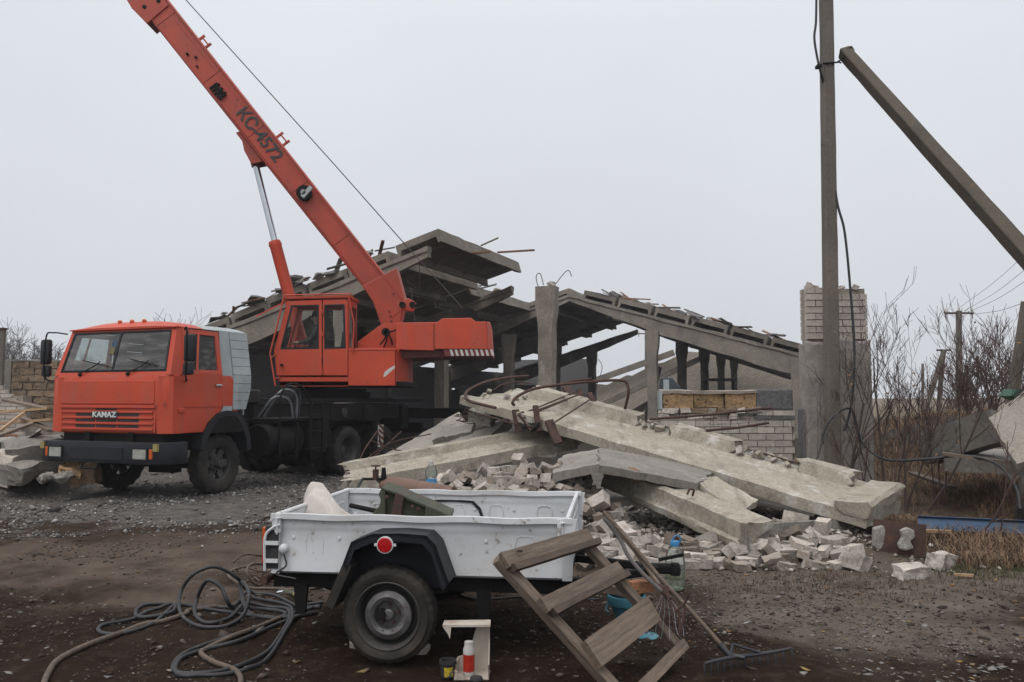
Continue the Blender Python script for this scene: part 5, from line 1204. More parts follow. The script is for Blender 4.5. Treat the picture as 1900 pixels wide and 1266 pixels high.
# ================================================================ PROPPED WOODEN STEPS AND TOOLS
def steps():
    r = wroot('wooden_steps', G(1142, 1284), 'weathered wooden step frame propped in front of the trailer', 'wooden steps')
    a0, a1 = W(932, 1046, 4.45), W(1150, 1290, 4.42); b0, b1 = W(1083, 1006, 5.08), W(1262, 1206, 5.08)
    d = (a1-a0).normalized(); s = (b0-a0).normalized(); nrm = d.cross(s).normalized(); nrm = nrm if nrm.z > 0 else -nrm
    def board(p, q, w, t, up, seed, name, cup=0.0, mat_=M_WOOD):
        h = w/2; prof = [(-h, -t/2), (h, -t/2), (h+.002, t/2-.004), (0, t/2+cup), (-h, t/2-.004)]
        return beam(name, prof, p, q, mat_, r, 16, .0018, .012, seed, side=up, smooth=30)
    board(a0-d*.04, a1, .075, .048, d.cross(nrm), 1, 'stringer'); board(b0-d*.04, b1, .07, .045, d.cross(nrm), 2, 'stringer')
    def tread(t0, t1, w, t, seed, o0=.03, o1=.05, lip=True, cup=0.):
        p = a0+(a1-a0)*t0+nrm*.04; q = b0+(b1-b0)*t1+nrm*.04; e = (q-p).normalized(); p = p-e*o0; q = q+e*o1
        board(p, q, w, t, d-e*d.dot(e), seed, 'tread', cup)
        if lip: board(p+d*(w*.70)+nrm*.014, q+d*(w*.70)+nrm*.014, .036, .045, d-e*d.dot(e), seed+9, 'tread_nosing', .008, M_WOODD)
    tread(.0, -.02, .088, .030, 3); tread(.34, .29, .08, .03, 4); tread(.72, .66, .155, .05, 5, .02, .0, False, .02)
    tread(1.05, .985, .06, .03, 6, .0, .02, False)
    MB().box(W(958, 1028, 4.50)+nrm*.03, (.03, .012, .012)).build('staple', M_RUST, r)
steps()
def tools():
    # garden rake
    r = wroot('garden_rake', G(1360, 1240), 'long-handled garden rake with black curved head resting on the ground', 'rake')
    A, B = W(1119, 950, 5.35), W(1346, 1208, 4.98); B.z = max(B.z, .08)
    MB().tube([A+(B-A)*t+Vector((.004*math.sin(t*9), 0, .003*math.cos(t*7))) for t in np.linspace(0, 1, 12)], .0135, 10).build('handle', M_WOOD, r, 40)
    n_ = (B-A).normalized(); C = B+n_*.16; C.z = .075
    MB().tube([B-n_*.05, B+n_*.03, C], [.019, .018, .013], 10).build('socket', M_PETG, r, 40)
    sd = Vector((.96, .28, 0)).normalized(); hd = []
    for i in range(25):
        t = i/12-1; hd.append(C+sd*(t*.29+.02)+Vector((-.01, .085*(1-t*t)-.05, .0))*1+Vector((0, 0, .045*(t*t)*(1 if t > 0 else .15))))
    head = MB().tube(hd, [.008+.006*(1-abs(i/12-1)) for i in range(25)], 8).build('rake_head', M_PETG, r, 40)
    MB().tube([C+n_*-.1, hd[8]], .008, 6).tube([C+n_*-.1, hd[17]], .008, 6).build('brace', M_PETG, head)
    for i in range(0, 25, 2): MB().tube([hd[i], hd[i]+Vector((.0, -.012, -.03)), hd[i]+Vector((.0, -.018, -.07))], [.006, .005, .002], 5).build('tine', M_PETG, head)
    # old wire broom rake
    r = wroot('wire_rake', G(1235, 1195), 'rusty wire fan rake leaning head-down against the wooden steps', 'rake')
    A, B = W(1122, 957, 5.5), W(1232, 1098, 5.1)
    MB().tube([A, A.lerp(B, .5)+Vector((.01, 0, .01)), B], .013, 8).build('handle', M_WOOD, r, 40)
    MB().tube([B-(B-A).normalized()*.05, B+(B-A).normalized()*.06], [.018, .015], 8).build('ferrule', M_RUST, r, 40)
    rnd = random.Random(3)
    for i in range(18):
        t = i/17-.5; p = [B, W(1240+t*45, 1130, 5.05), W(1240+t*72, 1170+abs(t)*-10, 5.0-.1*abs(t)), W(1243+t*78+rnd.uniform(-6, 6), 1190-abs(t)*25, 4.93)]
        MB().tube(bez(p, 4), .0016, 4).build('tine', M_RUST if i % 3 else M_STEEL, r)
    # hoe with grey handle
    r = wroot('grey_hoe', G(1245, 1170), 'small rusty hoe with a bent grey handle beside the rakes', 'hoe')
    pts = [W(1121, 962, 5.42), W(1150, 1000, 5.3), W(1166, 1032, 5.2), W(1196, 1068, 5.1), W(1229, 1098, 5.02)]
    MB().tube(bez(pts, 5), .0125, 8).build('handle', M_BARKG, r, 40)
    e = pts[-1]
    MB().tube(bez([e, W(1238, 1108, 5.0), W(1246, 1128, 4.98)], 4), .008, 6).build('shank', M_RUST, r)
    MB().tube(bez([W(1252, 1135, 4.97), W(1270, 1120, 4.95), W(1278, 1100, 4.93)], 5), [.008]*10+[.004], 6).tube([W(1272, 1125, 4.96), W(1262, 1178, 4.93)], .006, 6).build('prong', M_RUST, r)
    MB().prism([W(1228, 1088, 5.0), W(1240, 1086, 5.0), W(1242, 1100, 4.99), W(1234, 1106, 4.99)], (0, .008, 0)).build('blade', M_RUST, r)
    # short crook propped across
    r = wroot('iron_fork', G(1253, 1170), 'thin rusty iron prong stuck in the soil behind the steps', 'iron prong')
    MB().tube(bez([W(1258, 1130, 4.96), W(1262, 1148, 4.95), W(1260, 1182, 4.92)], 4), .006, 6).build('prong', M_RUST, r)
tools()
def lathe_thing(name, loc, prof, mat_, label, cat, n=28):
    o = MB().lathe(prof, n).build(name, mat_, None, 40); o.location = loc; return tag(o, label, cat)
def small_things():
    # teal plastic stool-shaped pot
    p = G(1165, 1180); p = Vector((p.x, p.y+.05, gzf(p.x, p.y)-.01))
    k = 1520/p.y; r = wroot('teal_pot', p, 'faded teal plastic pot with a wide rim behind the wooden steps', 'pot')
    MB(M=Matrix.Translation(p)).lathe([(.10, 0), (.125, .015), (.11, .035), (.075, .06), (.08, .12), (.10, .155), (.105, .185), (.128, .195), (.135, .235), (.13, .255), (.115, .255), (.11, .2), (.06, .17), (0, .165)], 30).build('pot_body', M_TEAL, r, 40)
    MB(M=Matrix.Translation(p)).tube([(-.13, -.02, .2), (-.145, -.03, .17), (-.13, -.05, .15)], .006, 6).build('handle_lug', M_TEAL, r)
    o = obj('brick_half', rough_chunk('brick_half', mat('clay_brick', (.36, .155, .075), (.27, .12, .06), 6, .9, .4, 50), (.17, .11, .075), 2, .004, 4, .12)); o.location = p+Vector((.10, .06, .30)); o.rotation_euler = (0, 0, .3); tag(o, 'orange clay brick half lying on the teal pot', 'brick')
    o = obj('wood_block', rough_chunk('wood_block', M_WOOD, (.22, .10, .05), 1, .004, 4, .1)); o.location = p+Vector((-.03, .03, .275)); o.rotation_euler = (.0, .12, -.5); tag(o, 'short weathered wood block across the rim of the teal pot', 'wood block')
    o = lathe_thing('teal_lid', G(1190, 1182)+Vector((.03, .0, .0)), [(0, .018), (.075, .018), (.09, .008), (.09, 0), (.0, 0)], M_TEAL, 'round teal lid lying flat on the soil by the pot', 'lid')  # loose lid lying by the pot
    # five-litre bottle
    g = glass('bottle_pet', (.88, .94, .93), .15, .05, .3); liq = glass('greenish_water', (.78, .86, .70), .05, .1, .5)
    p = G(1253, 1092); r = wroot('water_bottle', p, 'large clear water bottle with blue cap and handle standing before the bricks', 'bottle'); M = Matrix.Translation(p)
    MB(M=M).lathe([(0, .004), (.07, .0), (.082, .01), (.083, .07), (.078, .08), (.083, .09), (.083, .15), (.078, .16), (.083, .17), (.083, .24), (.07, .30), (.035, .345), (.03, .36), (.03, .37)], 28, caps=False).build('bottle_shell', g, r, 40)
    MB(M=M).lathe([(0, .006), (.068, .004), (.079, .012), (.080, .07), (.075, .08), (.080, .09), (.080, .15), (.075, .16), (.079, .165), (0, .165)], 28).build('water', liq, r, 40)
    bl = mat('bright_blue_plastic', (.03, .20, .42), (.025, .16, .35), 5, .4)
    MB(M=M).lathe([(.036, .352), (.037, .39), (.033, .395), (0, .396)], 20).build('cap', bl, r, 40); MB(M=M).tube(bez([(-.03, 0, .36), (-.01, 0, .42), (.03, 0, .44), (.05, 0, .41), (.03, 0, .36)], 5), .006, 6).build('carry_handle', bl, r, 40)
    # blue-liquid bottle on the heap behind the trailer
    x, y = W(800, 903, 8.3).x, 8.3; z = W(800, 906, 8.3).z; zz = gzf(x, y)
    r = wroot('blue_drink_bottle', Vector((x, y, zz)), 'small clear bottle with bright blue liquid standing behind the trailer', 'bottle'); M = Matrix.Translation((x, y, z))
    bq = mat('blue_liquid', (.03, .36, .78), (.03, .32, .7), 5, .2)
    MB(M=M).lathe([(0, .0), (.05, .0), (.058, .012), (.06, .06), (.054, .075), (.054, .11), (.06, .125), (.06, .17), (.045, .21), (.02, .24), (.019, .25)], 24, caps=False).build('bottle_shell', g, r, 40)
    MB(M=M).lathe([(0, .002), (.047, .002), (.056, .012), (.057, .06), (.052, .075), (.052, .09), (0, .09)], 24).build('liquid', bq, r, 40)
    MB(M=M).lathe([(.023, .245), (.023, .27), (0, .272)], 14).build('cap', M_WSTR, r, 40)
    o = obj('concrete_block', rough_chunk('concrete_block', M_CONG, (.4, .35, max(.1, z-zz+.25)), 2, .01, 8, .1)); o.location = (x+.03, y+.1, z-(z-zz+.25)/2-.004); tag(o, 'small concrete block under the blue drink bottle', 'block')
    # cutting-gas bottle with valve block
    x, y = W(707, 893, 8.0).x, 8.0; r = wroot('gas_cylinder', (x, y, gzf(x, y)), 'rusty gas cylinder with brass regulator and hose lying behind the trailer', 'gas cylinder')
    q0 = W(716, 901, 8.0); ax = Vector((.93, -.3, -.12)).normalized()
    MB().tube([q0-ax*.06, q0-ax*.03, q0+ax*.06, q0+ax*.7], [.03, .06, .1, .1], 18).build('cylinder', mat('cylinder_brown', (.16, .09, .065), (.10, .055, .04), 6, .7, .2, 50), r, 40)
    v0 = W(697, 885, 8.0)
    MB().tube([q0-ax*.02, v0], .022, 10).tube([v0+Vector((0, 0, -.03)), v0+Vector((0, 0, .07))], .03, 10).build('valve_block', M_RUST, r, 40)
    MB().lathe([(.0, 0), (.045, 0), (.045, .012), (0, .012)], 12, Matrix.Translation(v0+Vector((0, 0, .1)))).tube([v0+Vector((0, 0, .05)), v0+Vector((0, 0, .1))], .008, 6).build('hand_wheel', M_RUST, r)
    MB().tube([v0+Vector((-.12, 0, -.02)), v0+Vector((.14, -.02, -.02))], .012, 8).tube([W(712, 889, 7.98), W(712, 868, 7.98)], [.03, .018], 10).build('regulator', M_BLACK, r, 40)
    MB().tube(bez([v0+Vector((-.12, 0, -.02)), W(672, 890, 7.98), W(664, 905, 7.9), W(664, 930, 7.8)], 6), .014, 8).build('hose', M_HOSE, r, 40)
    # cut-open cream canister with things in it
    c = G(866, 1252); r = wroot('cut_canister', c, 'cut-open cream plastic canister stained pink on the soil by the wheel', 'canister')
    D = 4.78; prof_o = [(846, 1262), (900, 1254), (907, 1238), (905, 1172), (909, 1166), (819, 1166), (818, 1172), (822, 1174), (828, 1191), (831, 1175), (884, 1172), (893, 1182), (896, 1206), (892, 1238), (886, 1246), (850, 1250)]
    P = [W(u, v, D) for u, v in prof_o]; zmin = min(p.z for p in P); P = [Vector((p.x, p.y, p.z-zmin+.004)) for p in P]
    bk = [W(u, v, D+.13) for u, v in [(846, 1222), (907, 1222), (905, 1168), (885, 1170), (882, 1180), (872, 1182), (868, 1206), (848, 1212)]]; 
    sh = MB()
    x0, x1 = P[0].x-.06, P[2].x; y0 = P[0].y; zt = P[4].z
    sh.prism([(x0+.05, y0-.02, 0.004), (x1, y0-.02, .004), (x1+.005, y0+.13, .004), (x0+.04, y0+.13, .004)], (0, 0, .008))
    pth = [(x1+.002, y0-.025), (x1+.003, y0+.03), (x1+.002, y0+.085)]+[(x1-.035+.037*math.cos(a), y0+.095+.037*math.sin(a)) for a in np.linspace(0, math.pi/2, 6)]+[(x1-.06, y0+.132), (x1-.085, y0+.132), (x1-.11, y0+.130), (x1-.15, y0+.128), (x1-.185, y0+.115), (x1-.205, y0+.07), (x1-.20, y0+.01), (x1-.18, y0-.025)]
    hh = [.30, .55, .8]+[1.0]*6+[1.0, .78, .50, .34, .30, .22, .17, .15]; nn = len(pth); vv = []; ff = []
    for q, (px_, py_) in enumerate(pth):
        k_ = .95 if q else 1; cx_, cy_ = x1-.06, y0+.05
        for e_ in (0, .004):
            ux, uy = px_+(cx_-px_)*e_/.06, py_+(cy_-py_)*e_/.06
            vv += [(ux, uy, .006), (ux+.001, uy, zt*hh[q]*.5), (ux, uy, zt*hh[q]+.006*math.sin(q*2.1))]
    for q in range(nn-1):
        a_ = q*6; b_ = a_+6
        for k_ in (0, 1): ff += [(a_+k_, b_+k_, b_+k_+1, a_+k_+1), (a_+3+k_, a_+4+k_, b_+4+k_, b_+3+k_)]
        ff += [(a_+2, b_+2, b_+5, a_+5)]
    sh.add(vv, ff)
    sh.prism([(x0-.02, y0+.03, zt-.008), (x0-.018, y0+.13, zt-.008), (x1+.006, y0+.13, zt-.004), (x1+.008, y0+.02, zt-.004)], (0, 0, .012))
    sh.prism([(x0-.02, y0+.03, zt-.006), (x0+.03, y0+.03, zt-.006), (x0+.022, y0+.03, zt-.075), (x0+.012, y0+.03, zt-.05)], (0, .005, 0))
    sh.prism([(x0+.05, y0-.02, .01), (x0+.13, y0-.02, .01), (x0+.11, y0-.02, .022), (x0+.06, y0-.02, .05)], (0, .005, 0))
    sh.build('canister_shell', M_CREAM, r, 35)
    k = W(870, 1243, D+.03); k.z = .014
    r = wroot('spray_can', k, 'white and red cylindrical can standing in the cut canister', 'can'); M = Matrix.Translation(k)
    MB(M=M).lathe([(.030, 0), (.033, .004), (.033, .025)], 24).build('base', M_WSTR, r, 40); MB(M=M).lathe([(.033, .026), (.0332, .12)], 24, caps=False).build('label', mat('can_red', (.42, .03, .015), (.30, .02, .01), 20, .35), r, 40)
    MB(M=M).lathe([(.033, .121), (.033, .15), (.026, .165), (.026, .19), (.0, .195)], 24).build('cap', M_WSTR, r, 40)
    k = G(831, 1258); k.z = .002
    r = wroot('black_jar', k, 'small black open jar with a yellow label beside the cut canister', 'jar'); M = Matrix.Translation(k)
    MB(M=M).lathe([(.034, 0), (.042, .01), (.044, .075), (.05, .08), (.05, .10), (.042, .10), (.038, .02), (0, .018)], 24).build('jar_body', M_DARKIN, r, 40)
    MB(M=M).lathe([(.0445, .015), (.0455, .068)], 14, None, -2.0, -.75).build('label', mat('jar_yellow', (.50, .36, .02), (.40, .28, .02), 30, .5, stain=(40, .5, .55, (.02, .06, .10))), r, 40)
    k = W(884, 1242, D-.04); k.z = .013
    lathe_thing('black_cap', k, [(0, .016), (.032, .016), (.036, .008), (.036, 0), (0, 0)], M_DARKIN, 'flat round black cap lying in the cut canister', 'stopper')  # loose screw cap
    for i, (u, v, s, lb) in enumerate(((661, 1200, .07, 'left'), (785, 1206, .075, 'right'))):
        o = obj('chock_stone', rough_chunk('chock_stone', M_BRICK, (s*1.3, s, s*.9), 2, .006, i+3, .3)); g0 = G(u, v); o.location = (g0.x, g0.y, gzf(g0.x, g0.y)+s*.3); o.rotation_euler = (.2, .1, i*1.3)
        tag(o, 'pale stone wedged behind the rear of the trailer tyre' if i == 0 else 'pale broken stone lying ahead of the trailer tyre', 'stone')
small_things()
# ================================================================ HOSES ON THE GROUND
def ghose(name, px, r, mat_, label, lift=None, cat='hose', n=7):
    pts = []
    for i, q in enumerate(px):
        z = q[2] if len(q) > 2 else 0; g = G(q[0], q[1], z+r); 
        if z == 0: g.z = gzf(g.x, g.y)+r*.9
        pts.append(g)
    P = bez(pts, n)
    for p in P: p.z = max(p.z, gzf(p.x, p.y)+r*.7)
    o = MB().tube(P, r, 8).build(name, mat_, None, 60); return tag(o, label, cat)
def hoses():
    h = .014
    ghose('black_hose', [(600, 1110), (520, 1115), (470, 1112), (420, 1122), (350, 1117), (300, 1120), (262, 1128), (252, 1142, .02), (275, 1150), (320, 1135, .03), (318, 1120, .02), (250, 1150), (190, 1165), (187, 1176), (225, 1178), (280, 1162), (310, 1140), (330, 1122, .03), (380, 1128), (440, 1140), (520, 1150), (590, 1140)], h, M_HOSE, 'flat-lying black hose looping far out to the left of the trailer')
    ghose('black_hose', [(595, 1128), (560, 1120), (510, 1105, .02), (470, 1100, .03), (448, 1085, .12), (440, 1072, .2), (400, 1052, .30), (360, 1065, .26), (335, 1100, .12), (336, 1140, .02), (370, 1163), (420, 1164), (452, 1140, .05), (462, 1105, .16), (455, 1085, .18), (446, 1083, .14), (452, 1120, .04), (470, 1145), (520, 1150), (590, 1122)], h, M_HOSE, 'black hose with one coil standing upright beside the trailer')
    ghose('black_hose', [(460, 1095, .02), (430, 1125, .06), (410, 1090, .20), (384, 1078, .24), (366, 1110, .1), (362, 1140, .02), (385, 1158), (425, 1150), (455, 1120, .03), (500, 1125), (530, 1130), (537, 1145), (530, 1170), (500, 1205), (440, 1232), (380, 1246), (330, 1245), (322, 1232), (345, 1212), (400, 1193), (470, 1178), (520, 1150), (526, 1140), (480, 1128), (440, 1118)], h, M_HOSE, 'black hose with a pointed upright kink and a long near loop')
    ghose('black_hose', [(470, 1110, .02), (530, 1122, .02), (542, 1140), (535, 1170), (490, 1222), (420, 1246), (350, 1250), (326, 1244), (335, 1222), (380, 1206), (440, 1196), (510, 1170), (555, 1145), (565, 1128), (555, 1122)], h, M_HOSE, 'black hose forming the nearest long loop at the bottom of the pile')
    ghose('brown_cable', [(76, 1275), (90, 1245), (110, 1228), (165, 1204), (235, 1172), (265, 1162), (300, 1155), (345, 1142), (352, 1135), (420, 1115), (450, 1104)], .018, M_HOSEB, 'brown taped cable running out to the bottom left corner', cat='cable')
    ghose('brown_cable', [(440, 1280), (447, 1258), (435, 1238), (395, 1226), (373, 1212), (385, 1204), (430, 1190), (480, 1173), (520, 1150)], .016, M_HOSEB, 'brown taped cable bending through the near black loops', cat='cable')
    ghose('brown_cable', [(600, 1088), (560, 1092), (500, 1088), (460, 1086), (425, 1070, .03), (432, 1058), (460, 1050, .05), (490, 1045, .06), (512, 1062), (480, 1080), (458, 1062, .1), (470, 1046, .12), (505, 1048)], .012, M_HOSEB, 'thin brown cable curled tight under the trailer tail lamp', cat='cable')
    rnd = random.Random(8)
    for i in range(9):
        u = rnd.uniform(430, 500); v = rnd.uniform(1035, 1098); pts = [(u, v)]
        for k in range(5): pts.append((pts[-1][0]+rnd.uniform(15, 38), min(1104, max(1030, pts[-1][1]+rnd.uniform(-14, 14))), rnd.choice((0, 0, .03))))
        o = ghose('cable_strand', pts, rnd.uniform(.005, .010), rnd.choice((M_HOSEB, M_RUST, M_HOSEB, M_WIRE)), 'loose strand in the tangle of thin cables behind the trailer', cat='cable'); o['group'] = 'thin cable tangle'
    ghose('grey_hose', [(700, 1090), (640, 1086), (590, 1088), (540, 1094), (510, 1090)], .011, M_HOSE, 'straight dark hose running under the trailer to the pile')
    ghose('grey_hose', [(1110, 1108), (1060, 1112), (1000, 1114), (960, 1108), (900, 1112), (840, 1106)], .008, M_HOSE, 'thin dark hose lying under the front of the trailer')
    r = wroot('torch_handle', G(540, 1100), 'dark cutting-torch handle with a yellow band in the cable tangle', 'torch')
    a, b = G(528, 1098, .03), G(562, 1106, .03)
    MB().tube([a, b], .02, 10).build('grip', M_GREEN, r, 40); MB().tube([a.lerp(b, .55), a.lerp(b, .85)], .021, 10).build('band', M_YEL, r, 40)
    for k in (0, .03): MB().tube([a+Vector((-.01, -k, 0)), a+Vector((-.05, -.03-k, 0))], .012, 8).build('valve_knob', M_CHROME, r, 40)
    MB().tube(bez([b, G(570, 1098, .06), G(566, 1088, .05)], 5), .004, 5).build('lead', M_YEL, r)
hoses()
# ================================================================ FALLEN SLABS
S1A, S1B = W(858, 733, 12.5), W(1613, 958, 8.9)
S1X = (S1B-S1A).normalized(); S1Y = Vector((.628, .779, .045)); S1Y = (S1Y-S1X*S1Y.dot(S1X)).normalized(); S1Z = S1X.cross(S1Y); S1L = (S1B-S1A).length
S1M = frame(S1A, S1X, S1Y, S1Z)
def s1(x, y, z): return S1M @ Vector((x, y, z))
def main_slab():
    r = wroot('fallen_ribbed_slab', (S1A.x, S1A.y, 0), 'long tan ribbed concrete slab lying tilted across the brick heap', 'concrete slab')
    rnd = random.Random(3); nx, ny = 90, 22; vs = []; fs = []
    L, Wd = S1L, 1.36
    for lev in (0, 1):
        for i in range(nx+1):
            for j in range(ny+1):
                x = L*i/nx; y = Wd*j/ny; e0 = .10*float(vnoise(y, 3.3, 3.0, 2)) if i == 0 else 0; e1 = .05*float(vnoise(y, 8.3, 4.0, 2)) if i == nx else 0
                if i == 0: e0 -= .35*max(0, (y-.55)/.8)*0
                z = 0 if lev == 0 else -.15
                if lev == 0:
                    z += .012*float(vnoise(x, y, 1.5, 3))+.006*float(vnoise(x, y, 7, 6)); yr = y-1.0
                    z += .05*sstep(y, .98, 1.12)                                   # fillet before the rib
                    if x < .75: z += .06*float(vnoise(x, y, 6, 9))*(1-x/.75)-.02
                    if j == 0: z -= .012+.012*abs(float(vnoise(x, 2, 6, 3)))*2
                else: z += .02*float(vnoise(x, y, 3, 8))
                yy = y-(.012+.02*float(vnoise(x, 1, 5, 4)) if j == 0 else 0)
                vs.append(s1(x+e0+e1, yy, float(z)))
    K = (nx+1)*(ny+1)
    for i in range(nx):
        for j in range(ny): k = i*(ny+1)+j; fs += [(k, k+ny+1, k+ny+2, k+1), (K+k, K+k+1, K+k+ny+2, K+k+ny+1)]
    for i in range(nx):
        k = i*(ny+1); fs += [(k, K+k, K+k+ny+1, k+ny+1), (k+ny, k+2*ny+1, K+k+2*ny+1, K+k+ny)]
    for j in range(ny): k = nx*(ny+1)+j; fs += [(j, j+1, K+j+1, K+j), (k, K+k, K+k+1, k+1)]
    MB().add(vs, fs).build('slab_plate', M_CONT, r, 40)
    prof = [(1.04, -.05), (1.06, .03), (1.12, .18), (1.36, .19), (1.37, -.17), (1.10, -.17)]
    def rib(x0, x1, sd, mat_=M_CONT, p=prof, end=.10): return beam('slab_rib', p, s1(x0, 0, 0), s1(x1, 0, 0), mat_, r, max(6, int((x1-x0)*16)), .010 if mat_ is M_CONT else .03, end, sd, side=S1Y, nper=3)
    low = [(1.08, -.05), (1.12, .06), (1.2, .10), (1.32, .085), (1.36, -.17), (1.12, -.17)]
    rib(.45, 2.42, 1, end=.05); rib(2.38, 3.02, 2, M_CONR, low, .02); rib(2.98, 3.92, 3, end=.05); rib(3.88, 4.82, 4, M_CONR, low, .02); rib(4.78, 5.46, 5, end=.05); rib(5.42, S1L, 8, M_CONT, low, .03)
    # end cross rib at the low end
    beam('end_rib', [(-.36, -.06), (-.02, -.14), (.03, -.10), (.03, .02), (-.03, .06), (-.24, .05), (-.36, -.01)], s1(S1L-.02, -.01, 0), s1(S1L-.02, 1.36, .05), M_CONT, r, 26, .009, .03, 9, side=S1X, nper=3)
    for i in range(34):
        x = rnd.choice((rnd.uniform(0, .5), rnd.uniform(2.4, 3.0), rnd.uniform(3.9, 4.8))); y = rnd.uniform(.2, 1.3) if x < .6 else rnd.uniform(1.05, 1.3); s = rnd.uniform(.04, .10)
        o = obj('broken_lump', rough_chunk('broken_lump', M_CONT if i % 3 else M_CONR, (s*1.4, s, s*.7), 1, s*.08, i, .3), r); o.location = s1(x, y, .02+(0 if x < .6 else .07)); o.rotation_euler = (rnd.random(), rnd.random(), rnd.random()*6)
    # exposed bars along the broken rib
    for a, b in (((2.3, 1.2, .11), (3.05, 1.22, .11)), ((3.85, 1.18, .11), (4.85, 1.2, .11))): MB().tube([s1(*a), s1((a[0]+b[0])/2, 1.18, .12), s1(*b)], .011, 6).build('exposed_bar', M_RUST, r)
    return r
main_slab()
def bent_bars():
    def bar(px, r, label, mat_=M_RUST):
        o = MB().tube(bez([W(*p) for p in px], 8), r, 8).build('bent_rebar', mat_, None, 60); tag(o, label, 'rebar')
    bar([(980, 698, 13.6), (945, 701, 13.3), (905, 708, 13), (873, 722, 12.7), (863, 735, 12.4), (875, 746, 12.2), (895, 751, 12.1), (920, 757, 11.95)], .022, 'thick rusty bar curling round the broken upper end of the slab')
    bar([(954, 752, 12.05), (951, 747, 12.0), (960, 736, 12.1), (990, 722, 12.2), (1040, 714, 12.2), (1100, 708, 12.1), (1150, 706, 12.0), (1163, 712, 12), (1166, 730, 12), (1160, 758, 12.2)], .022, 'long rusty bar arching above the slab with a hooked end')
    bar([(915, 725, 12.6), (930, 715, 12.6), (960, 709, 12.7), (985, 712, 12.8)], .012, 'thin rusty bar bowed over the upper end of the slab')
    bar([(1040, 712, 12.4), (1070, 706, 12.2), (1098, 703, 12.1)], .016, 'short rusty bar lying along the long arching one')
bent_bars()
def clamp():
    r = wroot('rusty_clamp', (W(980, 790, 11.6).x, 11.6, 0), 'rusty steel channel clamp bolted round the tilted slab by long rods', 'clamp')
    def chan(u0, v0, u1, v1, D0, D1, w, name='channel'):
        a, b = W(u0, v0, D0), W(u1, v1, D1); x = (b-a).normalized(); y = Vector((1, .2, 0)); y = (y-x*y.dot(x)).normalized(); h = w/2
        beam(name, [(-h, 0), (h, 0), (h, -.06), (h-.012, -.06), (h-.012, -.012), (-h+.012, -.012), (-h+.012, -.06), (-h, -.06)], a, b, M_RUST, r, 6, .001, .004, 1, side=y)
    chan(957, 760, 964, 802, 11.85, 11.8, .10); chan(966, 765, 990, 798, 11.8, 11.7, .09); chan(994, 752, 1001, 800, 11.6, 11.5, .07); chan(1019, 779, 1037, 822, 11.25, 11.1, .115)
    chan(1050, 716, 1064, 738, 13.05, 12.9, .12); chan(1075, 722, 1080, 740, 12.85, 12.8, .07); chan(1094, 728, 1103, 746, 12.6, 12.5, .07)
    for (a, b) in (((960, 772, 11.75), (1066, 728, 12.9)), ((970, 776, 11.7), (1070, 734, 12.85)), ((1000, 760, 11.5), (1084, 729, 12.75)), ((1026, 786, 11.15), (1100, 738, 12.5)), ((880, 765, 12.1), (958, 788, 11.8))):
        MB().tube([W(*a), W(*b)], .012, 6).build('tie_rod', M_RUST, r)
    for q in range(4): MB().tube(bez([W(980+q*4, 786, 11.6), W(992+q*3, 792-q*2, 11.5), W(985+q*2, 800, 11.5)], 4), .012, 5).build('wire_twist', M_BLACK, r)
clamp()
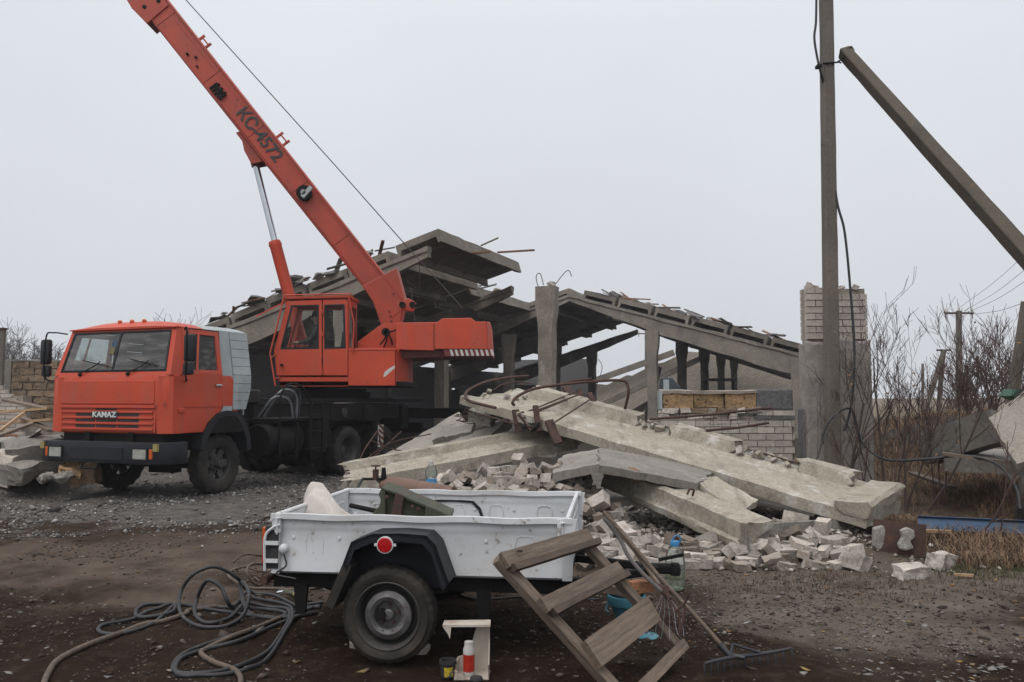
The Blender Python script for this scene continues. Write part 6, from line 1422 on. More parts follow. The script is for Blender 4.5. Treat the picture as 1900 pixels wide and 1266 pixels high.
def other_slabs():
    # second ribbed slab running in under the first
    A, B = W(650, 893, 10.9), W(1075, 812, 12.0)
    r = wroot('second_ribbed_slab', (A.x, A.y, gzf(A.x, A.y)), 'narrow tan ribbed slab running from the trailer up under the long slab', 'concrete slab')
    ch = [(-.0, -.16), (.0, .0), (.10, .02), (.16, .06), (.42, .085), (.46, .19), (.62, .20), (.64, -.16)]
    beam('slab_body', ch, A, B, M_CONT, r, 70, .008, .12, 3, side=Vector((-.30, .95, .02)), nper=3)
    # grey slabs heaped behind
    o = plate('leaning_slab', [W(686, 862, 13.3), W(806, 832, 12.9), W(880, 796, 13.2), W(850, 764, 14.1)], .30, M_CONG, None, .012, 9, 4, edge=.03); tag(o, 'grey broken slab leaning up towards the crane outrigger', 'concrete slab')
    o = plate('dark_slab', [W(792, 846, 12.6), W(905, 812, 12.4), W(945, 775, 13.0), W(845, 806, 13.3)], .16, M_CONG, None, .01, 7, 5); tag(o, 'grey slab fragment lying just behind the narrow tan slab', 'concrete slab')
    o = plate('broken_corner', [W(800, 815, 13.1), W(872, 800, 12.9), W(876, 780, 13.3), W(820, 790, 13.5)], .3, M_CONG, None, .03, 6, 8, edge=.04); tag(o, 'rough broken slab end with torn wire between the grey slabs', 'concrete slab')
    o = obj('white_lump', rough_chunk('white_lump', M_CONR, (.42, .25, .22), 2, .02, 5, .25)); o.location = W(897, 775, 13.0); o.rotation_euler = (.2, .25, -.3); tag(o, 'whitish concrete lump resting on the heap under the slab end', 'concrete lump')
    rnd = random.Random(5)
    for k in range(7):
        p = [W(rnd.uniform(840, 870), rnd.uniform(765, 785), 13.1)]
        for _ in range(4): p.append(p[-1]+Vector((rnd.uniform(-.05, .2), rnd.uniform(-.1, .1), rnd.uniform(-.08, .1))))
        o = MB().tube(bez(p, 4), .008, 5).build('torn_wire', M_RUST); tag(o, 'torn wire springing from the broken slab end behind the heap', 'wire', 'torn slab wires')
    for k, (u, v, u2, v2) in enumerate(((640, 890, 800, 805), (645, 895, 745, 800), (700, 800, 712, 860), (705, 790, 735, 835), (650, 900, 700, 800), (690, 818, 760, 840))):
        m = W((u+u2)/2+rnd.uniform(-8, 8), (v+v2)/2+rnd.uniform(-22, 4), 12.2); o = MB().tube(bez([W(u, v, 11.6), m, W(u2, v2, 12.8)], 8), .009, 5).build('springing_wire', M_RUST); tag(o, 'thin rusty wire springing up before the rear wheels of the crane', 'wire', 'wires before the crane wheels')
    # cracked plates over the lower beam
    o = plate('cracked_plate', [W(1021, 880, 9.15), W(1107, 860, 8.95), W(1113, 830, 10.3), W(1044, 846, 10.5)], .10, M_CONG, None, .012, 8, 6, edge=.022); tag(o, 'grey cracked plate sloping down left of the fold under the long slab', 'concrete slab')
    o = plate('cracked_plate', [W(1108, 861, 8.95), W(1295, 896, 9.1), W(1330, 872, 10.2), W(1114, 831, 10.3)], .10, M_CONG, None, .010, 8, 7, edge=.022); tag(o, 'grey cracked plate right of the fold resting on the lower beam', 'concrete slab')
    o = plate('loose_plate', [W(1288, 891, 9.3), W(1368, 955, 8.55), W(1405, 928, 8.9), W(1325, 884, 9.7)], .08, M_CONT, None, .008, 7, 9, edge=.018); tag(o, 'small broken plate wedged between the long slab and the lower beam', 'concrete slab')
    A, B = W(1120, 872, 9.9), W(1378, 985, 8.05)
    r = wroot('lower_beam', (B.x, B.y, 0), 'grey ribbed beam sticking out low under the long slab', 'concrete beam')
    pr = [(-.03, -.20), (-.035, -.13), (.0, -.10), (.012, .06), (.10, .075), (.14, .05), (.42, .03), (.42, -.06), (.15, -.08), (.12, -.20)]
    beam('beam_body', pr, A, B, M_CONT, r, 44, .009, .05, 11, side=Vector((.6, .75, .15)), nper=2)
    beam('end_flange', [(-.08, -.17), (.08, -.17), (.08, .05), (-.06, .07)], W(1376, 988, 8.12), W(1566, 972, 9.3), M_CONG, r, 18, .012, .03, 12, nper=2)
    MB().tube(bez([W(1275, 918, 8.7), W(1280, 908, 8.7), W(1287, 910, 8.7), W(1285, 920, 8.75)], 5), .012, 6).build('lifting_eye', M_RUST, r)
    o = MB().box(W(1175, 880, 9.15), (.09, .14, .12), (.2, .1, .3)).build('wood_stub', M_WOODR, None, bevel=.008); tag(o, 'short brown wood stub poking out between the cracked plates', 'wood stub')
other_slabs()
def bricks():
    rnd = random.Random(12)
    kinds = [(rough_chunk('loose_brick', M_RUBD, (.20, .11, .085), 2, .004, 21, .1), .085), (rough_chunk('loose_brick', M_RUBD, (.13, .10, .09), 2, .006, 22, .25), .09), (rough_chunk('loose_brick', M_MORT, (.16, .13, .08), 2, .009, 23, .3), .08), (rough_chunk('loose_brick', M_RUBB, (.10, .08, .06), 2, .005, 24, .25), .06), (rough_chunk('loose_brick', M_RUBB, (.22, .11, .085), 2, .0022, 1, .03), .085), (rough_chunk('loose_brick', M_RUBB, (.21, .11, .085), 2, .003, 2, .07), .085), (rough_chunk('loose_brick', M_RUBB, (.15, .11, .085), 2, .003, 3, .08), .085), (rough_chunk('loose_brick', M_RUBB, (.12, .10, .08), 2, .003, 4, .12), .08), (rough_chunk('loose_brick', M_RUBB, (.17, .12, .10), 2, .004, 5, .12), .10), (rough_chunk('loose_brick', M_RUBB, (.23, .15, .11), 2, .005, 6, .1), .11)]
    n = 0; pts = []
    tries = 0
    while n < 280 and tries < 20000:
        tries += 1
        if rnd.random() < .6: x, y = rnd.uniform(-.95, 1.45), rnd.uniform(7.8, 9.75)
        else: x, y = rnd.uniform(.9, 3.3), rnd.uniform(7.65, 8.5)
        h = gzf(x, y)
        if y < 8.0 and rnd.random() < .5: continue
        if x < .2 and y < 8.2: continue
        if x > 1.3 and (y > 8.4 or rnd.random() < .35): continue
        if any((x-a)**2+(y-b)**2 < .0085 for a, b in pts): continue
        pts.append((x, y)); me, hh = rnd.choice(kinds)
        o = obj('loose_brick', me); flat = rnd.random() < (.6 if h < .1 else .3)
        o.rotation_euler = (rnd.gauss(0, .12) if flat else rnd.uniform(-1.3, 1.3), rnd.gauss(0, .12) if flat else rnd.uniform(-.8, .8), rnd.uniform(0, 6.28)); s = rnd.uniform(.85, 1.15); o.scale = (s, s, s)
        o.location = (x, y, h+hh*.42+(0 if flat else .03)+(rnd.uniform(0, .06) if h > .25 else 0))
        tag(o, 'broken pale brick in the rubble heap under the fallen slabs', 'brick', 'bricks of the rubble heap'); n += 1
    # individually placed ones along the toe of the heap
    spots = [((1497, 1047), .30, .24, .17, 0), ((1587, 1048), .27, .18, .15, .3), ((1532, 1025), .20, .17, .2, .8), ((1377, 1046), .22, .17, .15, .2), ((1556, 1060), .16, .12, .08, .6), ((1434, 1040), .24, .16, .12, .1), ((1482, 1016), .24, .2, .25, .5), ((1320, 1040), .2, .14, .12, .5)]
    lab = ['large pale block left of centre at the toe of the heap', 'clean rectangular white block at the right toe of the heap', 'tilted pale brick standing behind the large pale block', 'white double brick just right of the water bottle', 'small flat white stone before the rectangular block', 'pale brick lying flat in the middle of the toe', 'upright lump of mortared bricks under the beam flange', 'pale brick between the bottle and the double brick']
    for i, (uv, a, b, c, rz) in enumerate(spots):
        g = G(*uv); o = obj('pale_block', rough_chunk('pale_block', M_BRICK, (a*.85, b*.85, c*.85), 2, .004, i+30, .14)); o.location = (g.x, g.y+b/2, gzf(g.x, g.y)+c*.42); o.rotation_euler = (.2*math.sin(i*3+1), .28*math.cos(i*2), rz+.2*math.sin(i)); tag(o, lab[i], 'brick')
bricks()
# ================================================================ LOW BLOCK WALL, PIER AND POLE
def brick_course(parent, x0, x1, y, z0, rows, bl, bh, gap, me_full, me_half, proud=.006, skip=None, jit=.004, seed=1):
    rnd = random.Random(seed)
    for r_ in range(rows):
        x = x0+(-(bl+gap)/2 if r_ % 2 else 0); k = 0
        while x < x1-.02:
            a = max(x, x0); b = min(x+bl, x1)
            if b-a > .05 and not (skip and skip((a+b)/2, r_)):
                me = me_full; o = obj('brick', me, parent); o.scale = ((b-a)/bl, 1, 1)
                o.location = ((a+b)/2, y+rnd.uniform(-jit, jit), z0+(r_+.5)*(bh+gap)); o.rotation_euler = (0, rnd.gauss(0, .006), 0)
            x += bl+gap; k += 1
WBR = rough_chunk('brick', M_BRICK, (.25, .12, .088), 1, .0018, 3)
def low_wall():
    Y0 = 12.2; xl, xr = W(1312, 800, Y0).x, W(1475, 800, Y0).x; zt = W(1400, 780, Y0).z
    r = wroot('low_block_wall', ((xl+xr)/2, Y0, 0), 'low ruined wall of pale bricks topped by orange shell-stone blocks', 'wall')
    xl2 = W(1226, 780, Y0).x
    MB().b2((xl2, Y0+.03, -.1), (xr, Y0+.4, zt)).build('wall_core', M_MORT, r)
    n = int((zt+.1)/.1); z0 = zt-n*.098
    brick_course(r, xl2, xr-.01, Y0+.055, z0, n, .25, .088, .010, WBR, None, seed=3, skip=lambda x, k: k < 4)
    MB().b2((xl2, Y0-.0, zt), (xr, Y0+.38, zt+.02)).build('mortar_bed', M_MORT, r)
    zb = W(1400, 772, Y0).z
    MB().b2((W(1400, 770, Y0).x, Y0-.01, zt+.02), (xr, Y0+.36, zt+.06)).build('tar_strip', M_DASH, r)
    zc = zt+.06
    # ragged rubble course on the left, brick course on the right
    rnd = random.Random(4)
    za, zb2 = zt+.02, W(1300, 757, Y0).z
    x = xl2
    for row in range(2):
        x = xl2
        while x < W(1404, 770, Y0).x:
            w = rnd.uniform(.09, .24); h = (zb2-za)/2; o = obj('stone', rough_chunk('stone', rnd.choice((M_BRICK, M_SHELLB, M_MORT, M_BRICK)), (w, .2, h*1.0), 1, .008, rnd.randint(0, 999), .2), r)
            o.location = (x+w/2, Y0+.1+rnd.uniform(-.03, .03), za+h*(row+.5)); o.rotation_euler = (0, rnd.gauss(0, .08), 0); x += w+.008
    MB().b2((xl2+.03, Y0+.1, za), (W(1404, 770, Y0).x, Y0+.36, zb2)).build('rubble_core', M_MORT, r)
    x = W(1404, 770, Y0).x; zr = zt+.062
    while x < xr-.05:
        o = obj('brick', WBR, r); o.location = (min(x+.125, xr-.11), Y0+.06, zr+.046); o.scale = (.9, 1, .8); x += .24
    MB().b2((W(1404, 770, Y0).x, Y0+.03, zr+.085), (xr, Y0+.4, W(1440, 722, Y0).z)).build('tar_upstand', M_DASH, r, bevel=.03)
    # three orange shell-stone blocks
    ztop = W(1300, 727, Y0).z
    e = [W(u, 740, Y0).x for u in (1231, 1288, 1345, 1404)]
    for i in range(3):
        w = e[i+1]-e[i]-.012; h = ztop-zb2
        o = obj('stone_block', rough_chunk('stone_block', M_SHELL, (w, .24, h), 5, .007, i+70, .03), r); o.location = ((e[i]+e[i+1])/2, Y0+.14, (ztop+zb2)/2)
    cap = plate('mortar_cap', [Vector((e[0]-.02, Y0+.0, ztop+.015)), Vector((e[3]+.02, Y0+.0, ztop+.02)), Vector((e[3]+.02, Y0+.3, ztop+.03)), Vector((e[0]-.02, Y0+.3, ztop+.025))], .05, M_MORT, r, .012, 14, 4, edge=.012)
    o = MB().b2((e[0]-.045, Y0-.01, zb2-.02), (e[0]-.02, Y0+.25, ztop+.02)).build('render_edge', M_CABW, r)
    # rusty rods and netting before the wall
    for i, (a, b, lb) in enumerate((((1205, 778, 11.5), (1430, 757, 11.9), 'upper rusty rod with torn netting before the low wall'), ((1310, 799, 11.4), (1426, 785, 11.8), 'lower short rusty rod before the low wall'))):
        o = MB().tube([W(*a), W((a[0]+b[0])/2, (a[1]+b[1])/2+2, (a[2]+b[2])/2), W(*b)], .018, 8).build('rusty_rod', M_RUST, None, 50); tag(o, lb, 'rod')
    nt_ = MB()
    for k in range(7):
        u = 1320+k*17; nt_.tube(bez([W(u, 768-(u-1320)*.1, 11.75), W(u+rnd.uniform(-4, 4), 780, 11.72), W(u+rnd.uniform(-3, 3), 797-(u-1320)*.1, 11.7)], 4), .003, 4)
    for k in range(3): nt_.tube(bez([W(1318, 772+k*8, 11.75), W(1370, 772+k*7, 11.7), W(1428, 763+k*8, 11.75)], 6), .003, 4)
    tag(nt_.build('wire_netting', M_WIRE), 'torn wire netting hanging between the two rusty rods', 'netting')
low_wall()
def pier():
    Y0 = 11.9; x0, x1 = W(1496, 600, Y0).x, W(1610, 600, Y0).x; zt = W(1550, 533, Y0).z; zm = W(1550, 630, Y0).z; dep = .27
    r = wroot('brick_pier', ((x0+x1)/2, Y0, 0), 'tall pier with bare pale bricks above and dark plaster below', 'pier')
    MB().b2((x0+.02, Y0+.03, zm-.1), (x1-.02, Y0+dep-.03, zt-.02)).build('pier_core', M_MORT, r)
    n = round((zt-zm)/.1); p = (zt-zm)/n; bh = p-.011
    me = rough_chunk('brick', M_BRICK, (.25, .12, bh), 1, .002, 5)
    brick_course(r, x0+.02, x1-.0, Y0+.06, zm, n, .245, bh-.004, .015, me, None, seed=8, skip=lambda x, k: k == n-1 and (x > x1-.3 or abs(x-(x0+.45)) < .12))
    mz = rough_chunk('brick', M_BRICK, (.12, .25, bh), 1, .003, 6)
    for k in range(n):
        for xx in (x1-.07, x0+.09):
            o = obj('brick', mz, r); o.location = (xx, Y0+.26, zm+(k+.5)*p); o.scale = (1, .5, 1)
    rnd = random.Random(9)
    for i in range(16):
        s = rnd.uniform(.04, .09); o = obj('broken_lump', rough_chunk('broken_lump', M_BRICK if i % 2 else M_MORT, (s*1.5, s, s*.8), 1, .008, i, .3), r); o.location = (rnd.uniform(x0+.05, x1-.05), Y0+rnd.uniform(.05, .2), zt+rnd.uniform(-.02, .03)-(.08 if i > 11 else 0)); o.rotation_euler = (rnd.random(), rnd.random(), rnd.random()*3)
    # plaster: uneven upper edge
    nx, nz = 36, 50; vs = []; fs = []
    for i in range(nx+1):
        x = x0-.035+(x1-x0+.05)*i/nx; top = zm-.02+.10*float(vnoise(x, 2, 3.5, 4))+.04*float(vnoise(x, 2, 14, 6))
        for j in range(nz+1):
            z = -.1+(top+.1)*j/nz; vs.append((x, Y0-.012+.012*float(vnoise(x, z, 4, 3))+.012*float(vnoise(x, z, 13, 5)), z))
    for i in range(nx):
        for j in range(nz): k = i*(nz+1)+j; fs.append((k, k+nz+1, k+nz+2, k+1))
    b = len(vs)
    mb = MB().add(vs, fs); o = mb.build('plaster_face', M_PLAST, r, 60); so = o.modifiers.new('thick', 'SOLIDIFY'); so.thickness = .03; so.offset = -1
    MB().b2((x0-.03, Y0+.02, -.1), (x1+.012, Y0+dep, zm-.06)).build('plaster_body', M_PLAST, r, bevel=.015)
    MB().prism([(x0-.075, Y0+.06, 0), (x0-.035, Y0+.05, 0), (x0-.035, Y0+.05, W(1480, 760, Y0).z), (x0-.06, Y0+.06, W(1480, 760, Y0).z)], (0, .2, 0)).build('dark_joint', M_DASH, r)
    # burnt rendering stub on the right flank
    MB().b2((x1+.0, Y0+.2, W(1600, 705, Y0).z), (x1+.05, Y0+.4, W(1600, 672, Y0).z)).build('render_stub', M_DASH, r, bevel=.01)
pier()
def pole():
    D = 11.45; a = W(1545, 900, D); r = wroot('utility_pole', (a.x, D, 0), 'concrete utility pole with a diagonal concrete brace before the pier', 'utility pole')
    x0 = a.x; top = W(1532, -60, D)
    def taper(A, B, w0, w1, name, up):
        x = (B-A).normalized(); y = Vector(up); y = (y-x*y.dot(x)).normalized(); fr = []; rnd = random.Random(2)
        P = [(-.5, -.5), (-.42, -.56), (.42, -.56), (.5, -.5), (.5, .5), (-.5, .5)]
        for i in range(31):
            t = i/30; w = w0+(w1-w0)*t; fr.append((frame(A.lerp(B, t), x, y, x.cross(y)), [(0, p[0]*(w-1)+rnd.gauss(0, .0015), p[1]*(w-1)+rnd.gauss(0, .0015)) for p in P]))
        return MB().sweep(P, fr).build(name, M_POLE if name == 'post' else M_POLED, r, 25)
    taper(Vector((a.x, D, -.2)), top, .178, .148, 'post', (1, 0, 0))
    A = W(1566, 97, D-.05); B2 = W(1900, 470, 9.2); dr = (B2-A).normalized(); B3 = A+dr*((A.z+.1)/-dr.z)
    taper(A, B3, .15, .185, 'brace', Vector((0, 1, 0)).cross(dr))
    c = W(1537, 122, D)
    MB().tube([c+Vector((-.12, -.1, -.01)), c+Vector((.12, -.1, .01)), W(1560, 117, D-.16)], .012, 6).tube([W(1553, 116, D-.16), W(1585, 93, D-.15)], .012, 6).box(W(1575, 94, D-.1), (.09, .1, .06), (0, -.7, 0)).box(W(1519, 124, D-.1), (.07, .1, .04)).build('clamp', M_BLACK, r)
    MB().tube(bez([W(1529, 262, D-.1), W(1524, 266, D-.1), W(1526, 270, D-.1), W(1531, 268, D-.1)], 4), .004, 4).build('wire_loop', M_WIRE, r)
    cab = MB().tube(bez([W(1515, -20, D-.12), W(1514, 40, D-.12), W(1511, 70, D-.12), W(1516, 105, D-.12), W(1524, 140, D-.1), W(1538, 200, D+.12), W(1551, 360, D-.08), W(1567, 430, D-.1), W(1578, 540, D-.12), W(1585, 640, D-.14), W(1583, 720, D-.15), W(1577, 765, D-.16), W(1566, 800, D-.15)], 8), .017, 8)
    tag(cab.build('hanging_cable', M_HOSE, None, 60), 'black cable hanging down the utility pole in front of the pier', 'cable')
    c2 = MB().tube(bez([W(1527, 824, D-.3), W(1526, 810, D-.3), W(1540, 780, D-.3), W(1560, 762, D-.25), W(1580, 760, D-.2), W(1590, 790, D-.2), W(1600, 822, D-.25), W(1625, 845, D-.4), W(1655, 855, D-.7), W(1720, 852, D-1), W(1790, 846, D-1.2), W(1850, 862, D-1.6), W(1885, 905, D-2), W(1893, 945, D-2.2)], 8), .016, 8)
    tag(c2.build('hanging_cable', M_HOSE, None, 60), 'black cable looping low from the pole through the shrubs to the right', 'cable')
pole()
# ================================================================ RIGHT-HAND DEBRIS
def right_debris():
    r = wroot('rusty_plate', G(1668, 1035), 'rust-brown steel plate with two concrete lumps stuck on it', 'steel plate')
    D = 8.15; P = [W(1621, 963, D+.15), W(1719, 974, D), W(1715, 1034, D), W(1624, 1026, D+.1)]
    MB().prism(P, (.0, .012, .0)).build('plate_sheet', M_RUST, r)
    for i, (pts) in enumerate(([(1622, 980), (1640, 975), (1644, 985), (1641, 1005), (1645, 1016), (1632, 1022), (1621, 1015)], [(1672, 985), (1685, 979), (1698, 985), (1699, 998), (1690, 1005), (1697, 1018), (1682, 1023), (1670, 1020), (1668, 1010), (1676, 998)])):
        MB().prism([W(u, v, D-.03+(.12 if i == 0 else 0)) for u, v in pts], (0, .06, 0)).build('concrete_crust', M_CONR, r, bevel=.015)
    rnd = random.Random(3)
    for i, (u, v, a, b, c, rz, lb) in enumerate(((1690, 1050, .34, .2, .13, .25, 'pale brick slab lying under the rusty plate'), (1745, 1035, .3, .22, .17, .6, 'pale brick lump just right of the rusty plate'), (1450, 990, .2, .2, .12, .1, 'white stone behind the beam flange'), (1725, 905, .25, .2, .12, .4, 'white stone in the grass behind the slab end'), (1712, 880, .3, .15, .06, .2, 'flat white flake leaning by the slab end'), (1800, 915, .5, .35, .3, .3, 'large grey stone in the dry grass under the debris'), (1862, 912, .4, .35, .28, .8, 'grey stone near the tyre in the dry grass'))):
        g = G(u, v, .1); o = obj('stone_lump', rough_chunk('stone_lump', M_RUBB if i != 5 else M_CONG, (a*.8, b*.8, c*.8), 4, .012, i+50, .18)); o.location = (g.x, g.y, gzf(g.x, g.y)+c*.4); o.rotation_euler = (.1, .1*i % .3, rz); tag(o, lb, 'stone')
    # blue steel channel on the grass
    A, B = W(1704, 972, 9.7), W(1935, 983, 9.25)
    o = beam('blue_channel', [(-.075, -.0), (.075, .0), (.085, .045), (.078, .045), (.068, .008), (-.068, .008), (-.078, .045), (-.085, .045)], A, B, M_BLUEM, None, 12, .001, .004, 3, side=Vector((0, .55, .83)), smooth=25); tag(o, 'long blue painted steel channel lying in the dry grass', 'steel channel')
    o = MB().bar(W(1716, 985, 9.45), W(1765, 987, 9.35), .08, .03).build('wood_lath', M_WOODY); tag(o, 'fresh wooden lath end under the blue channel', 'lath')
    o = MB().bar(W(1770, 1066, 7.4), W(1806, 1068, 7.38), .03, .02).build('wood_sliver', M_WOODY); tag(o, 'pale wood sliver on the turf right of the plate', 'wood sliver')
    # dark beam, tan panel, lower slab, planks
    beamp = [(-.14, -.2), (.14, -.2), (.14, .2), (-.14, .2)]
    o = beam('tipped_beam', [(-.16, -.22), (.14, -.22), (.14, -.1), (.10, -.06), (.10, .2), (-.16, .22)], W(1725, 832, 11.8), W(1862, 790, 10.6), M_CONG, None, 16, .008, .04, 3, nper=2); tag(o, 'grey concrete beam tipped under the leaning tan panel', 'concrete beam')
    o = plate('precast_slab', [W(1835, 777, 10.2), W(1888, 862, 9.6), W(2010, 800, 9.8), W(1945, 690, 10.4)], .09, M_PANEL, None, .006, 8, 4, edge=.012); tag(o, 'large smooth tan panel leaning in at the right edge', 'concrete panel')
    o = MB().prism([W(1878, 735, 10.45), W(1888, 722, 10.45), W(1905, 728, 10.45), W(1905, 745, 10.45)], (0, .3, 0)).build('green_box', mat('green_paint', (.05, .12, .085)), None); tag(o, 'corner of a green painted box behind the tan panel', 'box')
    o = plate('lower_slab', [W(1752, 845, 11.0), W(1905, 855, 10.4), W(1905, 835, 11.4), W(1752, 828, 12)], .2, M_CONG, None, .01, 7, 5); tag(o, 'grey slab lying flat low under the tipped beam', 'concrete slab')
    for i, (a, b, m, lb) in enumerate((((1750, 842, 10.4), (1895, 862, 9.9), M_WOOD, 'dark weathered plank lying across the grey slab'), ((1692, 878, 12.6), (1768, 905, 11.6), M_WOODD, 'brown plank sliding into the grass by the shrub'))):
        o = plank('old_plank', W(*a), W(*b), .12, .04, m, None, i); tag(o, lb, 'plank')
    t = obj('tyre_casing', tyre_mesh('tyre_casing', .36, .21, .2, M_RUB, .008, 30)); t.location = W(1908, 912, 9.6); t.location.z = gzf(t.location.x, t.location.y)+.34; t.rotation_euler = (.1, 0, .9); tag(t, 'old black tyre standing at the right edge of the picture', 'tyre')
    # dark earth lump behind shrub
right_debris()
# ================================================================ LEFT-HAND DEBRIS
def left_debris():
    Y0 = 21; xa, xb = W(20, 700, Y0).x, W(108, 700, Y0).x; z1 = W(60, 670, Y0).z
    r = wroot('stone_wall', ((xa+xb)/2, Y0, 0), 'brown shell-stone wall with a pale end post left of the cab', 'wall')
    MB().b2((xa, Y0+.04, -.1), (xb+2.5, Y0+.42, z1-.06)).build('wall_core', M_MORT, r)
    rnd = random.Random(6); z = z1; 
    for row in range(8):
        x = xa+.02-(.2 if row % 2 else 0); h = .185
        while x < xb+.6:
            w = rnd.uniform(.26, .5); a = max(x, xa+.02)
            if x+w > a+.05:
                o = obj('stone', rough_chunk('stone', M_SHELLB, (x+w-a-.02, .22, h-.02), 2, .012, rnd.randint(0, 9999), .1), r); o.location = ((a+x+w)/2, Y0+.1, z-h/2+rnd.uniform(-.015, .015))
            x += w
        z -= h
    MB().b2((xa-.16, Y0-.0, 0), (xa-.0, Y0+.35, z1+.05)).build('end_post', M_CONG, r)
    plate('mortar_cap', [Vector((xa, Y0, z1+.03)), Vector((xb+.3, Y0, z1+.03)), Vector((xb+.3, Y0+.4, z1+.04)), Vector((xa, Y0+.4, z1+.04))], .05, M_CONG, r, .01, 8, 3)
    # pale block wall stub
    Y1 = 19.5; x0, x1 = W(-30, 740, Y1).x, W(45, 740, Y1).x; zt = W(20, 715, Y1).z
    r = wroot('white_brick_stub', ((x0+x1)/2, Y1, 0), 'stub of white brick wall stepping down at the left edge', 'wall')
    MB().b2((x0, Y1+.04, -.1), (x1-.05, Y1+.35, zt-.25)).build('wall_core', M_MORT, r)
    n = 14; brick_course(r, x0, x1, Y1+.06, zt-n*.10, n, .25, .088, .012, WBR, None, seed=5, skip=lambda x, k: x > x0+.4+(n-k)*.09)
    xk = W(2, 640, Y1+1).x
    o = wroot('old_gatepost', (xk, Y1+1, 0), 'dark narrow post at the left edge of the picture', 'post'); MB().b2((xk-.06, Y1+1, 0), (xk+.06, Y1+1.1, W(3, 612, Y1+1).z)).build('post_shaft', M_POLE, o, bevel=.01); MB().b2((xk-.08, Y1+.98, W(3, 612, Y1+1).z), (xk+.08, Y1+1.12, W(3, 612, Y1+1).z+.05)).build('post_top', M_RUST, o)
    # planks and battens heaped beyond the bumper
    pl = [((-40, 768, 17.5), (95, 758, 17.0), .22, M_WOODY, 'long yellowish board on top of the plank heap'), ((-40, 790, 16.6), (100, 778, 16.2), .2, M_WOODY, 'yellowish board lower on the plank heap'), ((0, 800, 15.9), (45, 766, 16.2), .12, M_WOODY, 'yellow batten crossing the plank heap at a slant'), ((-40, 806, 15.6), (110, 812, 15.0), .2, M_WOODR, 'dark brown board at the bottom of the plank heap'), ((10, 742, 18), (92, 760, 17.4), .2, M_WOOD, 'grey weathered board at the back of the plank heap'), ((40, 775, 16.5), (95, 800, 16.0), .14, M_WOOD, 'grey batten poking right out of the plank heap'), ((-10, 812, 15.2), (60, 786, 15.8), .16, M_WOOD, 'grey board slanting under the sheet on the plank heap'), ((50, 762, 17.2), (110, 757, 17.0), .14, M_SHELLB, 'short brown board behind the bumper end')]
    for a, b, w, m, lb in pl: o = plank('board', W(*a), W(*b), w, .05, m, None, len(lb)); tag(o, lb, 'board')
    MBs = MB(); vs = []; fs = []; n = 16
    for i in range(n+1):
        for j in range(9):
            u, v = i/n, j/8; p = W(-20+95*u, 835-28*u-16*v*(1-u*.3), 15.0-1.2*(1-v)); p.z += .05*math.sin(u*7)+.06*math.sin(v*4+u*2); vs.append(p)
    for i in range(n):
        for j in range(8): k = i*9+j; fs.append((k, k+9, k+10, k+1))
    o = MBs.add(vs, fs).build('slate_sheet', mat('sheet_grey', (.26, .25, .215), (.19, .18, .15), 3, .8, .2), None, 50); so = o.modifiers.new('t', 'SOLIDIFY'); so.thickness = .012; tag(o, 'bent grey roofing sheet draped over the plank heap', 'sheet')
    ch = [((10, 868, 13.4), (.42, .4, .55), M_BRICK, 'grey mortared brick lump at the left edge by the gravel'), ((62, 850, 13.8), (.95, .7, .62), M_CONG, 'large grey boulder-like concrete lump beside the bumper'), ((42, 876, 13.2), (.5, .4, .3), M_CONG, 'grey concrete fragment before the large lump'), ((95, 835, 14.2), (.6, .5, .4), M_CONG, 'concrete lump half hidden behind the bumper end'), ((146, 868, 13.5), (.34, .3, .34), M_SHELL, 'bright orange shell stone under the bumper'), ((132, 880, 13.2), (.35, .3, .2), M_SHELL, 'tan shell stone below the bright orange one'), ((118, 886, 13.0), (.28, .2, .14), M_CONG, 'small grey brick before the orange stones'), ((160, 882, 13.4), (.4, .4, .35), M_SHELLB, 'dark brown stone by the front tyre'), ((85, 886, 12.9), (.2, .16, .1), M_CONR, 'small pale stone on the gravel left of the bumper'), ((30, 830, 14.6), (.5, .4, .25), M_CONG, 'grey fragment under the bent sheet'), ((75, 822, 14.6), (.6, .4, .3), M_CONG, 'pale concrete chunk on top of the heap by the bumper')]
    for i, (p, d, m, lb) in enumerate(ch):
        g = W(*p); o = obj('rubble_lump', rough_chunk('rubble_lump', m, d, 4, .03, i+11, .22)); o.location = g; o.rotation_euler = (.2*math.sin(i), .25*math.cos(i*2), i*.7); tag(o, lb, 'rubble')
    b = obj('rubble_lump', rough_chunk('rubble_lump', M_BRICK, (.3, .3, .2), 2, .02, 3, .2)); b.location = W(150, 800, 16); tag(b, 'pale stone seen between bumper and boards', 'rubble')
    # flat white flakes near the wheels
left_debris()
# ================================================================ BARE TREES AND SHRUBS
def grow(mbt, mbs, p, d, L, r, lev, rnd, wig=.1, nb=(2, 4), up=.15, minr=.003, ends=None, spread=.7, ratio=.62):
    n = 5; pts = [p]; rr = [r]; q = Vector(p); dd = Vector(d).normalized()
    for i in range(n):
        dd = (dd+Vector([rnd.gauss(0, wig) for _ in range(3)])*.5+Vector((0, 0, up))*.3).normalized(); q = q+dd*(L/n); pts.append(q.copy()); rr.append(max(minr, r*(1-.5*(i+1)/n)))
    (mbt if lev == 0 else mbs).tube(pts, rr, 6 if lev == 0 else (5 if lev == 1 else 3), caps=False)
    if ends is not None: ends.append(q.copy())
    if lev >= grow.maxlev: return
    for _ in range(rnd.randint(*nb)):
        k = rnd.uniform(.3, 1.0); i = min(n-1, int(k*n)); b = pts[i].lerp(pts[i+1], k*n-i); a = Vector([rnd.gauss(0, 1) for _ in range(3)]); a = (a-dd*a.dot(dd)).normalized()
        grow(mbt, mbs, b, dd*(1-spread*.5)+a*spread, L*ratio*rnd.uniform(.7, 1.2), rr[i]*.6, lev+1, rnd, wig, nb, up, minr, ends, spread, ratio)
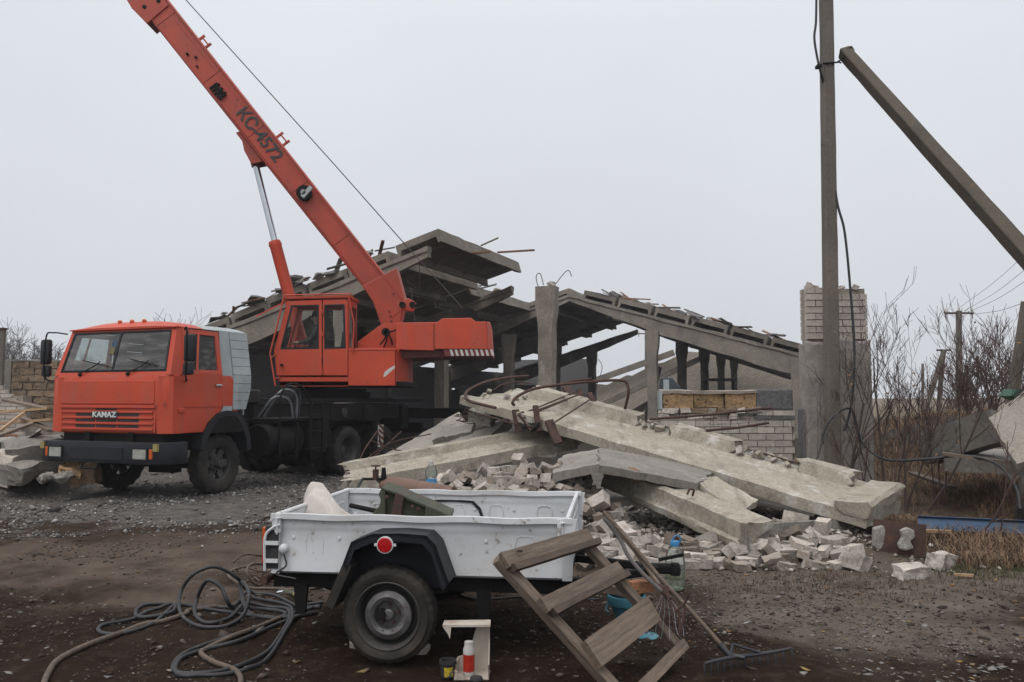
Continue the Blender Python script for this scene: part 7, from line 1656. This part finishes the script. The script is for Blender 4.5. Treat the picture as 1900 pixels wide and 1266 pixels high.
def tree(name, base, h, r, seed, label, cat='tree', group=None, mat_=None, levels=3, stems=1, lean=.0, spread=.6, nb=(3, 5), minr=.003, leaves=0, ratio=.6, dirs=None, wig=.2):
    rnd = random.Random(seed); grow.maxlev = levels; t = MB(); s = MB(); ends = []; base = Vector(base)
    for k in range(stems):
        d = Vector((rnd.gauss(0, .18)+lean, rnd.gauss(0, .18), 1)) if stems == 1 else Vector((rnd.gauss(0, .35)+lean, rnd.gauss(0, .25), 1))
        if dirs: d = Vector(dirs[k])
        grow(t, s, base+Vector((rnd.gauss(0, .08), rnd.gauss(0, .08), -.05)) if stems > 1 else base-Vector((0, 0, .05)), d, h*(.55 if stems == 1 else .62)*(rnd.uniform(.7, 1.15) if stems > 1 else 1)*(d.length if dirs else 1), r*(1 if stems == 1 else rnd.uniform(.6, 1.1)), 0, rnd, wig, nb, .25, minr, ends, spread, ratio)
    root = wroot(name, base, label, cat, group)
    t.build('trunk', mat_ or M_BARK, root, 60); s.build('crown', mat_ or M_BARK, root, 60)
    if leaves:
        l = MB()
        for _ in range(leaves):
            p = rnd.choice(ends)+Vector([rnd.gauss(0, .04) for _ in range(3)]); q = Vector([rnd.gauss(0, 1) for _ in range(3)]).normalized()*.035; w_ = q.orthogonal().normalized()*.016
            l.add([p, p+q+w_, p+q*2, p+q-w_], [(0, 1, 2, 3)])
        l.build('dry_leaves', M_LEAFD, root)
    return root
def vegetation():
    # saplings at the right of the pier
    sp = [((1568, 868, 11.1), 3.2, .016, [(.42, 0, 1.15), (.2, .1, 1.0)], 'young bare sapling with tall fork right beside the pier'), ((1655, 868, 10.9), 3.1, .018, [(.02, 0, 1.25), (.34, .1, 1.2), (-.28, .1, 1.05)], 'tallest dark bare shrub rising in the middle right of the pier'), ((1690, 872, 10.7), 2.7, .016, [(.72, 0, 1.0), (.36, 0, 1.2), (.12, .2, 1.0)], 'bare shrub sweeping to the right over the grass'), ((1625, 872, 10.8), 2.7, .013, [(.1, .0, 1.2), (-.1, 0, 1.1)], 'thin bare shrub low against the pier'), ((1735, 850, 11.6), 2.2, .012, [(.3, 0, 1.1), (-.2, 0, 1.0), (.05, 0, 1.2)], 'reddish bare shrub further right in the grass')]
    for i, (b, h, r, dirs, lb) in enumerate(sp):
        p = W(*b); p.z = gzf(p.x, p.y); tree('bare_shrub', p, h, r, 31+i, lb, 'shrub', 'bare shrubs by the pier', M_BARKR if i in (3, 4) else M_BARK, 3, len(dirs), 0, .45, (4, 5), .0026, 14 if i in (0, 2) else 0, .45, dirs, .1)
    p = W(1840, 880, 9.3); p.z = gzf(p.x, p.y); tree('bare_shrub', p, 1.7, .012, 52, 'slender reddish shrub before the leaning tan panel', 'shrub', 'bare shrubs by the pier', M_BARKR, 2, 2, .05, .6, (3, 5), .0025)
    p = W(1500, 850, 11.0); p.z = gzf(p.x, p.y)+.2; tree('bare_shrub', p, 2.6, .012, 56, 'pale thin whips standing before the left edge of the pier', 'shrub', 'bare shrubs by the pier', M_BARKG, 2, 2, -.1, .5, (2, 4), .0025)
    # thicket in the distance on the right
    rnd = random.Random(2)
    for i, (u, v, D, h) in enumerate(((1800, 770, 24, 3.3), (1835, 770, 23, 3.9), (1868, 768, 24, 3.6), (1900, 768, 22, 3.4), (1770, 772, 26, 3.0), (1925, 768, 23, 3.6), (1740, 775, 28, 2.6))):
        p = W(u, v, D); p.z = gzf(p.x, p.y); tree('thicket_shrub', p, h, .035, 70+i, ['far thicket shrub %s' % q for q in ('second from its left edge', 'tallest in the middle of the clump', 'right of the tallest one', 'at the right picture edge', 'low at the left of the clump', 'cut by the right picture edge', 'smallest, beside the far power pole')][i]+' behind the debris', 'shrub', 'distant thicket', M_BARKR, 3, 6, 0, .42, (3, 5), .006, 0, .55)
    # trees beyond the yard on the left
    for i, (u, D, h) in enumerate(((12, 60, 8.0), (40, 62, 7.0), (78, 58, 6.2), (105, 64, 6.0), (-20, 58, 8.5), (128, 66, 5.4))):
        p = W(u, 738, D); p.z = 0; tree('distant_tree', p, h*.95, .11, 90+i, ['bare tree at the far left above the stone wall', 'second bare tree above the stone wall', 'broad bare tree above the middle of the stone wall', 'bare tree just left of the cab mirror', 'bare tree cut by the left picture edge', 'bare tree half hidden by the cab'][i], 'tree', 'distant trees on the left', M_BARKG, 4, 1, 0, .65, (4, 6), .014, 0, .62)
    for i, (u, D, h) in enumerate(((296, 55, 7.6), (335, 52, 7.8), (372, 50, 7.8))):
        p = W(u, 738, D); p.z = 0; tree('distant_tree', p, h, .1, 110+i, ['bare tree tip over the front of the cab roof', 'tallest bare tree tip over the sleeper cab', 'bare tree tip between sleeper cab and barn roof'][i], 'tree', 'distant trees behind the cab', M_BARKG, 3, 1, 0, .6, (3, 5), .014, 0, .62)
vegetation()
# ================================================================ FAR POLES AND WIRES
def far_pole(u, vb, vt, D, label, arm=True, w=.2, lean=0.0, name='power_pole'):
    a, b = W(u, vb, D), W(u+lean, vt, D); a.z = -.2
    r = wroot(name, (a.x, D, 0), label, 'pole'); MB().tube([a, b], [w*.6, w*.42], 8).build('shaft', M_POLE, r, 60)
    if arm:
        MB().bar(b+Vector((-.75, 0, -.12)), b+Vector((.75, 0, -.12)), .09, .09).build('crossarm', M_RUST, r)
        for x in (-.68, .68, 0): MB().lathe([(.05, -.05), (.06, 0), (.04, .06), (.05, .1), (0, .14)], 8, Matrix.Translation(b+Vector((x, 0, .0)))).build('insulator', M_WSTR, r)
        for x in (-.68, .68): MB().tube([b+Vector((x, 0, -.12)), b+Vector((x, 0, -.42))], .03, 5).build('hanger', M_RUST, r)
    return b
def poles():
    t = far_pole(1779, 778, 577, 42, 'far concrete power pole with a crossarm among the bare shrubs', True, .34)
    A, B = W(1697, 770, 34), W(1752, 650, 34); r = wroot('braced_pole', (W(1740, 760, 34).x, 34, 0), 'short far pole with a slanting brace behind the shrubs', 'pole')
    MB().tube([Vector((A.x, 34, -.2)), B], .11, 8).build('brace', M_POLE, r, 60); C = W(1740, 770, 34); MB().tube([Vector((C.x, 34.2, -.2)), W(1750, 650, 34.2)], .1, 8).build('shaft', M_POLE, r, 60); MB().bar(W(1738, 650, 34), W(1764, 650, 34), .07).build('crossarm', M_RUST, r)
    far_pole(1712, 770, 675, 60, 'thin distant pole just left of the braced pole', False, .22)
    a, b = W(1878, 745, 13.5), W(1905, 560, 13.2); r = wroot('leaning_post', (a.x, 13.5, 0), 'dark leaning post at the right edge above the tan panel', 'post'); MB().tube([a+(a-b)*1.2, b], [.1, .085], 8).build('post_shaft', M_POLE, r, 60)
    far_pole(1199, 700, 617, 75, 'thin distant pole seen through the gap in the barn', True, .32)
    ends = [(1795, 585, 42), (1900, 500, 26)]
    for i, (u, v, u2, v2) in enumerate(((1779, 572, 1905, 470), (1790, 577, 1905, 498), (1795, 580, 1905, 520), (1800, 584, 1905, 560))):
        m = W((u+u2)/2, (v+v2)/2+5, 34); o = MB().tube(bez([W(u, v, 42), m, W(u2, v2, 27)], 6), .010, 4).build('power_line', M_WIRE); tag(o, ['topmost power line leaving the far pole to the right', 'second power line from the top at the right edge', 'third power line from the top at the right edge', 'lowest power line at the right edge'][i], 'power line')
poles()
# ================================================================ HAZE
def haze():
    m = bpy.data.materials.new('haze'); m.use_nodes = True; t = m.node_tree; t.nodes.clear(); v = t.nodes.new('ShaderNodeVolumePrincipled')
    v.inputs['Density'].default_value = .0008; v.inputs['Color'].default_value = (.93, .95, 1, 1); v.inputs['Anisotropy'].default_value = .1
    o = t.nodes.new('ShaderNodeOutputMaterial'); t.links.new(v.outputs[0], o.inputs['Volume'])
    mb = MB().b2((-130, -20, -1.2), (130, 190, 12.5)).build('haze', m); tag(mb, 'thin even autumn haze over the yard', 'haze', kind='stuff')
haze()
